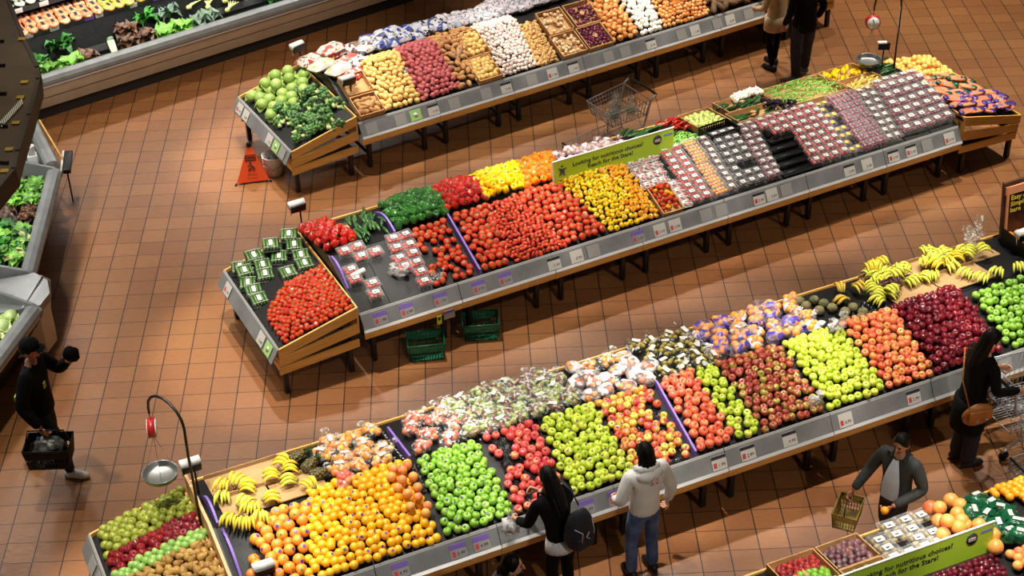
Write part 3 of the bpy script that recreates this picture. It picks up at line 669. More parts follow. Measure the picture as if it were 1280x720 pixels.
# ------------------------------------------------------------------ cartons, packs, bags
FL = {'clear': film('clear plastic', clear=.9, rough=.1, wrinkle=40), 'white_bag': film('white printed film', (200, 196, 196), .75, .2, 20, ((206, 202, 202), 9, .5)),
      'purple_net': film('purple printed net', (220, 200, 210), .85, .3, 30, ((74, 60, 150), 10, .52)), 'dark_net': film('black and white net', (70, 70, 64), .82, .3, 40, ((190, 190, 184), 14, .6)),
      'pink_film': film('pale pink net', (236, 200, 206), .72, .25, 30, ((240, 222, 226), 12, .55)), 'green_film': film('green printed film', (30, 90, 60), .3, .2, 20, ((20, 88, 56), 8, .45)),
      'blue_film': film('purple printed film', (60, 50, 130), .35, .2, 20, ((50, 40, 120), 9, .47)), 'mist': film('clear wrapping', (225, 230, 226), .92, .08, 26, glint=6), 'grocery': film('grocery bag film', (226, 230, 230), .6, .12, 22)}
def printed(name, base, c2, c3, s=14):
    t = NT(name); tc = t.n('TexCoord'); oi = t.n('ObjectInfo')
    n1 = t.n('TexNoise', noise_dimensions='4D', i_Scale=s * .5, i_Detail=1); n2 = t.n('TexNoise', noise_dimensions='4D', i_Scale=s, i_Detail=2)
    for n_, k in ((n1, 17), (n2, 31)): t.l(tc.outputs['Object'], n_.inputs['Vector']); t.l(t.math('MULTIPLY', oi.outputs['Random'], k), n_.inputs['W'])
    c = t.mix(t.ramp(n1.outputs[0], [(.54, (0, 0, 0, 1)), (.57, (1, 1, 1, 1))]), lin(base), lin(c2))
    c = t.mix(t.ramp(n2.outputs[0], [(.56, (0, 0, 0, 1)), (.59, (1, 1, 1, 1))]), c, lin(c3))
    t.l(c, t.b.inputs['Base Color']); t.b.inputs['Roughness'].default_value = .25
    bp = t.n('Bump', i_Strength=1.0, i_Distance=.02); n3 = t.n('TexNoise', i_Scale=28, i_Detail=3); t.l(tc.outputs['Object'], n3.inputs['Vector']); t.l(n3.outputs[0], bp.inputs['Height']); t.l(bp.outputs[0], t.b.inputs['Normal'])
    return t.m
M['bag_red'] = printed('white bag with red print', (186, 178, 168), (170, 60, 48), (120, 74, 50))
M['bag_yellow'] = printed('white bag with yellow print', (188, 182, 172), (214, 170, 70), (200, 196, 190))
M['bag_allred'] = printed('red printed bag', (206, 60, 48), (222, 90, 70), (240, 226, 214))
M['bag_brown'] = printed('white bag with brown print', (184, 178, 174), (112, 78, 60), (60, 52, 60))
M['bag_blue'] = printed('white bag with blue and black print', (172, 172, 180), (46, 58, 130), (34, 32, 36))
M['bag_pale'] = printed('pale net bag', (178, 168, 174), (130, 138, 148), (96, 84, 84), 22)
def on(T, u, v, dz=0, rz=0, lean=.5, rx=0, ry=0, s=1.0):
    return Matrix.Translation(T.P(u, v, T.surf(v) + dz)) @ Matrix.Rotation(T.a, 4, 'Z') @ Matrix.Rotation(T.slope(v) * lean, 4, 'X') @ Euler((rx, ry, rz)).to_matrix().to_4x4() @ Matrix.Scale(s, 4)
def carton(T, u0, u1, v0, v1, h, label, mat='cardboard', dz=.02):
    vm = (v0 + v1) / 2; w, d = u1 - u0, (v1 - v0) / math.cos(T.slope(vm)); t = .012
    mb = MB(); mb.box((0, 0, .006), (w, d, .012))
    mb.box((-w / 2 + t / 2, 0, h / 2), (t, d, h)); mb.box((w / 2 - t / 2, 0, h / 2), (t, d, h)); mb.box((0, -d / 2 + t / 2, h * .42), (w - 2 * t, t, h * .84)); mb.box((0, d / 2 - t / 2, h / 2), (w - 2 * t, t, h))
    for sx in (-1, 1):
        for sy in (-1, 1): mb.prism([(0, 0), (sx * -.05, 0), (0, sy * -.05)], h * .9, h, axis='z'); 
    o = mb.build('cardboard_box', mat); o.matrix_basis = on(T, (u0 + u1) / 2, vm, dz, lean=1); tag(o, label, 'box'); return o
def clamshell(key, name, cat, fill, r, w=.14, d=.105, h=.075, label=True, lab='card', wrap='clear', lid=None, tray=None):
    mb = MB(); k = .88
    bot = [(-w / 2 * k, -d / 2 * k), (w / 2 * k, -d / 2 * k), (w / 2 * k, d / 2 * k), (-w / 2 * k, d / 2 * k)]; top = [(x / k, y / k) for x, y in bot]
    vs = [(x, y, 0) for x, y in bot] + [(x, y, h * .8) for x, y in top] + [(x * .97, y * .97, h) for x, y in top]
    mb.add(vs, [(3, 2, 1, 0), (8, 9, 10, 11)] + [(i, (i + 1) % 4, 4 + (i + 1) % 4, 4 + i) for i in range(4)] + [(4 + i, 4 + (i + 1) % 4, 8 + (i + 1) % 4, 8 + i) for i in range(4)], 0, False)
    mb.box((0, -d / 2 * 1.02, h * .8), (w * 1.03, .004, .006)); mb.box((0, d / 2 * 1.02, h * .8), (w * 1.03, .004, .006)); mb.box((w / 2 * 1.02, 0, h * .8), (.004, d, .006)); mb.box((-w / 2 * 1.02, 0, h * .8), (.004, d, .006))
    o = make(name, mb, FL[wrap], cat); f = MB(); nx, ny = max(2, int(w * .86 / (2 * r))), max(2, int(d * .86 / (2 * r))); nz = max(1, int(h * .8 / (2 * r)))
    for z in range(nz):
        for i in range(nx):
            for j in range(ny):
                if z < nz - 1 and 0 < i < nx - 1 and 0 < j < ny - 1: continue
                f.ball(((i + .5) / nx * w * .88 - w * .44 + R.uniform(-.1, .1) * r, (j + .5) / ny * d * .88 - d * .44 + R.uniform(-.1, .1) * r, .004 + r + (h * .9 - 2 * r) * (z / max(1, nz - 1) if nz > 1 else .7)), r * 1.03, 7, 5)
    add_part(o, f, 'filling', fill)
    if tray: add_part(o, MB().box((0, 0, h * .16), (w * .9, d * .9, h * .3), bev=.004), 'tray', tray)
    if lid: add_part(o, MB().lathe([(.001, h + .001), (min(w, d) * .3, h + .001), (min(w, d) * .3, h + .004), (.001, h + .004)], 14), 'lid_label', lid)
    elif label:
        l = MB(); l.box((R.uniform(-.1, .1) * w, 0, h + .002), (w * .46, d * .44, .002), mi=0)
        l.box((R.uniform(-.06, .06) * w, -d * .05, h + .0035), (w * .17, d * .1, .002), mi=1); add_part(o, l, 'label', [lab, 'ink'])
    P[key] = o
M['lid_orange'] = plain('orange round label', (240, 180, 70), .4)
BM = {'berry_black': plain('blackberry skin', (52, 34, 52), .25), 'berry_red': plain('strawberry skin', (206, 44, 46), .3), 'berry_pur': plain('purple grape skin', (150, 60, 84), .25), 'tomf': plain('boxed tomato skin', (220, 60, 44), .2),
      'orangef': plain('boxed orange tomato', (236, 146, 30), .25), 'figf': plain('boxed brown fruit', (120, 62, 44), .4), 'pinkf': plain('pale pink filling', (206, 140, 140), .4), 'olivef': plain('boxed olive fruit', (140, 116, 58), .35)}
clamshell('tombox', 'tomato_punnet', 'tomato pack', BM['tomf'], .021, .15, .12, .075)
clamshell('wrap', 'wrapped_tray', 'wrapped tray', BM['pinkf'], .024, .17, .13, .055, wrap='mist', tray='white')
clamshell('redbox', 'snack_tomato_pack', 'tomato pack', BM['tomf'], .018, .14, .1, .085)
clamshell('orabox', 'orange_tomato_pack', 'tomato pack', BM['orangef'], .018, .17, .1, .085, label=False)
clamshell('blackbox', 'blackberry_pack', 'berry pack', BM['berry_black'], .016, .125, .105, .085)
clamshell('mixbox', 'pink_berry_pack', 'berry pack', BM['berry_pur'], .018, .115, .1, .09)
clamshell('strawbox', 'strawberry_pack', 'berry pack', BM['berry_red'], .02, .12, .1, .09)
clamshell('lidbox', 'round_lid_pack', 'berry pack', BM['figf'], .016, .11, .1, .075, lid='lid_orange')

clamshell('grapebox', 'purple_grape_pack', 'berry pack', BM['berry_pur'], .018, .115, .1, .095, label=False)
clamshell('whitebox', 'white_label_pack', 'berry pack', BM['figf'], .018, .115, .1, .08)
clamshell('darkbox', 'dark_red_pack', 'berry pack', BM['berry_pur'], .021, .15, .12, .1)
clamshell('olivebox', 'brown_fruit_pack', 'fruit pack', BM['olivef'], .026, .16, .13, .08)
PS = {'tombox': 1.15, 'wrap': 1.0, 'redbox': 1.12, 'orabox': 1.25, 'whitebox': 1.2, 'blackbox': 1.12, 'mixbox': 1.1, 'strawbox': 1.2, 'lidbox': 1.0, 'grapebox': 1.2, 'darkbox': 1.15, 'olivebox': 1.3}
def packs(T, f, b, v0, v1, nu, nv, key, label, group, keepp=1.0, fn=None, dz=.0, jit=.06):
    for j in range(nv):
        t = (j + .5) / nv; v = v0 + (v1 - v0) * t; a, e = f[0] + (b[0] - f[0]) * t, f[1] + (b[1] - f[1]) * t
        for i in range(nu):
            s = (i + .5) / nu
            if fn and not fn(s, t): continue
            if R.random() > keepp: continue
            w = (e - a) / nu
            place(P[key], on(T, a + (e - a) * s + R.uniform(-jit, jit) * w, v + R.uniform(-.04, .04) * (v1 - v0) / nv, dz + R.uniform(0, .01), R.uniform(-.1, .1), .45, s=PS.get(key, 1.1)), label, group)
# second row, boxed goods
def has(*spots): return lambda s, t: any(abs(s - a) < b and abs(t - c) < d for a, b, c, d in spots)
packs(T2, (.02, .52), (.1, .62), .2, .98, 3, 6, 'tombox', 'clear punnet of red tomatoes near the white bag roll', 'tomato punnets by the bag roll', fn=has((.17, .2, .58, .1), (.5, .2, .25, .1), (.5, .2, .1, .1), (.17, .2, .42, .1), (.5, .2, .75, .1), (.83, .2, .75, .1), (.17, .2, .92, .1), (.5, .2, .92, .1)))
packs(T2, (.62, .96), (.7, 1.05), .16, .95, 2, 6, 'tombox', 'clear punnet of red tomatoes stacked beside the loose vine tomatoes', 'tomato punnets by the loose tomatoes', fn=lambda s, t: not (s < .4 and t < .3))
packs(T2, (4.1, 4.42), (4.06, 4.5), .56, 1.02, 3, 4, 'wrap', 'film wrapped tray on the right of the yellow tomatoes', 'film wrapped trays', .95)
packs(T2, (4.39, 4.52), (4.38, 4.55), .16, .56, 1, 4, 'wrap', 'film wrapped tray in front, beside the cardboard box of tomatoes', 'film wrapped trays in front')
packs(T2, (4.53, 4.84), (4.53, 4.86), .16, 1.02, 2, 9, 'redbox', 'clear pack of small red tomatoes left of the orange packs', 'red snack tomato packs')
packs(T2, (4.85, 5.07), (4.88, 5.12), .16, 1.04, 1, 9, 'orabox', 'clear pack of small orange tomatoes', 'orange snack tomato packs')
packs(T2, (5.08, 5.22), (5.12, 5.3), .16, 1.02, 1, 9, 'whitebox', 'clear pack with white label right of the orange tomato packs', 'white labelled packs by the orange ones')
packs(T2, (5.23, 5.62), (5.3, 5.7), .16, 1.04, 3, 8, 'blackbox', 'black berry pack with a white label', 'black berry packs', fn=lambda s, t: not (.24 < t < .4 and s > .3))
packs(T2, (5.64, 5.86), (5.72, 6.0), .16, 1.06, 2, 9, 'mixbox', 'small purple and pink berry pack beside the empty steps', 'purple and pink berry packs')
def strawhole(s, t): return t > .78 or (s > .38 and t > .45 and not (s < .5 and t < .6)) or (s > .42 - .1 * t and t <= .45) or (s > .2 and .66 < t < .8)
packs(T2, (5.9, 6.93), (6.02, 6.95), .16, 1.06, 7, 8, 'strawbox', 'red berry pack with white label right of the empty black steps', 'red berry packs', fn=strawhole)
for k in range(6):
    v = .2 + .125 * k; mb = MB(); mb.box((0, 0, .02), (.6 if k < 4 else .5, .11, .045), bev=.003); mb.box((0, -.05, .045), (.6 if k < 4 else .5, .008, .012)); o = mb.build('display_step', 'tray'); o.matrix_basis = on(T2, 6.2 + .02 * k, v, -.01, 0, .35); tag(o, ('lowest', 'second', 'third', 'fourth', 'fifth', 'highest')[k] + ' of the empty black steps between the berry packs', 'step')
packs(T2, (6.95, 7.14), (6.96, 7.16), .16, 1.05, 2, 8, 'lidbox', 'small clear pack with a round orange label', 'round orange label packs', .9)
packs(T2, (7.15, 7.52), (7.18, 7.62), .16, 1.06, 3, 9, 'grapebox', 'unlabelled clear pack of purple grapes', 'purple grape packs')
packs(T2, (7.54, 7.78), (7.64, 7.92), .16, 1.06, 2, 8, 'whitebox', 'white labelled pack between grape packs and dark red packs', 'white labelled packs by the grapes')
packs(T2, (7.8, 8.66), (7.95, 8.68), .18, 1.12, 5, 7, 'darkbox', 'dark red fruit pack with white label nearest the carrot crate', 'dark red fruit packs', dz=.01)
# crate of wrapped cucumbers
FM['cuke'] = fruit('small cucumber skin', [(58, 92, 40), (72, 108, 50)], (104, 136, 72), 16, .5, .75, rough=.3)
def cucumber_pack():
    o = make('cucumber_pack', MB().box((0, 0, .008), (.2, .17, .014), bev=.005), 'black', 'cucumber pack')
    for k in range(5): add_part(o, MB().tube([(-.085, -.064 + .032 * k, .03), (-.06, -.064 + .032 * k, .034), (.06, -.064 + .032 * k, .034), (.085, -.064 + .032 * k, .03)], [.006, .016, .016, .007], 8), 'cucumber', FM['cuke'])
    for x in (-.06, .06): add_part(o, MB().tube([(x, -.084, .012), (x, -.078, .05), (x, 0, .053), (x, .078, .05), (x, .084, .012)], .003, 4), 'band', 'white')
    add_part(o, MB().box((0, 0, .0525), (.075, .04, .002)), 'label', 'card'); P['cuke'] = o
cucumber_pack()
cspots = []
for i in range(4):
    for j in range(4):
        u, v = -.86 + .225 * i + R.uniform(-.03, .03), 1.76 - .175 * j
        if v < 1.16 + .0 * i or (i == 2 and j == 2) or (i == 1 and j == 3): continue
        cspots.append((u, v, 0))
cspots += [(-.88, 1.04, 0), (-.66, 1.76, .058), (-.42, 1.76, .058), (-.2, 1.76, .058), (-.2, 1.58, .058), (-.85, 1.58, .058), (-.44, 1.74, .116), (-.2, 1.74, .116)]
for u, v, dz in cspots:
    place(P['cuke'], Matrix.Translation(T2.P(u, v, cz2(u, v) + dz + .012)) @ Matrix.Rotation(T2.a, 4, 'Z') @ Euler((0, -.235, 1.35 + R.uniform(-.2, .2))).to_matrix().to_4x4() @ Matrix.Scale(1.2, 4), 'banded tray of small green cucumbers at the back of the vine tomato crate', 'cucumber packs in the crate')
# bags of loose fruit
def tuft(mb, c, h, r=.02, mi=0):
    for k in range(7):
        a = k * .9 + R.random(); d = Vector((math.cos(a), math.sin(a), 0)); e = Vector((-d.y, d.x, 0))
        mb.add([Vector(c) + e * .004, Vector(c) - e * .004, Vector(c) + d * r * 1.2 - e * r * .7 + Vector((0, 0, h)), Vector(c) + d * r * 1.5 + e * r * .8 + Vector((0, 0, h * .8))], [(0, 1, 2, 3)], mi, False)
def bag_shell(key, name, wrap, size, label=False, seed=0):
    mb = MB().ball((0, 0, size[2] * .95), (size[0], size[1], size[2]), 16, 10, amp=.22, freq=2.2, seed=seed)
    tuft(mb, (size[0] * .85, 0, size[2] * 1.3), .05, .03)
    o = make(name, mb, FL[wrap], name.replace('_', ' '))
    if label: add_part(o, MB().box((0, -.01, size[2] * 1.98), (.085, .045, .003)).merge(price('1.99'), TR((0, -.01, size[2] * 1.98 + .003))), 'label', 'card')
    P[key] = o
def bags(T, spots, bag, keys, n, size, label, group, flabel, fgroup, zfn=None, fr=.03):
    for i, (u, v) in enumerate(spots):
        z0 = (zfn(u, v) if zfn else T.surf(v)) + .02; a = R.uniform(0, 6.28); c = T.P(u, v, z0)
        place(P[bag[i % len(bag)]], Matrix.Translation(c) @ Euler((R.uniform(-.15, .15), R.uniform(-.15, .15), a)).to_matrix().to_4x4() @ Matrix.Scale(R.uniform(.95, 1.1), 4), label, group)
        for k in range(n):
            b = a + k * 2.4; q = math.sqrt((k + .3) / n) * .72
            p = Vector((math.cos(k * 2.4) * q * size[0], math.sin(k * 2.4) * q * size[1], size[2] * (1.35 - .75 * q * q)))
            p = Matrix.Rotation(a, 3, 'Z') @ p
            place(P[keys[k % len(keys)]], Matrix.Translation(c + p) @ rot_up(0, 0, 1.0), flabel, fgroup)
for i in range(2):
    bag_shell('wb%d' % i, 'white_fruit_bag', 'white_bag', (.125, .09, .06), seed=i); bag_shell('pn%d' % i, 'purple_net_bag', 'purple_net', (.14, .1, .07), seed=i + 4)
    bag_shell('dn%d' % i, 'striped_net_bag', 'dark_net', (.12, .09, .06), True, seed=i + 9); bag_shell('ms%d' % i, 'clear_fruit_bag', 'mist', (.13, .1, .07), seed=i + 14)
    bag_shell('pf%d' % i, 'pink_net_bag', 'pink_film', (.12, .09, .06), seed=i + 19); bag_shell('gf%d' % i, 'green_wrapped_bag', 'green_film', (.13, .1, .08), True, seed=i + 24)
    bag_shell('cl%d' % i, 'labelled_fruit_bag', 'mist', (.13, .1, .07), True, seed=i + 30)
roundfruit('mand', FM['orange'], .036, 'mandarin', 'mandarin'); roundfruit('redmand', fruit('red orange peel', [(226, 92, 44), (232, 108, 52)], rough=.4), .036, 'red_mandarin', 'mandarin')
roundfruit('bagor', FM['orange'], .045, 'bagged_orange', 'orange'); roundfruit('kiwi', fruit('olive yellow skin', [(168, 150, 50), (150, 132, 44), (182, 166, 60)], rough=.5), .03, 'bagged_olive_fruit', 'fruit')
roundfruit('bagpeach', fruit('bagged peach skin', [(206, 104, 74), (196, 84, 66), (220, 140, 90)], rough=.5), .04, 'bagged_peach', 'peach'); roundfruit('bagapple', fruit('bagged green apple skin', [(128, 146, 66), (152, 168, 84), (112, 72, 52), (124, 70, 56)], rough=.35), .037, 'bagged_apple', 'apple')
roundfruit('baglemon', fruit('bagged lemon peel', [(238, 186, 70), (232, 150, 64)], rough=.4), .04, 'bagged_lemon', 'lemon')
def scatter(u0, u1, v0, v1, nu, nv, j=.2): return [(u0 + (u1 - u0) * (i + .5 + R.uniform(-j, j) + (.25 if k % 2 else -.25)) / nu, v0 + (v1 - v0) * (k + .5 + R.uniform(-j, j)) / nv) for k in range(nv) for i in range(nu)]
bags(T3, scatter(-.72, -.1, 1.06, 1.76, 3, 4), ['cl0', 'ms0', 'cl1'], ['bagor', 'baglemon', 'baglemon', 'bagor'], 6, (.13, .1, .07), 'clear labelled bag of citrus behind the yellow plums, beside the pineapples', 'citrus bags by the pineapples', 'citrus fruit inside a clear bag beside the pineapples', 'fruit in the citrus bags')
bags(T3, scatter(-.74, -.4, .92, 1.06, 1, 1), ['pf0'], ['bagpeach'], 8, (.15, .11, .08), 'net bag of peach coloured fruit in front of the citrus bags', 'peach net bag', 'peach coloured fruit in the net bag before the citrus bags', 'fruit in the peach net bag', zfn=lambda u, v: 1.08)
bags(T3, scatter(.2, .66, 1.04, 1.74, 2, 4), ['ms0', 'cl1', 'ms1'], ['bagpeach'], 6, (.13, .1, .07), 'clear bag of peaches right of the purple panel behind green apples', 'peach bags', 'peach inside a clear bag behind the green apples', 'fruit in the peach bags')
bags(T3, scatter(.68, 1.98, 1.04, 1.8, 7, 5), ['ms0', 'ms1', 'cl0'], ['bagapple'], 7, (.13, .1, .07), 'clear bag of small green and brown apples behind the pink apples', 'green apple bags', 'small green or brown apple inside a clear bag', 'fruit in the apple bags')
bags(T3, scatter(2.02, 2.95, 1.02, 1.5, 4, 3), ['wb0', 'wb1'], ['redmand', 'mand'], 4, (.12, .09, .06), 'white printed bag of red mandarins behind the blushed apples', 'white mandarin bags', 'mandarin showing through a white printed bag', 'fruit in the white bags')
bags(T3, scatter(2.15, 2.9, 1.52, 1.8, 4, 1), ['wb0', 'ms1', 'ms0'], ['mand'], 5, (.12, .09, .06), 'clear bag of orange mandarins along the back edge', 'mandarin bags at the back edge', 'mandarin in a clear bag along the back edge', 'fruit in the back edge bags')
bags(T3, scatter(2.95, 3.65, 1.0, 1.8, 4, 5), ['dn0', 'dn1'], ['kiwi'], 5, (.12, .09, .06), 'black and white striped net of olive coloured fruit', 'striped nets', 'small olive coloured fruit inside a striped net', 'fruit in the striped nets')
bags(T3, scatter(3.62, 4.95, 1.0, 1.8, 6, 4), ['pn0', 'pn1', 'wb1'], ['bagor', 'mand'], 5, (.14, .1, .07), 'purple and white net bag of oranges right of the striped nets', 'purple orange nets', 'orange inside a purple and white net bag', 'fruit in the purple nets')
bags(T2, scatter(3.25, 4.3, 1.15, 1.8, 6, 3), ['pf0', 'pf1'], ['garlic', 'rpep_s', 'baglemon'][:1], 4, (.11, .08, .055), 'pale pink net bag behind the green banner', 'pink nets behind the banner', 'pale bulb inside a pink net bag behind the banner', 'bulbs in the pink nets')
bags(T4, [T4.uv(x, y, 1.08) for x, y in ((1222, 624), (1236, 632), (1212, 642), (1250, 640), (1232, 650), (1262, 652), (1246, 664), (1270, 664), (1258, 676), (1275, 680), (1284, 668), (1290, 684))], ['gf0', 'gf1'], ['bagapple'], 2, (.11, .09, .07), 'dark green wrapped bag with white label beside the grapefruits', 'green wrapped bags', 'pale green fruit peeping from a green wrapped bag', 'fruit in the green bags')
packs(T4, (.95, 1.55), (1.0, 1.75), 1.14, 1.84, 4, 5, 'olivebox', 'clear pack of brown round fruit with white label behind the near banner', 'brown fruit packs behind the near banner', .9)
# pillow bags of potatoes and onions along the back of the first row
def pillow(key, mat, size, seed):
    mb = MB()
    def f(s, t, q):
        x = (s * 2 - 1); y = (t * 2 - 1); h = max(0, (1 - abs(x) ** 3.2) * (1 - abs(y) ** 2.6)) ** .55
        n_ = .018 * noise.noise(Vector((x * 3 + seed, y * 3, q)))
        return Vector((x * size[0] * (1 - .06 * abs(y)), y * size[1] * (1 - .2 * abs(x) ** 6), size[2] * (1 + q * h) + n_ * h * 1.5))
    mb.grid(lambda s, t: f(s, t, 1), 14, 10); mb.grid(lambda s, t: f(1 - s, t, -1), 14, 10)
    P[key] = make('potato_bag', mb, mat, 'bag')
for i, (k, s) in enumerate((('bag_red', (.21, .14, .08)), ('bag_yellow', (.22, .13, .07)), ('bag_allred', (.2, .1, .06)), ('bag_brown', (.19, .13, .07)), ('bag_blue', (.16, .12, .08)), ('bag_pale', (.15, .1, .06)))): pillow(k, k, s, i * 7)
for key, u, v, dz, rz, lab in (
    ('bag_red', .36, 1.62, .08, .3, 'plump white bag with red print, highest of the potato bags'), ('bag_red', .02, 1.62, .0, .25, 'white and red potato bag leaning at the back corner over the cabbages'),
    ('bag_yellow', .06, 1.3, .02, .35, 'white bag with a yellow patch lying behind the cabbages'), ('bag_yellow', .2, 1.02, .0, .4, 'white bag with yellow patch nearest the front potato box'),
    ('bag_allred', .46, 1.3, .0, .25, 'flat red printed bag between the white potato bags'), ('bag_allred', .32, .86, -.01, .4, 'red printed bag under the front white bag'), ('bag_brown', .7, 1.66, .0, .2, 'white bag with brown print at the back edge'),
    ('bag_brown', .78, 1.42, .03, .3, 'white and brown bag behind the yellow potatoes'), ('bag_brown', .5, 1.08, .0, .35, 'small brown-printed bag right of the yellow-patch bags'), ('bag_red', .36, 1.62, .0, .3, 'lower white and red bag under the highest one')):
    place(P[key], on(T1, u, v, dz, rz, .6), lab)
for i, (u, v) in enumerate(scatter(.95, 2.1, 1.3, 1.8, 6, 3)): place(P['bag_blue'], on(T1, u, v, R.uniform(0, .06), R.uniform(-.6, .8), .6, s=.95), 'white, blue and black printed bag behind the red potatoes', 'blue printed bags behind the red potatoes')
for i, (u, v) in enumerate(scatter(2.1, 4.2, 1.3, 1.82, 10, 4)): place(P['bag_pale'], on(T1, u, v, R.uniform(0, .06), R.uniform(-.6, .8), .6), 'pale net bag in the pile behind the garlic and shallots', 'pale net bags behind the garlic')
# cartons
carton(T1, .04, .42, .13, .46, .11, 'cardboard box of brown potatoes at the front corner'); carton(T1, .06, .44, .5, .84, .11, 'cardboard box behind the front box of brown potatoes')
carton(T1, 1.9, 2.28, .13, .52, .1, 'cardboard box of small yellow potatoes at the front'); carton(T1, 1.94, 2.34, .55, 1.0, .1, 'cardboard box of small yellow potatoes behind the front one')
carton(T1, 3.28, 3.7, .13, .52, .09, 'cardboard box with cream bulbs at the front'); carton(T1, 3.32, 3.74, .55, .97, .09, 'cardboard box with a few cream bulbs at the rear')
carton(T1, 3.73, 4.16, .13, .52, .09, 'cardboard box of purple shallots at the front'); carton(T1, 3.78, 4.22, .55, .97, .09, 'cardboard box of purple shallots at the rear')
carton(T2, 4.08, 4.38, .13, .54, .07, 'low cardboard box of mixed tomatoes beside the yellow ones')
carton(T2, 5.3, 5.78, 1.2, 1.75, .1, 'cardboard box of pale green squash behind the black crate'); carton(T2, 5.82, 6.5, 1.08, 1.4, .1, 'cardboard box of courgettes and aubergines, printed side forward'); carton(T2, 5.9, 6.6, 1.42, 1.82, .1, 'cardboard box of courgettes at the back edge')
carton(T2, 6.62, 7.6, 1.12, 1.8, .1, 'long cardboard box of green beans'); carton(T2, 7.62, 8.2, 1.42, 1.82, .1, 'cardboard box of yellow squash'); carton(T2, 7.62, 8.2, 1.02, 1.4, .1, 'cardboard box of yellow beans behind the dark red packs')
carton(T4, -.05, .45, 1.25, 1.8, .1, 'cardboard box of cherries and limes in the nearest row'); carton(T4, .47, .93, 1.42, 1.8, .1, 'cardboard box of purple plums in the nearest row'); carton(T4, .47, .93, 1.08, 1.4, .1, 'cardboard box of olive coloured fruit in the nearest row')
heap(T4, (.5, .9), (.5, .9), 1.45, 1.77, .075, ['pplum'] if 'pplum' in P else [potato('pplum', fruit('purple plum skin', [(104, 58, 70), (122, 84, 88), (92, 66, 74), (136, 96, 90)], rough=.4), (.042, .034, .033), 'purple_plum', 'plum') or 'pplum0'], 'purple plum in the box beside the brown fruit packs', 'purple plums in the box', .04, zfn=lambda u, v: T4.surf(v) + .03)
roundfruit('olivefruit', fruit('brown olive skin', [(120, 104, 56), (134, 118, 62)], rough=.6), .034, 'olive_fruit', 'fruit')
heap(T4, (.5, .9), (.5, .9), 1.1, 1.38, .07, ['olivefruit'], 'olive coloured fruit in the front box of the nearest row', 'olive fruit in the near box', .03, zfn=lambda u, v: T4.surf(v) + .03)
roundfruit('limef', fruit('lime peel', [(110, 164, 44), (126, 178, 56)], rough=.35), .038, 'lime', 'lime')
heap(T4, (0, .42), (0, .42), 1.3, 1.77, .07, ['limef'], 'green lime in the corner box of the nearest row', 'limes in the near corner box', .03, zfn=lambda u, v: T4.surf(v) + .03, skip=lambda u, v, s, t: t > .5)
roundfruit('redcherry', fruit('red cherry skin', [(150, 40, 40), (176, 60, 50), (110, 30, 40)], rough=.2), .033, 'red_cherry', 'cherry')
heap(T4, (0, .42), (0, .42), 1.3, 1.77, .066, ['redcherry'], 'red cherry in the corner box of the nearest row', 'red cherries in the near corner box', .03, zfn=lambda u, v: T4.surf(v) + .03, skip=lambda u, v, s, t: t < .5)
# long vegetables at the back of the second row
def longveg(key, mat, L, r, name, cat, bend=.15, cap=None):
    pts = [(L * (k / 6 - .5), 0, r + bend * L * (1 - (2 * k / 6 - 1) ** 2) * .5) for k in range(7)]
    o = make(name, MB().tube(pts, [r * q for q in (.45, .85, 1, 1, 1, .8, .3)], 8), mat, cat)
    if cap: add_part(o, MB().tube([(-L * .5, 0, r), (-L * .58, 0, r)], [r * .45, r * .3], 6), 'stem', cap)
    P[key] = o
longveg('zuc', FM['zuc'], .2, .022, 'courgette', 'courgette', .05, 'green_leaf'); longveg('chili', FM['rpep'], .15, .016, 'red_chili', 'chili', .3, 'green_leaf'); longveg('cukelong', FM['zuc'], .26, .022, 'long_cucumber', 'cucumber', .05)
longveg('bean', fruit('green bean skin', [(120, 176, 66), (136, 190, 80), (104, 160, 56)], rough=.4), .15, .0065, 'green_bean', 'bean', .3); longveg('ybean', fruit('yellow bean skin', [(226, 206, 90), (234, 214, 110)], rough=.4), .13, .0065, 'yellow_bean', 'bean', .3)
longveg('ysq', FM['ypep'], .17, .026, 'yellow_squash', 'squash', .1, 'green_leaf'); longveg('egg', FM['eggplant'], .1, .024, 'small_aubergine', 'aubergine', .1, 'card'); longveg('carrot', fruit('carrot skin', [(238, 124, 50), (244, 140, 66)], rough=.5), .2, .017, 'carrot', 'carrot', .02)
def logs(T, u0, u1, v0, v1, n, key, label, group, dz=.03, rz=0, spread=.6, tall=.06):
    for i in range(n):
        s, t = R.random(), R.random()
        place(P[key], on(T, u0 + (u1 - u0) * s, v0 + (v1 - v0) * t, dz + tall * R.random(), rz + R.uniform(-spread, spread), 1, rx=R.uniform(-.3, .3), ry=R.uniform(-.12, .12)), label, group)
logs(T2, .42, .84, 1.02, 1.7, 40, 'zuc', 'dark green courgette beside the purple oval sign', 'courgettes beside the purple sign', .02, 1.3, .5, .07)
logs(T2, 4.4, 4.95, 1.2, 1.75, 26, 'cukelong', 'long green cucumber behind the end of the green banner', 'cucumbers behind the banner', .02, .4, .5, .08)
logs(T2, 4.95, 5.3, 1.4, 1.78, 26, 'chili', 'long red chili in the heap before the couple', 'red chilies', .02, .3, .8, .08)
logs(T2, 4.85, 5.2, 1.02, 1.35, 90, 'bean', 'green bean in the small heap left of the black crate', 'green beans left of the black crate', .01, .3, .8, .06)
logs(T2, 5.86, 6.46, 1.12, 1.36, 14, 'zuc', 'courgette in the printed cardboard box', 'courgettes in the printed box', .04, .4, .5, .03)
logs(T2, 5.95, 6.55, 1.46, 1.78, 22, 'zuc', 'courgette in the box at the back edge', 'courgettes in the back box', .04, .3, .4, .06)
logs(T2, 6.42, 6.75, 1.05, 1.45, 30, 'egg', 'small black aubergine beside the green beans', 'small aubergines', .05, .3, 1.5, .08)
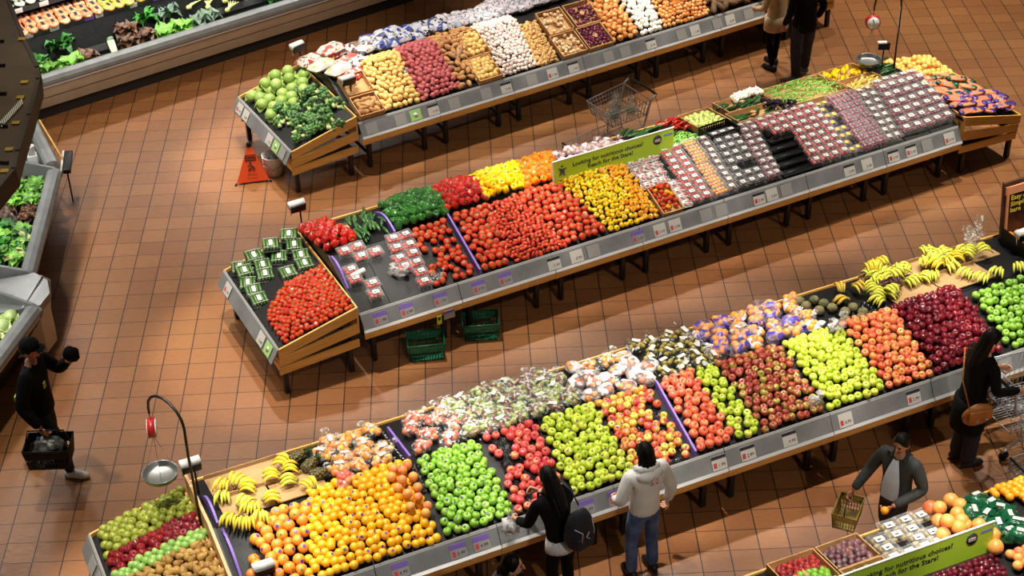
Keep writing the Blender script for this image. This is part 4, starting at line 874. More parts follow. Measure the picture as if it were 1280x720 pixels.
logs(T2, 6.68, 7.55, 1.16, 1.76, 200, 'bean', 'green bean in the long cardboard box', 'green beans in the long box', .05, .3, 1.0, .09)
logs(T2, 7.66, 8.16, 1.46, 1.78, 26, 'ysq', 'yellow squash in the box nearest the couple', 'yellow squashes', .04, .9, .4, .07)
logs(T2, 7.66, 8.16, 1.06, 1.36, 70, 'ybean', 'pale yellow bean behind the dark red packs', 'yellow beans', .04, .5, .7, .06)
logs(T2, 8.2, 8.66, 1.2, 1.78, 18, 'zuc', 'dark green courgette beside the scale post', 'courgettes beside the scale post', .02, .3, .4, .08)
roundfruit('rsquash', fruit('pale squash skin', [(186, 200, 104), (198, 210, 124)], rough=.4), .042, 'round_squash', 'squash', .9, navel='stem_brown')
heap(T2, (5.34, 5.74), (5.34, 5.74), 1.25, 1.7, .08, ['rsquash'], 'pale green round squash in the cardboard box', 'pale green squashes', .04, zfn=lambda u, v: T2.surf(v) + .03)
heap(T2, (6.2, 6.66), (6.2, 6.66), 1.72, 1.86, .07, ['wonion'], 'white bulb at the back edge beside the courgettes', 'white bulbs at the back edge', .06, zfn=lambda u, v: T2.surf(1.8) + .06)
def black_crate():
    mb = MB(); mb.box((0, 0, .006), (.46, .3, .012))
    for x in (-.22, .22): mb.box((x, 0, .06), (.012, .3, .12))
    for y in (-.145, .145):
        mb.box((0, y, .11), (.46, .012, .02)); mb.box((0, y, .02), (.46, .012, .03))
        for k in range(12): mb.box((-.2 + k * .0364, y, .06), (.014, .012, .1))
    o = mb.build('black_crate', 'black'); tag(o, 'empty black plastic crate beside the chilies', 'crate'); o.matrix_basis = on(T2, 5.5, 1.05, .02, .05, .3)
black_crate()
# right crate of the second row: carrots and onions in bags
def cz2r(u, v): return .9 - (u - 8.72) * .24
roundfruit('yonion', fruit('yellow onion skin', [(234, 178, 84), (238, 190, 100), (226, 160, 70)], rough=.35), .042, 'yellow_onion', 'onion')
for layer, (s, dz) in enumerate(((1.0, 0.0), (.72, .075), (.42, .15))):
    heap(T2, (9.17 - .42 * s, 9.17 + .42 * s), (9.17 - .42 * s, 9.17 + .42 * s), 1.42 - .38 * s, 1.42 + .38 * s, .082, ['yonion'], 'yellow onion in the tall pile at the far end of the second row', 'yellow onions', .04, zfn=lambda u, v, dz=dz: cz2r(u, v) + .02 + dz, skip=lambda u, v, s_, t, L=layer: L < 2 and .3 < s_ < .7 and .3 < t < .7)
def carrot_bag(key, mat, nm):
    o = make(nm, MB().ball((.1, 0, .03), (.055, .06, .03), 10, 7, amp=.35, freq=2, seed=len(P)), mat, 'carrot bag')
    add_part(o, MB().ball((-.125, 0, .028), (.04, .045, .025), 10, 7, amp=.4, freq=2, seed=len(P) + 3), 'bag_end', mat)
    for k in range(4): add_part(o, MB().tube([(-.12, -.045 + .03 * k, .03), (0, -.048 + .032 * k, .034), (.1, -.036 + .024 * k, .03)], [.006, .013, .017], 7), 'carrot', P_CARROT)
    add_part(o, MB().ball((0, 0, .026), (.12, .075, .032), 12, 8, amp=.15, freq=2, seed=5), 'wrapper', FL['clear']); P[key] = o
P_CARROT = fruit('bagged carrot skin', [(234, 112, 36), (238, 126, 50)], rough=.4)
carrot_bag('cbg', M['bag_green'] if 'bag_green' in M else printed('green carrot bag print', (24, 70, 48), (40, 96, 62), (16, 40, 34)), 'green_carrot_bag'); carrot_bag('cbp', printed('purple carrot bag print', (54, 36, 118), (70, 50, 140), (34, 24, 80)), 'purple_carrot_bag')
for i, (u, v) in enumerate(scatter(8.8, 9.6, .62, 1.2, 5, 4)): place(P['cbg'], Matrix.Translation(T2.P(u, v, cz2r(u, v) + .04 + .1 * R.random())) @ Matrix.Rotation(T2.a + R.uniform(-.9, -.2), 4, 'Z') @ Euler((R.uniform(-.2, .2), R.uniform(0, .3), 0)).to_matrix().to_4x4(), 'carrot bag with dark green ends between the onions and the purple bags', 'green ended carrot bags')
for i, (u, v) in enumerate(scatter(8.8, 9.7, .1, .6, 6, 5)): place(P['cbp'], Matrix.Translation(T2.P(u, v, cz2r(u, v) + .04 + .08 * R.random())) @ Matrix.Rotation(T2.a + R.uniform(-.5, .8), 4, 'Z') @ Euler((R.uniform(-.2, .2), R.uniform(0, .3), 0)).to_matrix().to_4x4(), 'carrot bag with purple ends along the front of the end crate', 'purple ended carrot bags')
# ------------------------------------------------------------------ shell of the hall, far out of the picture
for nm, c, d in (('wall_back', (8, 17.9, 6), (44, .2, 12)), ('wall_left', (-13.9, -2, 6), (.2, 40, 12)), ('wall_right', (29.9, -2, 6), (.2, 40, 12))):
    tag(MB().box(c, d).build(nm, noisy(nm + ' paint', (214, 200, 178), (206, 190, 166), 3, .8)), kind='structure')
# ------------------------------------------------------------------ chilled cases
M['bumper'] = noisy('grey bumper', (120, 122, 122), (138, 140, 139), 4, .35)
M['panel'] = noisy('cream enamel panel', (204, 194, 172), (194, 184, 160), 3, .45)
M['band'] = plain('brown band', (116, 86, 48), .5); M['kick'] = plain('dark kick plate', (30, 24, 20), .6)
M['well'] = noisy('black case lining', (16, 17, 18), (30, 31, 33), 20, .35)
M['shelf_edge'] = plain('dark shelf edge', (44, 46, 50), .4)
def case(mat, L, label, shelves=(), lend=True, rend=True, depth=1.0, face=('panel', 'band')):
    r = empty('chilled_case', mat, label=label, cat='refrigerated case')
    pr = [(.0, .66), (-.035, .70), (-.04, .75), (-.01, .80), (.05, .825), (.12, .81), (.15, .77), (.15, .66)]
    MB().prism(pr, 0, L).build('bumper', 'bumper', r)
    mb = MB(); mb.prism([(-.012, .645), (.03, .645), (.03, .665), (-.012, .665)], 0, L, 0); mb.build('bright_trim', 'railedge', r)
    mb = MB(); mb.prism([(.12, .43), (.16, .43), (.06, .62), (.02, .62)], 0, L, 0); mb.prism([(.145, .40), (.18, .40), (.16, .43), (.13, .43)], 0, L, 1); mb.prism([(.255, .2), (.29, .2), (.18, .40), (.14, .40)], 0, L, 0); mb.build('front_panel', list(face), r)
    MB().box((L / 2, .37, .1), (L, .08, .2)).build('kick_plate', 'kick', r)
    mb = MB(); mb.prism([(.14, .62), (.66, .68), (.66, .72), (.14, .66)], 0, L); mb.prism([(.40, .66), (.43, .66), (.43, .74), (.40, .74)], 0, L); mb.prism([(.66, .68), (.70, .68), (.86, 1.04), (.82, 1.04)], 0, L)
    mb.box((L / 2, depth + .35, .9), (L, .05, 1.8)); mb.box((L / 2, .85, .35), (L, .8, .5)); mb.build('well', 'well', r)
    for k, (v, z, d) in enumerate(shelves):
        mb = MB(); mb.prism([(v, z), (v + d, z + .06), (v + d, z + .09), (v, z + .03)], 0, L, 0); mb.prism([(v - .012, z - .02), (v, z - .02), (v, z + .06), (v - .012, z + .06)], 0, L, 1)
        sh = mb.build('shelf', ['well', 'shelf_edge'], r)
        for i in range(int(L / .55)):
            for q, w_ in ((0, .14), (.16, .12)):
                if R.random() < .75: MB().box((.2 + i * .55 + q, v - .016, z + .02), (w_, .004, .075), bev=.001).build('price_card', ['purple' if (i * 2 + (q > 0)) % 4 == 0 else 'card'], sh)
    ep = [(.26, .16), (-.045, .7), (-.045, .76), (.05, .83), (.6, 1.0), (depth + .3, 1.8), (depth + .35, 1.8), (depth + .35, .1), (.3, .1)]
    for f, u in ((lend, -.02), (rend, L + .02)):
        if f: MB().prism(ep, u - .02, u + .02).build('end_panel', 'bumper', r)
    return r
CM = Matrix.Translation((-.5155, -.1092, 0)) @ Matrix.Rotation(rad(32.6), 4, 'Z') @ Matrix.Translation((-.1, 0, 0))
case(CM, 6.6, 'long chilled produce case with grey bumper along the top of the aisle', [(.86, 1.06, .42), (1.12, 1.36, .4)], depth=1.3)
def facing(p, q):
    a = math.atan2(q[1] - p[1], q[0] - p[0]); return Matrix.Translation((p[0], p[1], 0)) @ Matrix.Rotation(a, 4, 'Z'), math.hypot(q[0] - p[0], q[1] - p[1])
# island of three cases down the left side; each front runs so that its well lies to the left
LA, l1 = facing((-.40, -1.05), (.0, -1.0)); 
m1, l1 = facing((.12, -2.45), (-.42, -1.1)); m2, l2 = facing((.30, -5.0), (.19, -2.62)); m3, l3 = facing((.16, -7.6), (.50, -5.72))
def mir(p, q):   # front line from q down to p, well on the left (negative x)
    a = math.atan2(p[1] - q[1], p[0] - q[0]); return Matrix.Translation((q[0], q[1], 0)) @ Matrix.Rotation(a, 4, 'Z'), math.hypot(p[0] - q[0], p[1] - q[1])
m1, l1 = facing((.14, -2.42), (-.46, -1.0)); m2, l2 = facing((.30, -4.98), (.20, -2.64)); m3, l3 = facing((.02, -7.6), (.50, -5.74))
case(m1, l1, 'chilled case end beside the push broom, with white boxes inside', lend=False, face=('kick', 'kick'))
case(m2, l2, 'chilled case of leafy greens along the left aisle', lend=True, face=('kick', 'kick'))
case(m3, l3, 'chilled case of pale lettuces beside the man in the cap', rend=True, face=('kick', 'kick'))
def corner(p, q, label):
    r = empty('corner_unit', Matrix.Translation((p[0], p[1], 0)), label=label, cat='case corner')
    d = Vector((q[0] - p[0], q[1] - p[1], 0)); n = Vector((d.y, -d.x, 0)).normalized()
    b = [Vector((0, 0, 0)) - n * .5, Vector((0, 0, 0)), d * .3 + n * .13, d * .7 + n * .13, d, d - n * .5]
    MB().prism([(v.x, v.y) for v in b], .12, .7, axis='z').build('body', 'panel', r)
    MB().prism([(v.x * 1.0, v.y) for v in [b[0], b[1] + n * .03, b[2] + n * .03, b[3] + n * .03, b[4] + n * .03, b[5]]], .7, .80, axis='z').build('top', 'bumper', r)
corner((.50, -5.70), (.31, -5.02), 'rounded cream corner unit between two left chilled cases')
def loose_hose():
    pts = [at(28, 385, .8), at(52, 345, .82), at(62, 350, .7), at(63, 380, .45), at(55, 415, .12), at(48, 430, .02)]
    o = MB().tube(pts, .012, 6).build('white_hose', 'white'); tag(o, 'thin white hose looping off the left case to the floor', 'hose')
loose_hose()
# clear dividers on the left cases
for i, (p, q, lab) in enumerate((((.18, -4.4), (-.45, -3.6), 'slanted clear divider standing in the left greens case'), ((.12, -2.5), (-.5, -2.3), 'clear divider by the white boxes of the left case'))):
    d = Vector((q[0] - p[0], q[1] - p[1], 0)); mb = MB(); n = Vector((-d.y, d.x, 0)).normalized() * .004
    vs = [Vector((p[0], p[1], .8)), Vector((q[0], q[1], .8)), Vector((q[0], q[1], 1.25)), Vector((p[0], p[1], .95))]
    mb.add([v - n for v in vs] + [v + n for v in vs], [(3, 2, 1, 0), (4, 5, 6, 7)] + [(k, (k + 1) % 4, 4 + (k + 1) % 4, 4 + k) for k in range(4)], 0, False)
    o = mb.build('clear_divider', FL['clear']); tag(o, lab, 'divider')
# ------------------------------------------------------------------ leafy goods
def leafmat(n, a, b): return fruit(n, [a, b, tuple(int(x * .8) for x in a)], tuple(min(255, int(x * 1.25)) for x in b), 12, .5, .7, rough=.45)
LM = {'lettuce': leafmat('lettuce leaf', (104, 164, 58), (128, 184, 74)), 'dark': leafmat('dark leaf', (44, 104, 40), (58, 126, 46)), 'red': leafmat('red leaf', (74, 44, 36), (96, 64, 40)), 'pale': leafmat('pale leaf', (176, 204, 120), (196, 216, 150)), 'bluish': leafmat('bluish leaf', (96, 122, 104), (120, 144, 122)), 'broc': leafmat('broccoli head', (58, 98, 52), (84, 126, 66))}
def leaves(mb, n, r, h, w, curl=.6, ruff=.25, seed=0, lo=.2, mi=0):
    rr = random.Random(seed)
    for k in range(n):
        a = k * 2.399 + rr.uniform(-.3, .3); el = lo + (1.25 - lo) * (k / n); L = r * rr.uniform(.8, 1.15); ww = w * rr.uniform(.8, 1.2); ph = rr.random() * 6
        D = Vector((math.cos(a), math.sin(a), 0)); S = Vector((-D.y, D.x, 0))
        def f(s, t, D=D, S=S, el=el, L=L, ww=ww, ph=ph):
            x = (s - .5) * 2; q = el - curl * t * t
            p = D * (L * t * math.cos(q)) + Vector((0, 0, h * t * math.sin(q) * 1.2 + .005))
            wd = ww * math.sin(PI * min(1, t * .9 + .08)) ** .7
            return p + S * x * wd + Vector((0, 0, ruff * ww * math.sin(9 * t + ph + x * 3) * abs(x) + ww * .35 * x * x))
        mb.grid(f, 4, 5, mi)
def leafy(key, name, cat, leaf, n, r, h, w, curl=.6, ruff=.3, stalk=None, lo=.2, core=None):
    mb = MB(); leaves(mb, n, r, h, w, curl, ruff, len(P), lo)
    if core: mb.ball((0, 0, core), (core * 1.1, core * 1.1, core), 10, 7, amp=.15, freq=3)
    o = make(name, mb, leaf, cat)
    if stalk: add_part(o, MB().tube([(0, 0, -.03), (0, 0, .03)], [.022, .028], 8), 'stalk', stalk)
    P[key] = o
M['stalkpale'] = plain('pale stalk', (214, 220, 178), .5)
leafy('lettuce', 'lettuce_head', 'lettuce', LM['lettuce'], 16, .15, .13, .07, stalk='stalkpale', core=.05); leafy('redlet', 'red_lettuce', 'lettuce', LM['red'], 16, .14, .12, .065, stalk='stalkpale', core=.05)
leafy('dark', 'leafy_bunch', 'greens', LM['dark'], 14, .17, .14, .05, ruff=.5, stalk='stalkpale'); leafy('kale', 'kale_bunch', 'greens', LM['bluish'], 14, .14, .12, .05, ruff=.6, stalk='stalkpale'); leafy('pale', 'pale_lettuce', 'lettuce', LM['pale'], 16, .13, .13, .07, curl=1.1, core=.075)
def cabbage():
    mb = MB().ball((0, 0, .09), (.1, .1, .092), 14, 9, amp=.05, freq=2); o = make('cabbage', mb, FM['cab'], 'cabbage'); lf = MB(); leaves(lf, 6, .12, .17, .085, 1.1, .1, 3, .5); lf.v = [v * 1.0 for v in lf.v]
    add_part(o, lf, 'outer_leaves', FM['cab']); P['cab'] = o
cabbage()
def broccoli():
    rr = random.Random(3); st = MB().tube([(0, 0, 0), (0, 0, .07)], [.024, .028], 8)
    hd = MB()
    for k in range(11):
        a = k * 2.4; q = math.sqrt(k / 11) * .065; b = Vector((math.cos(a) * q, math.sin(a) * q, .12 - q * .5))
        st.tube([(0, 0, .06), b * .9], [.014, .01], 5); hd.ball(b, .03, 8, 6, amp=.35, freq=4, seed=k)
    o = make('broccoli', hd, LM['broc'], 'broccoli'); add_part(o, st, 'stalk', M['broc_stalk']); P['broc'] = o
M['broc_stalk'] = plain('broccoli stalk', (196, 210, 140), .5); broccoli()
def leek():
    mb = MB(); rr = random.Random(5)
    for k in range(9):
        a = -1 + k * .25; mb.grid(lambda s, t, a=a: Vector(((t * .26 + .12), math.sin(a) * .09 * t * 1.2 + (s - .5) * .03, .02 + .03 * t * math.cos(a * 2) + .012 * abs(s - .5))), 2, 6)
    o = make('leek_bunch', mb, LM['bluish'], 'leek'); s_ = MB()
    for k in range(4): s_.tube([(-.12, -.02 + k * .014, .015), (.14, -.026 + k * .018, .02)], .012, 7)
    add_part(o, s_, 'white_stem', 'stalkpale'); P['leek'] = o
leek()
def fennel():
    mb = MB()
    for k in range(5):
        a = -.5 + .25 * k; mb.tube([(0, 0, .04), (.1, a * .06, .05), (.2, a * .18, .07)], [.02, .012, .008], 7)
    mb.ball((-.04, 0, .04), (.05, .045, .035), 10, 7); P['fennel'] = make('fennel_bulb', mb, M['stalkpale2'], 'fennel')
M['stalkpale2'] = plain('pale green stalks', (204, 210, 130), .5); fennel()
def crumpled(mats): pass
def on_case(mat, u, v, z, rz=0, rx=0, ry=0, s=1.0): return mat @ TR((u, v, z), rz, rx, ry, s)
for key, u, v, z, rz, lab in (('lettuce', .35, .3, .69, 0, 'bright leafy lettuce at the left end of the upper case'), ('dark', .28, .5, .72, .6, 'tall parsley-like bunch at the left end of the upper case'), ('lettuce', .72, .28, .69, 1, 'curly lettuce right of the left-end bunches'), ('redlet', .98, .3, .69, 2, 'small red lettuce with a white stump'),
    ('dark', .75, .72, .84, .4, 'single green bunch alone against the black back'), ('leek', 1.42, .4, .72, 1.3, 'bundle of leeks with white stems pointing down'), ('redlet', 1.75, .62, .78, 0, 'dark red lettuce behind the leeks'), ('redlet', 1.72, .36, .7, 1, 'dark red lettuce right of the leeks'), ('redlet', 1.95, .42, .7, 2, 'red lettuce before the curly greens'),
    ('dark', 2.1, .74, .86, 1, 'dark green bunch above the red lettuces'), ('lettuce', 2.22, .32, .69, 2, 'light green lettuce at the bumper'), ('lettuce', 2.5, .36, .69, 0, 'second light green lettuce at the bumper beside the kale'), ('kale', 2.48, .72, .84, 1, 'bluish kale high on the back'), ('kale', 2.78, .34, .69, 2, 'bluish kale at the bumper'), ('kale', 2.98, .42, .7, 0, 'bluish kale right of the first one')):
    place(P[key], on_case(CM, u, v, z, rz, s=1.5), lab)
for i, (u, v) in enumerate(((2.85, .7), (3.1, .6), (3.2, .8), (3.4, .62), (3.35, .42), (3.6, .7), (3.7, .55))): place(P['fennel'], on_case(CM, u, v, .74 + (v - .4) * .3, 1.2 + R.uniform(-.6, .6)), 'pale fennel bulb in the middle of the upper case', 'fennel bulbs')
for i in range(7): place(P['dark'], on_case(CM, 4.1 + .16 * (i % 4), .4 + .28 * (i // 4) + R.uniform(-.05, .05), .72 + .1 * (i // 4), R.random() * 6), 'dark herb bunch left of the empty black trays', 'herb bunches left of the empty trays')
for i in range(8): place(P['lettuce'], on_case(CM, 5.25 + .16 * (i % 4), .36 + .26 * (i // 4), .7 + .1 * (i // 4), R.random() * 6, s=.8), 'small bright green bunch right of the empty black trays', 'green bunches right of the empty trays')
def film_pack(key, fillcol, nm):
    mb = MB().ball((0, 0, .035), (.1, .075, .035), 12, 8, amp=.12, freq=2); o = make(nm, mb, printed(nm + ' print', fillcol[0], fillcol[1], fillcol[2], 18), 'salad bag')
    add_part(o, MB().box((0, 0, .072), (.07, .04, .003)), 'label', 'ink'); P[key] = o
film_pack('sal_o', ((232, 140, 96), (240, 168, 120), (226, 110, 74)), 'orange_salad_bag'); film_pack('sal_g', ((236, 168, 76), (150, 196, 60), (232, 130, 70)), 'mixed_salad_bag'); film_pack('sal_w', ((226, 230, 206), (206, 216, 170), (240, 240, 232)), 'pale_salad_bag')
for j in range(3):
    for i in range(22):
        u = .1 + i * .17 + R.uniform(-.02, .02); v = .92 + j * .13
        place(P['sal_o' if i < 9 or i > 13 else 'sal_g'], on_case(CM, u, v, 1.1 + j * .03, 1.57 + R.uniform(-.15, .15), 0, -.15, 1.2), 'orange bag of cut vegetables on the lower shelf of the upper case' if i < 9 or i > 13 else 'yellow and green salad bag between the orange bags', 'orange bags on the lower shelf' if i < 9 or i > 13 else 'mixed salad bags on the lower shelf')
for j in range(2):
    for i in range(12): place(P['sal_w'], on_case(CM, .08 + i * .17, 1.2 + j * .14, 1.41 + j * .03, 1.57 + R.uniform(-.2, .2)), 'pale salad bag on the upper shelf of the upper case', 'pale salad bags on the upper shelf')
for k, u in enumerate((4.62, 4.98)):
    mb = MB(); mb.box((0, 0, .004), (.33, .5, .008)); mb.box((-.16, 0, .03), (.008, .5, .06)); mb.box((.16, 0, .03), (.008, .5, .06)); mb.box((0, -.25, .03), (.33, .008, .06)); mb.box((0, .25, .03), (.33, .008, .06))
    o = mb.build('empty_tray', 'tray'); tag(o, ('left' if k == 0 else 'right') + ' one of two empty black trays in the upper case', 'tray'); o.matrix_basis = on_case(CM, u, .42, .70, 0, .12)
# crate of cabbages and broccoli
def cz1(u, v): return .655 + (u + 1.0) * .24
for i, (u, v, dz) in enumerate([(-.88 + .165 * a + .08 * (b % 2), 1.02 + .165 * b, 0) for b in range(5) for a in range((3, 4, 5, 5, 4)[b])] + [(-.7, 1.62, .13), (-.5, 1.7, .13), (-.3, 1.62, .13), (-.56, 1.46, .13), (-.36, 1.44, .12)]):
    place(P['cab'], Matrix.Translation(T1.P(u, v, cz1(u, v) + dz * .85)) @ rot_up(0, R.random() * 6, .4) @ Matrix.Scale(.86, 4), 'round green cabbage heaped at the back of the crate above the warning cone', 'cabbages in the crate')
for i in range(62):
    u = -.92 + .84 * R.random(); v = .14 + (.95 + .5 * max(0, u + .5)) * R.random()
    place(P['broc'], Matrix.Translation(T1.P(u, v, cz1(u, v) + .02 + .05 * R.random())) @ rot_up(0, R.random() * 6, 1.9), 'broccoli crown at the front of the crate below the cabbages', 'broccoli in the crate')
# left cases
def on2(m, u, v, dz=0, rz=0, s=1.0): return m @ TR((u, v, .68 + (v - .14) * .12 + dz), rz, 0, 0, s)
for i in range(9): place(P['lettuce'], on2(m2, 1.62 + .16 * (i % 4) + R.uniform(-.04, .04), .26 + .24 * (i // 4), .02, R.random() * 6, 1.0), 'bright green leafy bunch at the far end of the left greens case', 'bright bunches in the left case')
for i in range(6): place(P['redlet'], on2(m2, 1.3 + .13 * (i % 3), .26 + .26 * (i // 3), .01, R.random() * 6, .9), 'dark purple leafy bunch between green ones in the left case', 'dark bunches in the left case')
for i in range(14): place(P['dark' if i % 2 else 'lettuce'], on2(m2, .35 + .17 * (i % 5) + R.uniform(-.04, .04), .25 + .22 * (i // 5), .02, R.random() * 6, .95), 'mixed green bunch at the near end of the left greens case', 'mixed greens in the left case')
for i in range(3): place(P['fennel'], on2(m2, .42 + .22 * i, .22, .04, 2 + i), 'pale yellow green bulb lying on the left greens', 'bulbs on the left greens')
for i in range(14): place(P['pale'], on2(m3, 1.75 - .2 * (i % 7), .26 + .24 * (i // 7), .0, R.random() * 6, 1.0), 'pale round lettuce in the case beside the man in the cap', 'pale lettuces beside the man')
for i in range(5): place(P['lettuce'], on2(m3, .75 - .18 * i, .24, .04, R.random() * 6, 1.0), 'leafy lettuce nearest the man in the cap', 'leafy lettuces beside the man')
for i, (u, v, sz, lab) in enumerate(((.15, .27, (.13, .13, .2), 'white box in the case end, beside the white cup'), (.13, .48, (.14, .14, .16), 'wider white box behind the other white box'), (.62, .36, (.2, .16, .16), 'pale box furthest along the left case end'))):
    mb = MB(); mb.box((0, 0, sz[2] / 2), sz, bev=.006); o = mb.build('white_box', 'white'); MB().box((0, -sz[1] / 2 - .002, sz[2] * .5), (sz[0] * .6, .003, sz[2] * .5)).build('label', 'card_grey', o); tag(o, lab, 'box'); o.matrix_basis = m1 @ TR((u, v, .7), -.1)
o = MB().lathe([(.04, 0), (.05, .12), (.055, .13), (.05, .13)], 14).build('white_cup', 'white'); tag(o, 'white cup standing on the white boxes of the left case', 'cup'); o.matrix_basis = m1 @ TR((.15, .27, .9))
for i in range(6): place(P['dark'], m1 @ TR((.3 + .13 * i, .24 + .1 * (i % 2), .7), R.random() * 6, 0, 0, .55), 'small dark potted herb among the white boxes', 'dark herbs by the white boxes')
# push broom leaning on the case end
b0, b1 = at(83, 190, .62), at(80, 215, .62)
r = empty('push_broom', Matrix.Translation((b0 + b1) / 2 * 1.0), label='push broom with black bristles leaning on the left case', cat='broom')
d = (b1 - b0).normalized(); an = math.atan2(d.y, d.x); L = (b1 - b0).length
pr_ = Vector((-d.y, d.x, 0)); pr_ = pr_ if pr_.x > 0 else -pr_
MB().box(pr_ * -.035, (L, .03, .07), Matrix.Rotation(an, 4, 'Z'), bev=.008).build('block', 'white', r)
mb = MB().box(pr_ * .035 + Vector((0, 0, -.005)), (L * .98, .1, .06), Matrix.Rotation(an, 4, 'Z'), bev=.006); mb.build('bristles', 'black', r)
h0 = Vector((-.02, 0, .04)); h1 = at(49, 150, .9) - (b0 + b1) / 2
MB().tube([h0, h1], .014, 8).build('handle', 'pine', r)
mb = MB().tube([(0, 0, -.02), (0, 0, -.62)], .012, 6); mb.build('stand', 'black_metal', r)
# ------------------------------------------------------------------ canopy hanging over the left cases (seen from above)
M['soffit'] = noisy('dark brown canopy board', (74, 56, 36), (60, 44, 28), 2, .7); M['soffit_edge'] = plain('dark canopy edge', (48, 36, 26), .6)
zt = 2.6; out = [at(8, -6, zt), at(30, 50, zt), at(47, 85, zt), at(48, 100, zt), at(36, 145, zt), at(22, 190, zt), at(17, 212, zt), at(-6, 240, zt)]
pts = [(p.x, p.y) for p in out]; inner = [(p[0] - 2.2, p[1]) for p in pts]
r = empty('canopy', Matrix.Translation((-.8, -4, zt)), label='dark brown canopy hanging over the left chilled cases', cat='canopy'); lp = [(x + .8, y + 4) for x, y in pts]
poly = lp + [(-2.2, lp[-1][1]), (-2.2, lp[0][1])]
MB().prism(poly[::-1], -.06, -.0, axis='z').build('top_board', 'soffit', r)
mb = MB()
for a, b in zip(lp[:-1], lp[1:]):
    d = Vector((b[0] - a[0], b[1] - a[1], 0)); mb.box(((a[0] + b[0]) / 2, (a[1] + b[1]) / 2, -.1), (d.length + .03, .05, .24), Matrix.Rotation(math.atan2(d.y, d.x), 4, 'Z'))
mb.build('edge_board', 'soffit_edge', r)
for k, (x, y) in enumerate(((3, 45), (6, 75), (8, 110), (10, 150), (6, 195))):
    q = at(20 + k * 2, y, zt) - r.matrix_world.translation; MB().box((q.x - .95, q.y, .02), (1.7, .03, .05), Matrix.Rotation(-.2, 4, 'Z')).build('joist', 'soffit_edge', r)
M['yellow_tab'] = plain('yellow tab', (150, 120, 30), .6)
for k, (x, y) in enumerate(((31, 104), (26, 123), (12, 188), (6, 215), (20, 155), (28, 50))):
    q = at(x, y, zt) - r.matrix_world.translation; MB().box((q.x, q.y, .012), (.09, .07, .02)).build('tab', 'yellow_tab', r)
q0, q1 = at(2, 158, zt) - r.matrix_world.translation, at(28, 130, zt) - r.matrix_world.translation
g = MB()
for k in range(14): p = q0.lerp(q1, k / 13); g.box((p.x, p.y, .03), (.012, .14, .012), Matrix.Rotation(.3, 4, 'Z'), mi=0)
g.build('vent_grille', 'card', r)
# ------------------------------------------------------------------ bananas, pineapples, spiny fruit
def banana_mb(L=.17, r=.0165, bend=.05, off=Vector((0, 0, 0)), tilt=0, yaw=0):
    pts = []
    for k in range(8):
        t = k / 7; pts.append(Vector((L * t, 0, bend * math.sin(PI * t))))
    rs = [r * q for q in (.35, .5, .9, 1, 1, .92, .6, .25)]
    mb = MB().tube(pts, rs, 6); E3 = Euler((0, -tilt, yaw)).to_matrix(); mb.v = [E3 @ v + off for v in mb.v]; return mb
M['ban_tip'] = plain('banana crown', (120, 110, 50), .6)
def bunch(key, mat, n=5, seed=0):
    rr = random.Random(seed); root = make('banana_bunch', MB().ball((0, 0, .05), (.022, .03, .024), 8, 6), M['ban_tip'], 'banana bunch')
    for k in range(n):
        a = (k - (n - 1) / 2) * .1 + rr.uniform(-.05, .05)
        add_part(root, banana_mb(.17 * rr.uniform(.92, 1.08), .0175, .06, Vector((0, .021 * (k - (n - 1) / 2), .03 + .014 * (k % 2))), -.05 + .1 * (k % 2), a), 'banana', mat)
    P[key] = root
for k in range(3): bunch('ban%d' % k, FM['ban'] if k < 2 else FM['bangreen'], 5 + k % 2, k)
bunch('bang0', FM['bangreen'], 6, 7); bunch('bang1', FM['bangreen'], 5, 8)
def sheet(T, u0, u1, v0, v1, label, z=.012):
    vm = (v0 + v1) / 2; mb = MB(); w, d = u1 - u0, v1 - v0; mb.box((0, 0, .0), (w, d, .012)); mb.box((0, d / 2 - .01, .02), (w, .012, .05))
    o = mb.build('cardboard_sheet', 'paperboard'); o.matrix_basis = on(T, (u0 + u1) / 2, vm, z, 0, 1); tag(o, label, 'cardboard')
sheet(T3, -1.86, -1.36, 1.0, 1.38, 'pale cardboard sheet under bananas nearest the purple panels', .03); sheet(T3, -1.86, -1.1, 1.4, 1.82, 'pale cardboard sheet at the back edge by the scale pole'); sheet(T3, -1.34, -.82, 1.0, 1.38, 'pale cardboard sheet beside the pineapples', .03)
for i, (x, y) in enumerate(((282, 600), (292, 608), (280, 618), (300, 612), (318, 636), (300, 640), (330, 632), (308, 652), (326, 645), (292, 652))):
    u, v = T3.uv(x, y, 1.08); place(P['ban%d' % (i % 3)], on(T3, u, v, .045, R.uniform(0, 6.28)), 'small yellow banana bunch on the cardboard by the scale pole', 'bananas by the scale pole')
for i, (x, y) in enumerate(((352, 588), (362, 580), (372, 605), (394, 618), (350, 597))):
    u, v = T3.uv(x, y, 1.08); place(P['ban%d' % (i % 3)], on(T3, u, v, .045, R.uniform(0, 6.28)), 'yellow banana bunch on the cardboard left of the pineapples', 'bananas left of the pineapples')
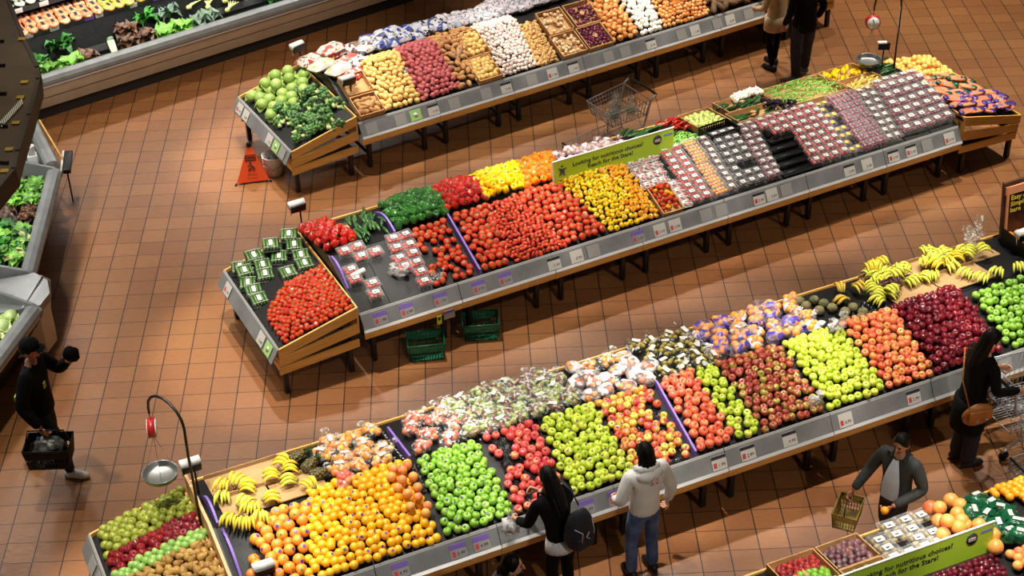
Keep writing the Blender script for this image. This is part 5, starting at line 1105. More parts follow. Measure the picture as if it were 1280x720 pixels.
def pineapple():
    t = NT('pineapple skin'); tc = t.n('TexCoord'); vo = t.n('TexVoronoi', i_Scale=34); t.l(tc.outputs['Object'], vo.inputs['Vector'])
    t.l(t.ramp(vo.outputs['Distance'], [(.1, lin((150, 116, 54))), (.5, lin((70, 66, 34)))]), t.b.inputs['Base Color']); bp = t.n('Bump', i_Strength=1, i_Distance=.02, invert=True); t.l(vo.outputs['Distance'], bp.inputs['Height']); t.l(bp.outputs[0], t.b.inputs['Normal'])
    o = make('pineapple', MB().tube([(-.1, 0, .065), (-.08, 0, .065), (0, 0, .068), (.07, 0, .065), (.09, 0, .063)], [.03, .055, .065, .055, .03], 14), t.m, 'pineapple')
    lf = MB(); rr = random.Random(4)
    for k in range(22):
        a = k * 2.4; q = .25 + .75 * k / 22; d = Vector((1, 0, 0)) * (1.1 - .6 * (1 - q)) + Vector((0, math.cos(a), math.sin(a))) * (1.1 - q); d.normalize(); e = d.cross(Vector((.1, .3, .9))).normalized(); b = Vector((.085, 0, .065)); L = .13 * rr.uniform(.7, 1.1)
        lf.add([b - e * .009, b + e * .009, b + d * L * .6 + e * .007, b + d * L + Vector((0, 0, .02)), b + d * L * .6 - e * .007], [(0, 1, 2, 3, 4)], 0, False)
    add_part(o, lf, 'crown', FM['zuc']); P['pine'] = o
pineapple()
for i, (x, y, rz, lab) in enumerate(((372, 573, .1, 'dark pineapple at the back edge'), (388, 586, .5, 'dark pineapple in front of another, crown toward the citrus bags'), (400, 600, -.2, 'dark pineapple nearest the citrus bags'))):
    u, v = T3.uv(x, y, 1.05); place(P['pine'], on(T3, u, v, .02, rz), lab)
roundfruit('spiny', FM['spiny'], .06, 'scaly_fruit', 'fruit')
for i, (x, y) in enumerate(((1008, 380), (1018, 372), (1030, 378), (1050, 372), (1040, 385), (1056, 392), (1066, 386), (1078, 394), (1056, 404), (1076, 402), (1024, 388), (1000, 372))):
    u, v = T3.uv(x, y, 1.08); place(P['spiny'], on(T3, u, v, .06, R.random() * 6), 'round scaly green-brown fruit between the purple nets and the bananas', 'scaly fruits')
M['ban_dark'] = plain('dark red banana peel', (70, 34, 30), .5); bunch('band', M['ban_dark'], 5, 12); bunch('plant', fruit('plantain peel', [(214, 180, 60), (200, 160, 50)], rough=.5), 4, 13)
for i, (x, y, k) in enumerate(((1052, 366, 'plant'), (1066, 360, 'plant'), (1060, 378, 'plant'), (1080, 368, 'bang0'), (1094, 362, 'bang1'), (1088, 376, 'bang0'), (1106, 370, 'bang1'), (1120, 376, 'bang0'), (1104, 380, 'bang1'), (1115, 362, 'band'), (1100, 352, 'band'), (1122, 366, 'band'))):
    u, v = T3.uv(x, y, 1.05); lab = {'plant': ('large yellow plantain bunch beside the scaly fruit', 'plantains'), 'band': ('dark red banana bunch behind the peach coloured apples', 'dark banana bunches')}.get(k, ('small green banana bunch on the black tray', 'green banana bunches'))
    place(P[k], on(T3, u, v, .03 + .03 * (i % 2), R.uniform(0, 6.28)), *lab)
sheet(T3, 5.9, 6.5, 1.0, 1.4, 'pale cardboard carton lid under loose banana bunches, left of the pair', .03); sheet(T3, 6.52, 7.2, 1.0, 1.4, 'pale cardboard carton lid under two banana bunches, beside the lime heap', .03); sheet(T3, 5.9, 7.6, 1.42, 1.82, 'long pale cardboard lid under the banana heap', .02)
for i in range(30):
    u = 5.95 + 1.6 * R.random(); v = 1.42 + .36 * R.random()
    place(P['bang%d' % (i % 2)] if i % 3 else P['ban0'], on(T3, u, v, .04 + .09 * R.random(), R.uniform(0, 6.28), ry=R.uniform(-.2, .3)), 'greenish yellow banana bunch in the long heap at the right end', 'banana heap at the right end')
for i, (x, y) in enumerate(((1095, 338), (1112, 336), (1133, 350), (1148, 346), (1163, 342), (1212, 342), (1230, 350), (1248, 342), (1272, 336), (1185, 330))):
    u, v = T3.uv(x, y, 1.1); place(P['bang%d' % (i % 2)], on(T3, u, v, .05, R.uniform(3.5, 5.8)), 'single banana bunch set apart on the cardboard before the heap', 'bananas set apart on cardboard')
# ------------------------------------------------------------------ purple dividers, banners, dispensers
def divider(T, u, v0, v1, h, label, mat='purple', curve=0):
    mb = MB(); z0, z1 = T.surf(v0), T.surf(v1); n = 10; top = []; bot = []
    for k in range(n + 1):
        t = k / n; v = v0 + (v1 - v0) * t; z = z0 + (z1 - z0) * t; bot.append((v, z + .004)); top.append((v, z + .01 + h * (1 if not curve else max(.12, math.sin(PI * (.08 + .84 * t))))))
    mb.prism(bot + top[::-1], -.012, .012); o = mb.build('divider_panel', mat); o.matrix_basis = T.mat @ Matrix.Translation((u, 0, 0)); tag(o, label, 'divider')
divider(T3, 2.8, .12, .97, .09, 'long purple divider between blushed apples and orange red apples'); divider(T2, 1.56, .12, .97, .09, 'long purple divider between loose and large tomatoes')
divider(T2, .88, 1.02, 1.66, .14, 'purple oval sign standing between courgettes and green peppers', curve=1); divider(T2, .02, .45, .92, .1, 'short purple panel behind the corner of the vine tomato crate', curve=1)
divider(T3, -1.95, .98, 1.5, .14, 'purple oval panel at the foot of the scale pole', curve=1); divider(T3, -1.93, .3, .9, .12, 'purple oval panel between the pear crate and the oranges', curve=1); divider(T3, .04, 1.0, 1.62, .1, 'purple panel between the empty black trays and the peach bags')
M['wood_edge'] = plain('pale wood edge', (206, 160, 110), .5)
mb = MB().prism([(.06, .9), (1.82, .9), (1.82, 1.13), (.96, 1.16), (.06, .95)], -.015, .015); o = mb.build('wood_divider', 'wood_edge'); o.matrix_basis = T3.mat @ Matrix.Translation((-2.035, 0, 0)); tag(o, 'pale wooden divider board between pear crate and oranges', 'divider')
M['lime_board'] = plain('lime green board', (176, 212, 52), .45); M['board_white'] = plain('board edge', (236, 238, 226), .5); M['star'] = plain('blue grey figure', (62, 78, 96), .5); M['blue_print'] = plain('blue print', (90, 140, 200), .5); M['logo_orange'] = plain('orange print', (214, 150, 50), .5)
def banner(T, u0, u1, v, label, z0=1.1, h=.33):
    w = u1 - u0; mat = T.mat @ Matrix.Translation(((u0 + u1) / 2, v, z0 + h / 2)) @ Matrix.Rotation(PI / 2 - .1, 4, 'X')
    mb = MB(); mb.box((0, 0, 0), (w, h, .014)); o = mb.build('banner_board', 'lime_board'); o.matrix_basis = mat; tag(o, label, 'banner')
    b = MB(); b.box((0, h / 2 + .006, 0), (w + .02, .012, .018)); b.box((-w / 2 - .005, 0, 0), (.012, h, .018)); b.build('edge_strip', 'board_white', o)
    t = MB(); s = w / 1.75
    t.merge(text_mb('Looking for nutritious choices?', .079 * s, 'CENTER', 1.03, .0022), TR((-.09, h * .2, .0085))); t.merge(text_mb('Reach for the Stars!', .079 * s, 'CENTER', 1.03, .0022), TR((-.06, -h * .04, .0085))); t.build('lettering', 'ink', o)
    f = MB(); c = Vector((-w * .43, .03, .009))
    f.lathe([(.014, 0), (.014, .003)], 10, c=c + Vector((.0, .062, 0)))
    for a, L in ((2.5, .07), (.35, .075), (-1.1, .085), (-2.2, .085)): f.prism([(c.x + math.cos(a + s_) * q, c.y + math.sin(a + s_) * q) for s_, q in ((1.5, .018), (.2, L * .6), (0, L), (-.2, L * .6), (-1.5, .018))], .009, .012, axis='z')
    f.build('star_figure', 'star', o); g = MB(); g.box((c.x, -.09, .009), (.12, .012, .003)); g.build('small_print', 'logo_orange', o)
    d = MB(); d.lathe([(.062, .008), (.062, .012)], 20, 0, c=(w * .36, h * .2, 0)); d.merge(TR((0, 0, 0)) and MB().box((w * .36, h * .18, .0135), (.08, .035, .003)), mi=1); d.merge(text_mb('$1.99', .03), TR((w * .36, h * .18, .0155)), mi=2); d.build('round_tag', ['ink', 'card', 'ink'], o)
    e = MB(); e.box((w * .45, h * .3, .0085), (.13, .022, .002)); e.build('small_line', 'blue_print', o)
banner(T2, 3.02, 4.76, .99, 'lime green banner board standing behind the yellow tomatoes'); banner(T4, .16, 1.9, 1.08, 'lime green banner board in the nearest row behind the cherries')
def dispenser(T, u, v, z, post, label, roll=True, yaw=0):
    r = empty('bag_dispenser', T.mat @ Matrix.Translation((u, v, z)) @ Matrix.Rotation(yaw, 4, 'Z'), label=label, cat='bag dispenser')
    MB().box((0, -.03, 0), (.19, .025, .11), Matrix.Rotation(.3, 4, 'X'), bev=.004).build('front_plate', 'black', r)
    MB().tube([(-.1, .03, .03), (.1, .03, .03)], .05, 12).build('bag_roll', 'white', r)
    MB().tube([(-.085, .03, -.02), (-.09, .01, -.1)], [.015, .02], 6, flat=.3).build('loose_bag', FL['white_bag'], r)
    MB().tube([(.03, .01, 0), (.03, .01, -post)], .011, 8).build('post', 'black_metal', r)
dispenser(T2, -.06, 1.72, 1.36, .4, 'black and white bag roll holder on a post behind the red peppers'); dispenser(T1, -.1, 1.72, 1.26, .38, 'black and white bag roll holder on a post behind the cabbages', yaw=.2); dispenser(T3, -2.0, 1.6, 1.36, .4, 'black and white bag roll holder beside the scale pole'); dispenser(T3, -1.72, .3, 1.0, .22, 'bag roll holder low among the oranges'); dispenser(T1, .14, .62, 1.16, .3, 'white bag roll on a stand over the cardboard potato boxes'); dispenser(T3, 7.8, 1.3, 1.3, .3, 'bag roll holder before the upright orange box poster')
def bagroll(T, u, v, rz, label):
    o = MB().tube([(-.09, 0, .04), (.09, 0, .04)], .035, 12).build('bag_roll', 'white'); MB().tube([(-.1, 0, .04), (.1, 0, .04)], .012, 8).build('core', 'cardboard', o); o.matrix_basis = on(T, u, v, .03, rz, 1); tag(o, label, 'bag roll')
bagroll(T2, .2, .58, .2, 'white roll of bags lying on the half-empty tomato trays')
def limp_bag(T, u, v, rz, size, label, wrap='white_bag', z=0):
    mb = MB().ball((0, 0, size * .3), (size, size * .5, size * .35), 14, 9, amp=.8, freq=2.6, seed=int(u * 10)); tuft(mb, (size * .7, 0, size * .5), size * .8, size * .3); tuft(mb, (-size * .6, .01, size * .5), size * .7, size * .3)
    o = mb.build('plastic_bag', FL[wrap]); o.matrix_basis = on(T, u, v, .02 + z, rz); tag(o, label, 'plastic bag'); return o
limp_bag(T2, .66, .45, -.6, .11, 'crumpled clear bag left across the empty tomato trays'); limp_bag(T2, 1.04, .22, .2, .09, 'clear bag of tomatoes at the front rail', 'mist', .04); limp_bag(T3, 4.98, .9, .3, .13, 'clear bag lying on top of the pale lime apples', 'white_bag', .1); limp_bag(T3, 4.28, .22, .3, .1, 'small white bag among the russet apples at the rail', 'white_bag', .06); limp_bag(T3, 7.45, 1.75, .5, .2, 'large empty clear bag slumped at the end of the bananas', 'mist', .08); limp_bag(T1, 1.0, .62, .4, .05, 'tiny white bag between yellow and red potatoes', 'white_bag', .06); limp_bag(T1, 1.86, .62, .4, .1, 'clear bag dropped on the brown potatoes', 'mist', .06)
# upright poster box of oranges
def poster_box():
    r = empty('poster_box', T3.mat @ Matrix.Translation((7.92, 1.5, 1.0)), label='cardboard display box with an upright poster, filled with oranges', cat='display box')
    M['poster'] = noisy('dark brown poster print', (58, 34, 22), (84, 48, 28), 4, .5)
    MB().box((.2, .2, .42), (.72, .03, .72), Matrix.Rotation(-.12, 4, 'X')).build('poster', 'poster', r)
    t = MB(); rot = TR((.2, .16, .5)) @ Matrix.Rotation(PI / 2 - .12, 4, 'X')
    for s, y in (('Easy on', .1), ('Simple &', .02), ('bare', -.06)): t.merge(text_mb(s, .085, 'LEFT', 1, .002), rot @ TR((-.29, y, .018)))
    M['poster_text'] = plain('yellow lettering', (226, 206, 70), .5); t.build('lettering', 'poster_text', r)
    e = MB(); e.merge(MB().box((-.33, 0, .0), (.03, .7, .02)), rot @ TR((0, -.1, .01))); e.merge(MB().box((-.02, .2, .004), (.68, .1, .02)), rot @ TR((0, 0, .004))); M['poster_band'] = plain('pink orange band', (216, 140, 100), .5); e.build('band', 'poster_band', r)
    mb = MB(); mb.box((.2, -.05, .02), (.7, .46, .02)); mb.box((.2, -.28, .1), (.7, .012, .16)); mb.box((-.15, -.05, .12), (.012, .46, .2)); mb.box((.55, -.05, .12), (.012, .46, .2)); mb.build('tray', 'black', r)
poster_box()
for i in range(3):
    for j in range(4): place(P['orange_b'], Matrix.Translation(T3.P(7.86 + .12 * i, 1.3 + .1 * j, 1.1)) @ rot_up(0, R.random() * 6, .6), 'orange in the display box with the poster', 'oranges in the poster box')
# ------------------------------------------------------------------ hanging scales
M['dial_red'] = plain('red scale body', (150, 30, 30), .35); M['pan'] = plain('dull steel pan', (150, 152, 150), .3, .85)
def scale(base, direction, h, label, reach=.5, straight=False, tall=None, face=0.0):
    r = empty('hanging_scale', Matrix.Translation(base) @ Matrix.Rotation(math.atan2(direction[1], direction[0]), 4, 'Z'), label=label, cat='scale'); pts = [(0, 0, -.25), (.0, 0, h * .3), (.01, 0, h * .55)]
    if tall: pts = [(0, 0, -.25), (0, 0, tall - .25)] ; c0 = tall - .25
    else: c0 = h - .26
    for k in range(9): a = PI - PI * k / 8; pts.append((reach / 2 + reach / 2 * math.cos(a), 0, c0 + .24 * math.sin(a)))
    end = pts[-1]; pts.append((end[0], 0, end[2] - .06)); MB().tube(pts, .014, 8).build('pole', 'black_metal', r)
    dz = end[2] - .24; fr = Matrix.Translation((reach, 0, 0)) @ Matrix.Rotation(face, 4, 'Z') @ Matrix.Translation((-reach, 0, 0)); mb = MB().tube([(reach, -.035, dz), (reach, .035, dz)], .1, 18); mb.build('scale_body', 'dial_red', r, fr)
    for s in (-1, 1):
        d = MB().tube([(reach, .036 * s, dz), (reach, .041 * s, dz)], .086, 18); d.build('dial', 'white', r, fr); MB().box((reach, .043 * s, dz + .03), (.008, .003, .07), Matrix.Rotation(.3, 4, 'Y')).build('pointer', 'ink', r, fr)
    MB().tube([(reach, 0, dz + .1), (reach, 0, dz + .2)], .008, 6).build('hook', 'steel', r)
    zp = dz - .62; w = MB()
    for k in range(3): a = k * 2.1 + .4; w.tube([(reach, 0, dz - .1), (reach + .15 * math.cos(a), .15 * math.sin(a), zp + .05)], .003, 4)
    w.build('hanger_wire', 'steel', r)
    MB().lathe([(.001, zp), (.13, zp), (.165, zp + .015), (.175, zp + .06), (.18, zp + .065), (.168, zp + .06), (.155, zp + .02), (.12, zp + .008), (.001, zp + .008)], 24, c=(reach, 0, 0)).build('pan', 'pan', r)
scale((2.83, -9.69, 1.1), (-.75, .66), 1.3, 'hanging scale with steel pan and red dial over the pear crate', face=-.75); scale((11.46, -1.34, 1.05), (-1, .02), 1.6, 'hanging scale with steel pan by the yellow onions', .36, tall=1.25)
MB_ = MB().tube([(0, 0, 0), (0, 0, .34)], .01, 6); MB_.box((0, 0, .36), (.16, .03, .1), bev=.004); o = MB_.build('sign_post', 'black'); MB().box((-.03, -.0, .42), (.12, .05, .02)).build('bag_roll', 'white', o); o.matrix_basis = Matrix.Translation((11.3, -1.3, 1.06)); tag(o, 'small black sign on a short post beside the far scale pan', 'sign')
# ------------------------------------------------------------------ small things on the floor
def basket(mat4, matname, label, handle=True, s=1.0):
    r = empty('shopping_basket', mat4, label=label, cat='basket'); mb = MB(); w, d, h = .44, .3, .24
    mb.box((0, 0, .006), (w * .86, d * .86, .012))
    def wall(a, b, ta, tb, n):
        for k in range(n + 1):
            t = k / n; p = Vector(a).lerp(Vector(b), t); q = Vector(ta).lerp(Vector(tb), t); mb.tube([p, q], .006, 4)
        for z in (.1, .35, .6, .8): mb.tube([Vector(a).lerp(Vector(ta), z), Vector(b).lerp(Vector(tb), z)], .006, 4)
        g = Vector(a).lerp(Vector(ta), .55), Vector(b).lerp(Vector(tb), .55), Vector(tb), Vector(ta); mb.add(g, [(0, 1, 2, 3)], 0, False)
    x, y = w / 2 * .86, d / 2 * .86; X, Y = w / 2, d / 2
    wall((-x, -y, 0), (x, -y, 0), (-X, -Y, h), (X, -Y, h), 12); wall((x, -y, 0), (x, y, 0), (X, -Y, h), (X, Y, h), 8); wall((x, y, 0), (-x, y, 0), (X, Y, h), (-X, Y, h), 12); wall((-x, y, 0), (-x, -y, 0), (-X, Y, h), (-X, -Y, h), 8)
    mb.build('body', matname, r); rm = MB(); rm.tube([(-X, -Y, h), (X, -Y, h), (X, Y, h), (-X, Y, h), (-X, -Y, h)], .011, 6); rm.build('rim', matname, r)
    if handle:
        hd = MB(); hd.tube([(-X, 0, h), (-X * .8, .0, h + .15), (X * .8, .0, h + .15), (X, 0, h)], .008, 6); hd.build('handle', 'black', r)
    return r
M['bask_green'] = plain('green basket plastic', (16, 92, 62), .4); M['bask_tan'] = plain('olive tan basket', (150, 126, 56), .5)
p = at(533, 443, 0); basket(Matrix.Translation((p.x, p.y, 0)) @ Matrix.Rotation(.1, 4, 'Z'), 'bask_green', 'green shopping basket on the floor, nearer the green tag', False); p = at(601, 418, 0); basket(Matrix.Translation((p.x, p.y, 0)) @ Matrix.Rotation(.05, 4, 'Z'), 'bask_green', 'green shopping basket on the floor, under the purple divider', False)
mb = MB(); mb.box((0, 0, 0), (.06, .006, .12)); o = mb.build('hanging_tag', plain('yellow green tag', (186, 206, 50), .5)); MB().box((0, -.004, .02), (.03, .003, .04)).build('tag_print', 'ink', o); o.matrix_basis = T2.mat @ Matrix.Translation((.93, -.04, .46)); tag(o, 'yellow green tag hanging below the rail above the green baskets', 'tag')
mb = MB(); mb.box((0, 0, 0), (.14, .006, .12)); o = mb.build('hanging_card', 'card_grey'); MB().box((0, -.004, .04), (.14, .003, .04)).build('header', 'purple', o); o.matrix_basis = T2.mat @ Matrix.Translation((1.06, -.04, .5)) ; tag(o, 'grey price card with purple header hanging below the rail by the tag', 'card')
def cone():
    p = at(318, 229, 0); r = empty('warning_cone', Matrix.Translation((p.x - .03, p.y + .12, 0)) @ Matrix.Rotation(.15, 4, 'Z'), label='orange pop-up wet floor cone on the tiles by the white bucket', cat='warning sign')
    M['orange_cloth'] = plain('orange fabric', (238, 84, 32), .6); H, b = .52, .26; mb = MB(); base = [Vector((b * math.cos(a), b * math.sin(a), .03)) for a in (-PI * 5 / 6, -PI / 6, PI / 2)]; top = [Vector((v.x * .12, v.y * .12, H)) for v in base]
    mb.add(base + top, [(0, 1, 4, 3), (1, 2, 5, 4), (2, 0, 3, 5), (3, 4, 5)], 0, False); mb.build('cone_cloth', 'orange_cloth', r)
    MB().lathe([(.035, H), (.03, H + .05), (.012, H + .07)], 10).build('top_cap', 'black', r)
    for v in base: MB().tube([v * 1.0, v * 1.1 - Vector((0, 0, .03))], .014, 6).build('foot', 'black', r)
    y = -b * .5; tl = math.atan2(b * .5 * .88, H - .03); f = TR((0, -b * .5 - .003, .03)) @ Matrix.Rotation(PI / 2 - tl, 4, 'X'); t = MB()
    blk = MB(); blk.merge(MB().box((0, .345, .003), (.15, .085, .003)), f); M['maroon'] = plain('dark maroon print', (70, 22, 24), .6); blk.build('print_block', 'maroon', r); tx = MB(); tx.merge(text_mb('CAUTION', .036), f @ TR((0, .365, .006))); tx.merge(text_mb('WET FLOOR', .026), f @ TR((0, .325, .006))); tx.build('block_lettering', 'orange_cloth', r)
    t.merge(text_mb('CUIDADO', .03), f @ TR((0, .1, .004))); t.merge(text_mb('PISO MOJADO', .024), f @ TR((0, .055, .004)))
    s = MB(); s.tube([(0, .25, .006), (.02, .22, .006), (-.02, .19, .006), (-.045, .165, .006)], .008, 5); s.tube([(.02, .22, .006), (.045, .19, .006), (.02, .165, .006)], .008, 5); s.ball((-.01, .275, .006), .014, 8, 5); s.tube([(.0, .25, .006), (-.05, .235, .006)], .006, 5); t.merge(s, f)
    t.build('lettering', 'ink', r)
cone()
p = at(343, 219, 0); r = empty('bucket', Matrix.Translation((p.x, p.y + .05, 0)), label='white bucket of rubbish on the floor beside the orange cone', cat='bucket')
MB().lathe([(.001, .01), (.12, .01), (.15, .29), (.155, .3), (.145, .3), (.115, .03), (.001, .03)], 24).build('pail', 'white', r); MB().tube([(.15, 0, .28), (.13, -.12, .2), (0, -.17, .14), (-.13, -.12, .2), (-.15, 0, .28)], .004, 5).build('handle', 'steel', r); MB().ball((0, 0, .2), (.11, .11, .05), 12, 7, amp=.9, freq=4).build('crumpled_waste', noisy('grey crumpled waste', (60, 60, 62), (190, 188, 184), 16, .6), r)
# ------------------------------------------------------------------ shopping carts
def wire_panel(mb, a, b, c, d, nu, nv, r=.0035, rim=.007):
    a, b, c, d = map(Vector, (a, b, c, d))
    for i in range(nu + 1): t = i / nu; mb.tube([a.lerp(b, t), d.lerp(c, t)], rim if i in (0, nu) else r, 5)
    for j in range(nv + 1): t = j / nv; mb.tube([a.lerp(d, t), b.lerp(c, t)], rim if j in (0, nv) else r, 5)
def cart(mat4, label, L=.7, z0=.72, z1=.98, lowL=1.0, w=.52):
    """handle at x = 0, basket running to +x, wire lower tray."""
    r = empty('shopping_cart', mat4, label=label, cat='shopping cart'); h = w / 2
    mb = MB(); A = [(.06, -h, z1), (.06, h, z1), (L, h * .86, z1 - .04), (L, -h * .86, z1 - .04)]; B = [(.1, -h * .86, z0 + .02), (.1, h * .86, z0 + .02), (L - .08, h * .76, z0), (L - .08, -h * .76, z0)]
    wire_panel(mb, B[0], B[1], B[2], B[3], 12, 5); wire_panel(mb, B[0], B[3], A[3], A[0], 12, 4); wire_panel(mb, B[1], B[2], A[2], A[1], 12, 4); wire_panel(mb, B[3], B[2], A[2], A[3], 9, 4); wire_panel(mb, B[0], B[1], A[1], A[0], 9, 3); mb.build('upper_basket', 'chrome', r)
    mb = MB(); zl = .3; D = [(.12, -h * .8, zl + .03), (.12, h * .8, zl + .03), (lowL, h * .72, zl), (lowL, -h * .72, zl)]; wire_panel(mb, D[0], D[1], D[2], D[3], 12, 4)
    E_ = [(x, y * 1.06, z + .13) for x, y, z in D]; wire_panel(mb, D[0], D[3], E_[3], E_[0], 10, 2); wire_panel(mb, D[1], D[2], E_[2], E_[1], 10, 2); wire_panel(mb, D[3], D[2], E_[2], E_[3], 8, 2); mb.build('lower_basket', 'chrome', r)
    MB().tube([(lowL, -h * .77, zl + .14), (lowL, h * .77, zl + .14)], .014, 8).build('front_bumper', 'black', r)
    MB().tube([(-.04, -h, 1.03), (-.05, 0, 1.045), (-.04, h, 1.03)], .017, 10).build('handle', 'black', r)
    for s in (-1, 1):
        mb = MB(); mb.tube([(-.04, s * h, 1.03), (.05, s * h, .97), (.1, s * h * .92, .72), (.14, s * h * .9, .6), (.34, s * h * .88, .52), (.36, s * h * .86, .3), (.1, s * h * .9, .14)], .014, 8); mb.tube([(.36, s * h * .86, .3), (lowL - .05, s * h * .75, .14)], .013, 8); mb.build('side_frame', 'chrome', r)
        for x, y in ((.08, s * h * .9), (lowL - .06, s * h * .75)):
            c = MB(); c.tube([(x, y, .15), (x - .02, y, .07)], .012, 6); ck = c.build('caster', 'chrome', r); MB().tube([(x - .02, y - .014, .06), (x - .02, y + .014, .06)], .06, 14).build('wheel', 'black', ck)
    return r
CF = math.atan2(-.53, -.85); CMAT = Matrix.Translation((7.955, -1.455, 0)) @ Matrix.Rotation(CF, 4, 'Z'); cart(CMAT, 'shopping cart with plastic bags standing in the aisle behind the pink nets', L=.72, lowL=1.15, w=.6)
for k, (x, y, lab) in enumerate(((.52, .1, 'clear bag of greens at the front of the aisle cart'), (.36, -.08, 'clear bag with pink items in the middle of the aisle cart'), (.26, .12, 'clear bag nearest the handle of the aisle cart'))):
    mb = MB().ball((0, 0, .08), (.12, .1, .09), 14, 9, amp=.5, freq=2.4, seed=k + 40); tuft(mb, (.03, 0, .14), .16, .035); tuft(mb, (-.03, .02, .14), .14, .03); o = mb.build('grocery_bag', FL['grocery']); MB().ball((0, 0, .06), (.07, .06, .05), 10, 7, amp=.4, seed=k).build('contents', (LM['dark'], BM['pinkf'], LM['lettuce'])[k], o); o.matrix_basis = CMAT @ TR((x, y, .74), k); tag(o, lab, 'plastic bag')
for k in range(2): o = P['zuc'].copy() if False else MB().tube([(-.14, 0, 0), (.14, 0, .02)], [.008, .012], 7).build('green_stalk', LM['pale']); o.matrix_basis = CMAT @ TR((.3 + .1 * k, -.05 + .1 * k, .9), .6 + k * .5, 0, -.4); tag(o, ('upper' if k else 'lower') + ' pale green stalk poking out of the bags in the aisle cart', 'vegetable')
K2 = Matrix.Translation((11.05, -8.02, 0)) @ Matrix.Rotation(rad(20), 4, 'Z'); cart(K2, 'shopping cart pushed by the shopper with the tan bag', L=.85, z0=.55, z1=1.0, lowL=.9, w=.56)
K3 = Matrix.Translation((12.0, -8.6, 0)) @ Matrix.Rotation(rad(200), 4, 'Z'); cart(K3, 'second shopping cart at the edge, facing the shopper with the tan bag', L=.85, z0=.55, z1=1.0, lowL=.9, w=.56)
K4 = Matrix.Translation((6.28, -11.12, 0)) @ Matrix.Rotation(rad(-4), 4, 'Z'); cart(K4, 'shopping cart of the person in the grey hood at the bottom edge', L=.85, z0=.55, z1=1.0, lowL=.9, w=.56)

mb = MB(); mb.prism([(-.04, 0), (.04, 0), (.03, -.1), (0, -.15), (-.02, -.11)], -.01, .01, axis='y'); o = mb.build('red_cloth', plain('red cloth', (176, 36, 30), .7)); o.matrix_basis = T1.mat @ Matrix.Translation((6.84, -.03, .74)); MB().box((0, 0, .01), (.05, .014, .02)).build('clip', 'black', o); tag(o, 'small red cloth hanging on the rail beside the beige coat', 'cloth')
# ------------------------------------------------------------------ people
def skin_mb(nodes, edges, sub=2):
    """nodes: [(co, rx, ry)], grown into one tapering surface along the edges; returns the finished mesh pieces."""
    me = bpy.data.meshes.new('body'); me.from_pydata([n[0] for n in nodes], edges, []); o = bpy.data.objects.new('body', me); COL.objects.link(o)
    sk = o.modifiers.new('skin', 'SKIN'); sk.use_smooth_shade = True; sk.branch_smoothing = .3
    for i, n in enumerate(nodes): me.skin_vertices[0].data[i].radius = (n[1], n[2]); me.skin_vertices[0].data[i].use_root = (i == 0)
    sd = o.modifiers.new('sub', 'SUBSURF'); sd.levels = sub; sd.render_levels = sub
    bpy.context.view_layer.update(); ev = o.evaluated_get(bpy.context.evaluated_depsgraph_get()); m2 = ev.to_mesh()
    mb = MB().add([v.co.copy() for v in m2.vertices], [list(p.vertices) for p in m2.polygons]); ev.to_mesh_clear(); bpy.data.objects.remove(o); bpy.data.meshes.remove(me); return mb
def V(*a): return Vector(a)
def hand(mb, wrist, direction, palm_n, curl=.5, thumb=1, s=1.0, mi=0):
    d = Vector(direction).normalized(); n = Vector(palm_n); n = (n - d * n.dot(d)).normalized(); w = d.cross(n)
    rot = Matrix((w, d, n)).transposed().to_4x4()
    mb.ball(Vector(wrist) + d * .045 * s, (.04 * s, .055 * s, .017 * s), 10, 7, mi, rot=rot)
    for k, L in enumerate((.066, .076, .072, .056)):
        b = Vector(wrist) + d * .088 * s + w * ((k - 1.5) * .019 * s); pts = [b - d * .015]; a = .25
        for q in (.42, .33, .25): a += curl; pts.append(pts[-1] + (d * math.cos(a) + n * math.sin(a)) * L * q * s)
        mb.tube(pts, [.0095 * s, .009 * s, .0085 * s, .006 * s], 6, mi)
    b = Vector(wrist) + d * .03 * s + w * (.034 * s * thumb)
    mb.tube([b, b + (d * .6 + w * thumb * .7 + n * .2) * .035 * s, b + (d * .95 + w * thumb * .45 + n * .5) * .062 * s], [.012 * s, .0105 * s, .007 * s], 6, mi)
SKINS = {'light': noisy('warm skin', (214, 160, 128), (204, 148, 116), 12, .5), 'tan': noisy('tan skin', (186, 128, 96), (174, 116, 86), 12, .5)}
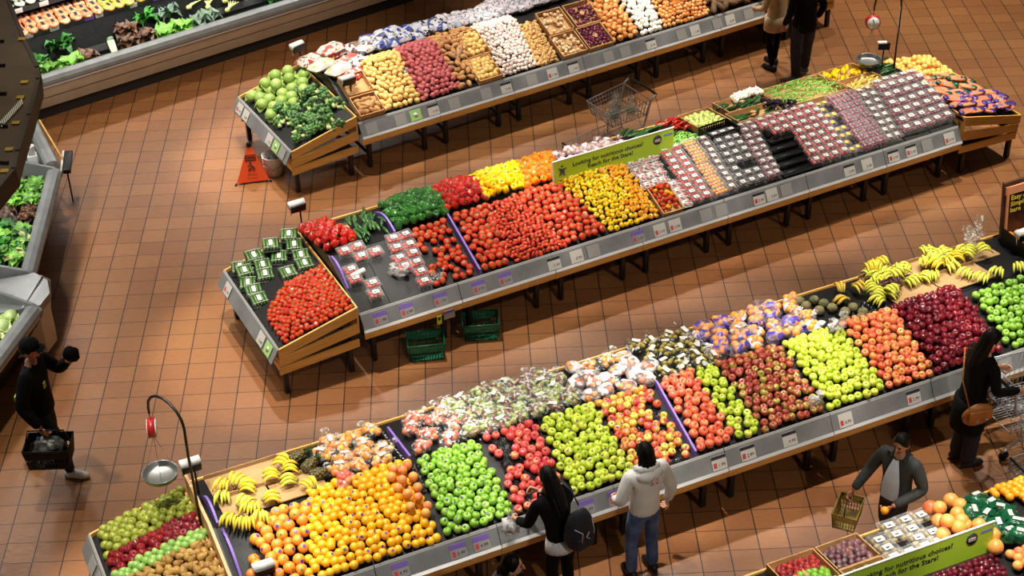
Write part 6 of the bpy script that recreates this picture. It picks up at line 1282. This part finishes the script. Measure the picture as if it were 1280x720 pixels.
def person(loc, yaw, label, H=1.66, skin='light', hips=((-.09, 0, .86), (.09, 0, .86)), knees=((-.1, .03, .46), (.1, .03, .46)), ankles=((-.1, -.02, .07), (.1, -.02, .07)), toes=None,
           elbows=((-.27, -.03, 1.04), (.27, -.03, 1.04)), hands=((-.27, .1, .82), (.27, .1, .82)), lean=(0, 0), head_yaw=0, head_tilt=0, top='black', bottom='jeans', shoes='shoe_dark', top_len=.78, sleeve_r=.058, hair=None, hair_len=.0, hair_mat='hair_black',
           hood=False, collar=None, coat=False, shoulder=.185, trouser_r=.085, cap=False, girth=1.0, curl=.6, shirt_front=None, skirt=None, hem=None):
    k = H / 1.66; mat = Matrix.Translation(Vector((loc[0], loc[1], 0))) @ Matrix.Rotation(yaw, 4, 'Z') @ Matrix.Scale(k, 4)
    lx, ly = lean; r = None
    pel = V(0, 0, .9); sp = V(lx * .35, ly * .35, 1.08); ch = V(lx * .8, ly * .8, 1.27); nk = V(lx, ly, 1.40); hd = V(lx * 1.1, ly * 1.1 + .02, 1.535)
    sh = [V(-shoulder + lx * .95, ly * .95, 1.345), V(shoulder + lx * .95, ly * .95, 1.345)]
    hips = [V(*h) for h in hips]; knees = [V(*q) for q in knees]; ankles = [V(*q) for q in ankles]; elbows = [V(*q) for q in elbows]; hands_ = [V(*q) for q in hands]
    # body: one continuous figure
    N = [(pel, .1, .075), (sp, .1, .075), (ch, .125, .09), (nk, .052, .052), (nk + V(0, .005, .06), .048, .05)]; E = [(0, 1), (1, 2), (2, 3), (3, 4)]
    for i in (0, 1):
        b = len(N); N += [(sh[i], .055, .055), (sh[i].lerp(elbows[i], .5), .045, .045), (elbows[i], .038, .038), (elbows[i].lerp(hands_[i], .5), .034, .034), (hands_[i], .024, .028)]
        E += [(2, b), (b, b + 1), (b + 1, b + 2), (b + 2, b + 3), (b + 3, b + 4)]
    for i in (0, 1):
        b = len(N); N += [(hips[i], .07, .07), (hips[i].lerp(knees[i], .5), .06, .06), (knees[i], .048, .05), (knees[i].lerp(ankles[i], .4), .05, .052), (ankles[i], .034, .036)]
        E += [(0, b), (b, b + 1), (b + 1, b + 2), (b + 2, b + 3), (b + 3, b + 4)]
    mb = skin_mb(N, E, 1)
    HR = Matrix.Rotation(head_yaw, 4, 'Z') @ Matrix.Rotation(head_tilt, 4, 'X'); hm = Matrix.Translation(hd) @ HR
    h = MB().ball((0, 0, .02), (.074, .092, .112), 18, 13); h2 = []
    for v in h.v:
        q = v.copy()
        if q.z < 0: f = 1 - .28 * (q.z / -.1) ** 2; q.x *= f; q.y = q.y * (1 - .12 * (q.z / -.1) ** 2) + .012 * (-q.z / .1)
        h2.append(q)
    h.v = h2
    h.tube([(0, .086, .035), (0, .1, .01), (0, .108, -.012), (0, .088, -.02)], [.008, .011, .014, .008], 8)          # nose
    for s in (-1, 1): h.ball((s * .075, -.005, .0), (.01, .024, .032), 8, 6); h.ball((s * .03, .081, .03), (.012, .006, .007), 8, 5, 1); h.tube([(s * .014, .087, .047), (s * .03, .088, .052), (s * .05, .078, .045)], .004, 5, 2)
    h.tube([(-.024, .082, -.048), (0, .09, -.046), (.024, .082, -.048)], [.003, .007, .003], 6, 3)
    mb.merge(h, hm)
    for i in (0, 1):
        d = hands_[i] - elbows[i]; s = -1 if i == 0 else 1; hand(mb, hands_[i], d, V(-s, .3, -.1), curl, -s * 1.0)
    M.setdefault('eye', plain('dark eye', (30, 24, 22), .3)); M.setdefault('lips', plain('lips', (160, 84, 76), .5)); M.setdefault('hair_black', noisy('black hair', (7, 6, 6), (14, 12, 11), 30, .5, stretch=(1, 1, .1), spec=.2))
    r = mb.build('person', [SKINS[skin], 'eye', 'hair_black', 'lips']); r.matrix_basis = mat; tag(r, label, 'person')
    g = girth
    # trousers
    N = [(pel + V(0, 0, .09), .14 * g, .11 * g), (pel + V(0, 0, -.05), .165 * g, .125 * g)]; E = [(0, 1)]
    for i in (0, 1):
        b = len(N); t_ = trouser_r; N += [(hips[i] - V(0, 0, .05), t_ * 1.12, t_ * 1.12), (hips[i].lerp(knees[i], .5), t_, t_), (knees[i], t_ * .8, t_ * .8), (knees[i].lerp(ankles[i], .55), t_ * .72, t_ * .74), (ankles[i] + V(0, 0, .0), t_ * .68, t_ * .72)]
        E += [(1, b), (b, b + 1), (b + 1, b + 2), (b + 2, b + 3), (b + 3, b + 4)]
    skin_mb(N, E, 1).build('trousers', bottom, r)
    # upper garment
    zb = top_len; N = [(V(lx * .1, ly * .1, zb), .165 * g if not coat else .19 * g, .125 * g if not coat else .15 * g), (V(lx * .15, ly * .15, (zb + 1.0) / 2), .165 * g, .13 * g), (sp, .15 * g, .122 * g), (ch, .165 * g, .128 * g), (nk - V(0, 0, .01), .075, .075)]; E = [(0, 1), (1, 2), (2, 3), (3, 4)]
    for i in (0, 1):
        b = len(N); q = sleeve_r; N += [(sh[i], q * 1.2, q * 1.25), (sh[i].lerp(elbows[i], .5), q * 1.05, q * 1.05), (elbows[i], q * .95, q * .95), (elbows[i].lerp(hands_[i], .5), q * .85, q * .85), (elbows[i].lerp(hands_[i], .93), q * .68, q * .68)]
        E += [(3, b), (b, b + 1), (b + 1, b + 2), (b + 2, b + 3), (b + 3, b + 4)]
    skin_mb(N, E, 2).build('coat' if coat else 'jacket', top, r)
    if skirt: MB().lathe([(.13, .3), (.145, .35), (.15, .6), (.16, .8), (.15, .86)], 16, mod=lambda t, h_: 1 + .05 * math.cos(6 * t) * (1 - h_)).build('skirt', skirt, r)
    if hem: MB().lathe([(.98, hem), (1.0, hem + .02), (.97, zb + .02), (.93, zb + .12), (.5, zb + .16)], 22, mod=lambda t, h_: .2 * g * (1 - .2 * abs(math.sin(t)) + .02 * math.cos(7 * t) * (1 - h_))).build('coat_skirt', top, r)
    # shoes
    for i in (0, 1):
        a = ankles[i]; t_ = V(*toes[i]) if toes else V(0, 1, 0); t_.normalize(); sm = MB(); side = V(t_.y, -t_.x, 0)
        def f(u, ln): return a + t_ * u + V(0, 0, ln)
        z = -a.z + .012 if a.z < .12 else -.075
        sm.tube([f(-.07, z + .045), f(-.04, z + .045), f(.03, z + .045), f(.1, z + .035), f(.16, z + .028), f(.185, z + .022)], [.02, .044, .046, .045, .036, .012], 10, 0)
        sm.tube([f(-.075, z + .006), f(-.02, z + .004), f(.08, z + .004), f(.185, z + .008)], [.03, .043, .045, .02], 8, 1, flat=.25)
        sm.build('shoe', list(shoes) if isinstance(shoes, tuple) else [shoes, shoes], r)
    # hair
    hr = MB()
    if hair:
        def hf(s, t):
            a = s * 2 * PI; p = t * PI * .5 if False else t * 1.75
            face = max(0, math.sin(a)) ** 1.5
            p = min(p, 1.75 - .95 * face)
            R_ = V(.083, .1, .122) * (1 + .03 * math.sin(a * 9))
            q = V(R_.x * math.sin(p) * math.cos(a), R_.y * math.sin(p) * math.sin(a) - .006, R_.z * math.cos(p) + .024)
            return q
        hr.grid(hf, 28, 10)
        if hair_len > 0:
            def hl(s, t):
                a = PI + .1 + (s * (PI - .2)) ; a -= .0
                wv = 1 + .04 * math.sin(s * 40) ; flare = 1 + .12 * math.sin(t * 2.2)
                return V(.084 * math.cos(a) * flare * wv, .1 * math.sin(a) * flare * wv - .006 - .03 * t, .03 - hair_len * t + .01 * math.sin(s * 25) * t)
            hr.grid(hl, 30, 8); hr.grid(lambda s, t: hl(s, t) * .9 + V(0, 0, .0), 30, 8)
            hr.grid(lambda s, t: hl(s, 1) * (1 - .1 * t), 30, 1)
        hr.v = [hm @ v for v in hr.v]; hr.build('hair', hair_mat, r)
    if cap:
        c = MB().lathe([(.088, .045), (.09, .06), (.084, .1), (.06, .13), (.02, .146), (.001, .148)], 18, mod=lambda t, h_: 1 + .1 * abs(math.sin(t)))
        c.grid(lambda s, t: V((s - .5) * .15, .085 + .07 * t * (1 - (2 * s - 1) ** 2 * .5), .05 - .012 * t + .012 * (1 - (2 * s - 1) ** 2)), 8, 3); c.v = [hm @ v for v in c.v]; c.build('cap', 'cloth_black', r)
    if hood:
        hb = MB().ball((lx * 1.0, ly - .07, 1.36), (.145, .1, .085), 16, 9, amp=.12, freq=2); hb.tube([(lx - .1, ly + .03, 1.39), (lx - .085, ly - .06, 1.43), (lx, ly - .095, 1.44), (lx + .085, ly - .06, 1.43), (lx + .1, ly + .03, 1.39)], [.035, .04, .042, .04, .035], 8); hb.build('hood', top if hood is True else hood, r)
    if collar: MB().tube([(-.07, .08, 1.37), (-.08, .0, 1.42), (0, -.075, 1.44), (.08, .0, 1.42), (.07, .08, 1.37)], .018, 6).build('collar', collar, r)
    if shirt_front:
        def sf(s, t): z = 1.38 - .5 * t; w = .03 + .07 * math.sin(min(1, t * 1.3) * 1.6); return V((s - .5) * 2 * w, .125 * g + .016 - .05 * (1 - t) ** 2.5 - .012 * (2 * s - 1) ** 2 + ly * .8 * (1 - t), z)
        MB().grid(sf, 6, 8).build('shirt', shirt_front, r)
    return r
def worn(r, mb, name, mats): return mb.build(name, mats, r)
M['cloth_black'] = noisy('black cloth', (9, 9, 10), (14, 14, 16), 20, .85, spec=.15); M['jeans'] = noisy('blue denim', (52, 74, 116), (84, 108, 150), 9, .8); M['jeans_dark'] = noisy('dark denim', (30, 36, 56), (42, 50, 74), 9, .8)
M['white_cloth'] = noisy('white sweatshirt', (232, 230, 226), (218, 216, 214), 8, .85, bump=.3); M['shoe_dark'] = plain('dark boots', (26, 24, 26), .5); M['shoe_white'] = plain('white trainers', (214, 214, 216), .5); M['shoe_grey'] = plain('grey trainers', (104, 104, 106), .6); M['sole'] = plain('pale sole', (220, 218, 212), .6)
M['beige'] = noisy('beige coat cloth', (204, 178, 138), (190, 164, 124), 14, .85, bump=.2); M['blazer'] = noisy('grey blazer cloth', (50, 52, 52), (60, 62, 62), 24, .8); M['blue_shirt'] = noisy('light blue shirt', (200, 216, 242), (212, 224, 246), 10, .7); M['navy'] = noisy('navy cloth', (18, 20, 40), (24, 28, 50), 14, .8); M['tan_leather'] = noisy('tan leather', (176, 110, 44), (156, 92, 34), 8, .45); M['grey_hood'] = noisy('grey hood cloth', (120, 124, 130), (140, 144, 150), 10, .85); M['hi_vis'] = plain('yellow green patch', (176, 196, 50), .6); M['pack'] = noisy('dark backpack cloth', (22, 24, 34), (32, 34, 46), 16, .7)
def face_to(a, b): return math.atan2(b[1] - a[1], b[0] - a[0]) - PI / 2
# white hoodie, looking over the lime apples
y3 = T3.a
p = at(803, 714, 0); W = person((p.x, p.y), y3 + .06, 'person in a white hoodie and blue jeans, back turned, facing the apples', 1.66, hair=True, hair_len=.2, top='white_cloth', bottom='jeans', shoes=('shoe_dark', 'shoe_dark'), hood=True, top_len=.8, sleeve_r=.068, girth=1.08, trouser_r=.09,
    knees=((-.12, .03, .46), (.11, .03, .46)), ankles=((-.14, -.02, .07), (.1, -.03, .07)), elbows=((-.27, .0, 1.06), (.29, -.03, 1.04)), hands=((-.22, .2, .92), (.31, .06, .78)))
worn(W, MB().tube([(-.04, -.166, 1.292), (-.016, -.167, 1.296)] + [(.036 * math.sin(a), -.17, 1.335 - .036 * math.cos(a)) for a in [.5 + k * .53 for k in range(11)]][::-1] + [(.016, -.167, 1.296), (.04, -.166, 1.292)], .005, 5), 'back_print', plain('pink print', (214, 120, 130), .7))
# backpack wearer picking pink apples
p = at(704, 748, 0); B = person((p.x - .02, p.y - .02), y3 + .25, 'person with long black hair and a dark backpack reaching to the pink apples', 1.62, hair=True, hair_len=.34, top='cloth_black', bottom='cloth_black', top_len=.86, lean=(-.02, .12), head_tilt=-.35, sleeve_r=.062,
    elbows=((-.28, .16, 1.1), (.24, .14, 1.12)), hands=((-.26, .36, 1.0), (.06, .42, 1.16)), shoes=('shoe_dark', 'shoe_dark'))
worn(B, MB().lathe([(.185, .76), (.18, .8), (.168, .9)], 20, mod=lambda t, h: 1 - .22 * abs(math.sin(t))), 'shirt_hem', noisy('white patterned hem', (236, 232, 228), (206, 204, 208), 40, .8))
bp = MB(); bp.ball((.06, -.2, 1.08), (.17, .11, .25), 18, 12, amp=.08, freq=2); bp.box((.06, -.285, .98), (.22, .06, .16), bev=.03)
pk = worn(B, bp, 'backpack', 'pack'); st = MB()
for x in (-.09, .15): st.tube([(x, -.09, 1.27), (x * .9, .0, 1.41), (x * .85, .12, 1.43), (x * .9, .24, 1.34), (x * 1.1, .2, 1.12), (x, -.06, .97)], .016, 6, flat=.4)
st.build('strap', 'pack', pk); t = MB(); t.tube([(-.06, -.28, 1.2), (.02, -.31, 1.12), (.0, -.318, 1.02)], .005, 5); t.tube([(.16, -.28, 1.22), (.2, -.27, 1.05), (.16, -.29, .92)], .004, 5); t.tube([(.1, -.31, 1.1), (.06, -.315, 1.06), (.1, -.318, 1.02)], .006, 5); t.build('white_piping', 'white', pk)
hb = B.matrix_world @ V(-.27, .46, .92) if False else (Matrix.Translation((p.x - .02, p.y - .02, 0)) @ Matrix.Rotation(y3 + .25, 4, 'Z')) @ V(-.27, .42, .86)
mb = MB().ball((0, 0, 0), (.1, .08, .12), 14, 9, amp=.5, freq=2.5, seed=3); tuft(mb, (0, 0, .1), .08, .03); o = mb.build('produce_bag', FL['white_bag']); MB().ball((0, 0, -.03), (.06, .06, .06), 10, 7, amp=.3, seed=2).build('contents', noisy('grey blue contents', (120, 126, 136), (206, 206, 210), 20, .5), o); o.matrix_basis = Matrix.Translation(hb); tag(o, 'white plastic bag held by the backpack wearer over the rail', 'plastic bag')
# long black coat with the cart
p = at(1200, 578, 0); K = person((p.x, p.y), K2.to_euler().z - PI / 2 - .1, 'person in a black coat pushing a cart, tan shoulder bag at the hip', 1.74, hair=True, hair_len=.3, top='cloth_black', bottom='navy', coat=True, top_len=.72, hem=.5, skirt=None, trouser_r=.115, girth=1.05, lean=(0, .08), head_tilt=-.25,
    hips=((-.08, 0, .86), (.08, 0, .86)), knees=((-.08, .03, .46), (.09, .03, .46)), ankles=((-.08, -.02, .07), (.09, .02, .07)), elbows=((-.26, .1, 1.08), (.26, .1, 1.08)), hands=((-.2, .42, 1.0), (.2, .42, 1.0)))
bg = MB().ball((.24, -.06, .84), (.06, .17, .13), 16, 10, amp=.05); bg.box((.3, -.06, .87), (.02, .26, .12), bev=.008); tb = worn(K, bg, 'shoulder_bag', 'tan_leather'); MB().tube([(.25, -.16, .92), (.1, -.2, 1.2), (-.12, -.08, 1.42), (-.1, .1, 1.36), (.22, .08, .92)], .008, 5, flat=.5).build('bag_strap', 'tan_leather', tb); MB().box((.312, -.1, .82), (.01, .03, .03)).box((.312, -.0, .82), (.01, .03, .03)).build('buckle', 'steel', tb)
# man in the grey blazer with a basket and an orange
p = at(1108, 690, 0); gy = math.atan2(-.45, -.9) - PI / 2 + .35; G = person((p.x, p.y - .02), gy, 'man in a grey blazer and light blue shirt carrying an olive basket', 1.58, 'tan', hair=True, top='blazer', bottom=M['dark_trousers'] if 'dark_trousers' in M else noisy('dark grey trousers', (44, 44, 46), (40, 40, 42), 12, .8), shirt_front='blue_shirt', collar='blazer', top_len=.76, girth=1.12, sleeve_r=.07, head_tilt=-.3,
    knees=((-.1, .12, .47), (.1, -.02, .46)), ankles=((-.1, .2, .08), (.1, -.2, .1)), elbows=((-.3, .0, 1.07), (.3, .02, 1.07)), hands=((-.12, .3, .95), (.36, .26, .86)))
worn(G, MB().tube([(-.06, .11, 1.57), (-.03, .122, 1.565), (0, .118, 1.57), (.03, .122, 1.565), (.06, .11, 1.57)], .004, 5), 'glasses', 'black') if False else None
gm = Matrix.Translation((p.x, p.y - .02, 0)) @ Matrix.Rotation(gy, 4, 'Z') @ Matrix.Scale(1.58 / 1.66, 4)
place(P['clem'], Matrix.Translation(gm @ V(-.1, .4, .96)) , 'bright orange held in the hand of the man in the grey blazer', 'orange in the hand')
basket(gm @ TR((.36, .3, .48), PI / 2 + .3, s=.85), 'bask_tan', 'olive basket hanging from the hand of the man in the blazer')
# man in the cap walking past the left cases
cy_ = math.atan2(-.12, 1) - PI / 2; p = at(72, 588, 0); cm = Matrix.Translation((p.x - .02, p.y, 0)) @ Matrix.Rotation(cy_, 4, 'Z') @ Matrix.Scale(1.78 / 1.66, 4)
Cc = person((p.x - .02, p.y), cy_, 'man in a black jacket and cap walking with a black basket', 1.78, 'tan', cap=True, hair=True, top='cloth_black', bottom=noisy('black trousers', (20, 20, 21), (28, 27, 28), 14, .8), shoes=('shoe_white', 'sole'), top_len=.74, girth=1.12, sleeve_r=.072, head_tilt=-.1,
    knees=((-.1, .02, .46), (.1, .16, .47)), ankles=((-.1, -.3, .14), (.1, .2, .075)), toes=((0, .85, -.5), (0, 1, 0)), elbows=((-.26, .16, 1.12), (.3, -.06, 1.06)), hands=((-.1, .34, 1.36), (.32, .1, .82)))
worn(Cc, MB().box((.1, .135, 1.2), (.05, .012, .07), bev=.004).box((.13, -.16, .98), (.06, .04, .2), bev=.01), 'yellow_patch', 'hi_vis')
worn(Cc, MB().ball((-.06, .4, 1.46), (.07, .08, .09), 12, 8, amp=.3), 'black_glove', 'cloth_black')
basket(cm @ TR((.33, .14, .42), PI / 2 + .1), 'black', 'black shopping basket with bags hanging from the capped man'); 
mb = MB().ball((0, 0, .1), (.17, .11, .11), 14, 9, amp=.5, freq=3, seed=11); o = mb.build('grocery_bag', noisy('dark shiny bag', (30, 30, 32), (120, 120, 122), 14, .3)); MB().box((.05, -.02, .2), (.05, .03, .01)).build('label', 'card', o); o.matrix_basis = cm @ TR((.33, .14, .5), PI / 2); tag(o, 'crumpled grey bag inside the black basket of the capped man', 'plastic bag')
# couple at the far table
p = at(966, 84, 0); person((p.x, p.y), T1.a + .25, 'person in a beige coat and black leggings by the yams', 1.66, hair=True, hair_len=.25, hair_mat=noisy('brown hair', (58, 38, 26), (74, 50, 34), 24, .4), top='beige', bottom='cloth_black', shoes=('shoe_dark', 'shoe_dark'), top_len=.74, hem=.66, girth=1.08, trouser_r=.07, coat=True,
    ankles=((-.09, -.06, .07), (.1, .06, .07)), elbows=((-.27, .03, 1.06), (.27, .0, 1.06)), hands=((-.22, .22, .98), (.29, .1, .82)))
p = at(1000, 96, 0); person((p.x, p.y - .02), T1.a - .1, 'person in a black jacket, dark jeans and grey trainers beside the beige coat', 1.78, 'tan', hair=True, top='cloth_black', bottom='jeans_dark', shoes=('shoe_grey', 'sole'), top_len=.68, girth=1.15, trouser_r=.1,
    ankles=((-.14, -.1, .07), (.12, .1, .07)), toes=((-1, .4, 0), (-.3, 1, 0)), knees=((-.12, .0, .46), (.11, .06, .46)))
# person at the bottom edge behind a cart
p = at(640, 704, 1.58); person((p.x - .02, p.y), K4.to_euler().z - PI / 2, 'dark-haired person in a grey hood pushing a cart at the bottom edge', 1.66, hair=True, hair_len=.06, top='cloth_black', hood='grey_hood', bottom='jeans_dark', elbows=((-.26, .1, 1.08), (.26, .1, 1.08)), hands=((-.2, .4, 1.0), (.2, .4, 1.0)))
# patterns that were never set out
def drop(o):
    for c in CH.get(o.name, []): drop(c)
    bpy.data.objects.remove(o)
for o in list(P.values()):
    if o.name not in USED: drop(o)
# ------------------------------------------------------------------ light
w = bpy.data.worlds.new('world'); SC.world = w; w.use_nodes = True
w.node_tree.nodes['Background'].inputs[0].default_value = (1.0, .9, .78, 1); w.node_tree.nodes['Background'].inputs[1].default_value = .05
def spot(p, tgt, power, size=55, col=(1.0, .93, .82), r=.1, blend=.6):
    d = bpy.data.lights.new('ceiling_spot', 'SPOT'); d.energy = power; d.spot_size = rad(size); d.spot_blend = blend; d.color = col; d.shadow_soft_size = r
    o = bpy.data.objects.new('ceiling_spot', d); COL.objects.link(o); o.location = p
    o.rotation_euler = (Vector(tgt) - Vector(p)).to_track_quat('-Z', 'Y').to_euler(); return o
def strip(p, ang, L, wd, power, col=(1, .97, .92)):
    d = bpy.data.lights.new('case_lamp', 'AREA'); d.shape = 'RECTANGLE'; d.size = L; d.size_y = wd; d.energy = power; d.color = col
    o = bpy.data.objects.new('case_lamp', d); COL.objects.link(o); o.location = p; o.rotation_euler = (0, 0, ang)
for T, us in ((T1, (-.6, 1.6, 3.8, 6.0)), (T2, (-.6, 1.6, 3.8, 6.0, 8.4)), (T3, (-2.4, -.4, 1.6, 3.6, 5.6, 7.6)), (T4, (.5, 2.5, 4.0))):
    for u in us:
        spot(T.P(u + .6, 4.2, 7.0), T.P(u, .9, .9), 760, 36, blend=.7)
        spot(T.P(u - .5, .5, 7.2), T.P(u, .9, .9), 1150, 30, blend=.5)
for T, us in ((T1, (-.5, 2.0, 4.6)), (T2, (-.6, 1.8, 4.4, 7.2)), (T3, (-1.6, 1.0, 3.6, 6.2))):
    for u in us: spot(T.P(u + .3, -6.0, 6.4), T.P(u, .0, .6), 300, 24, blend=.8)
for x, y, e in ((.9, -1.2, 430), (1.3, -4.6, 420), (1.4, -8.2, 430), (-.4, -10.5, 330), (12.4, .8, 900), (14.0, -2.5, 800), (15.2, 3.2, 700), (10.5, 3.6, 500)):
    spot((x - (.9 if x < 2 else -.8), y + 1.2, 8.0), (x, y, 0), e * 1.12, 62, col=(1, .92, .74), blend=.9)
strip((CM @ Vector((3.2, .75, 2.15))), rad(32.6), 6.2, .12, 80)
strip(Vector((-.25, -3.8, 2.25)), rad(90), 2.6, .1, 26); strip(Vector((-.2, -6.6, 2.3)), rad(80), 1.8, .1, 20); strip(Vector((-.6, -1.7, 2.3)), rad(110), 1.2, .1, 8)
vs = SC.view_settings
SC.display_settings.display_device = 'sRGB'
vs.view_transform = 'Standard'; vs.look = 'None'; vs.gamma = 1; vs.use_curve_mapping = False; vs.exposure = 0.57
spot(CM @ Vector((2.6, -5.0, 6.5)), CM @ Vector((2.6, 0, .4)), 600, 55, blend=.9)
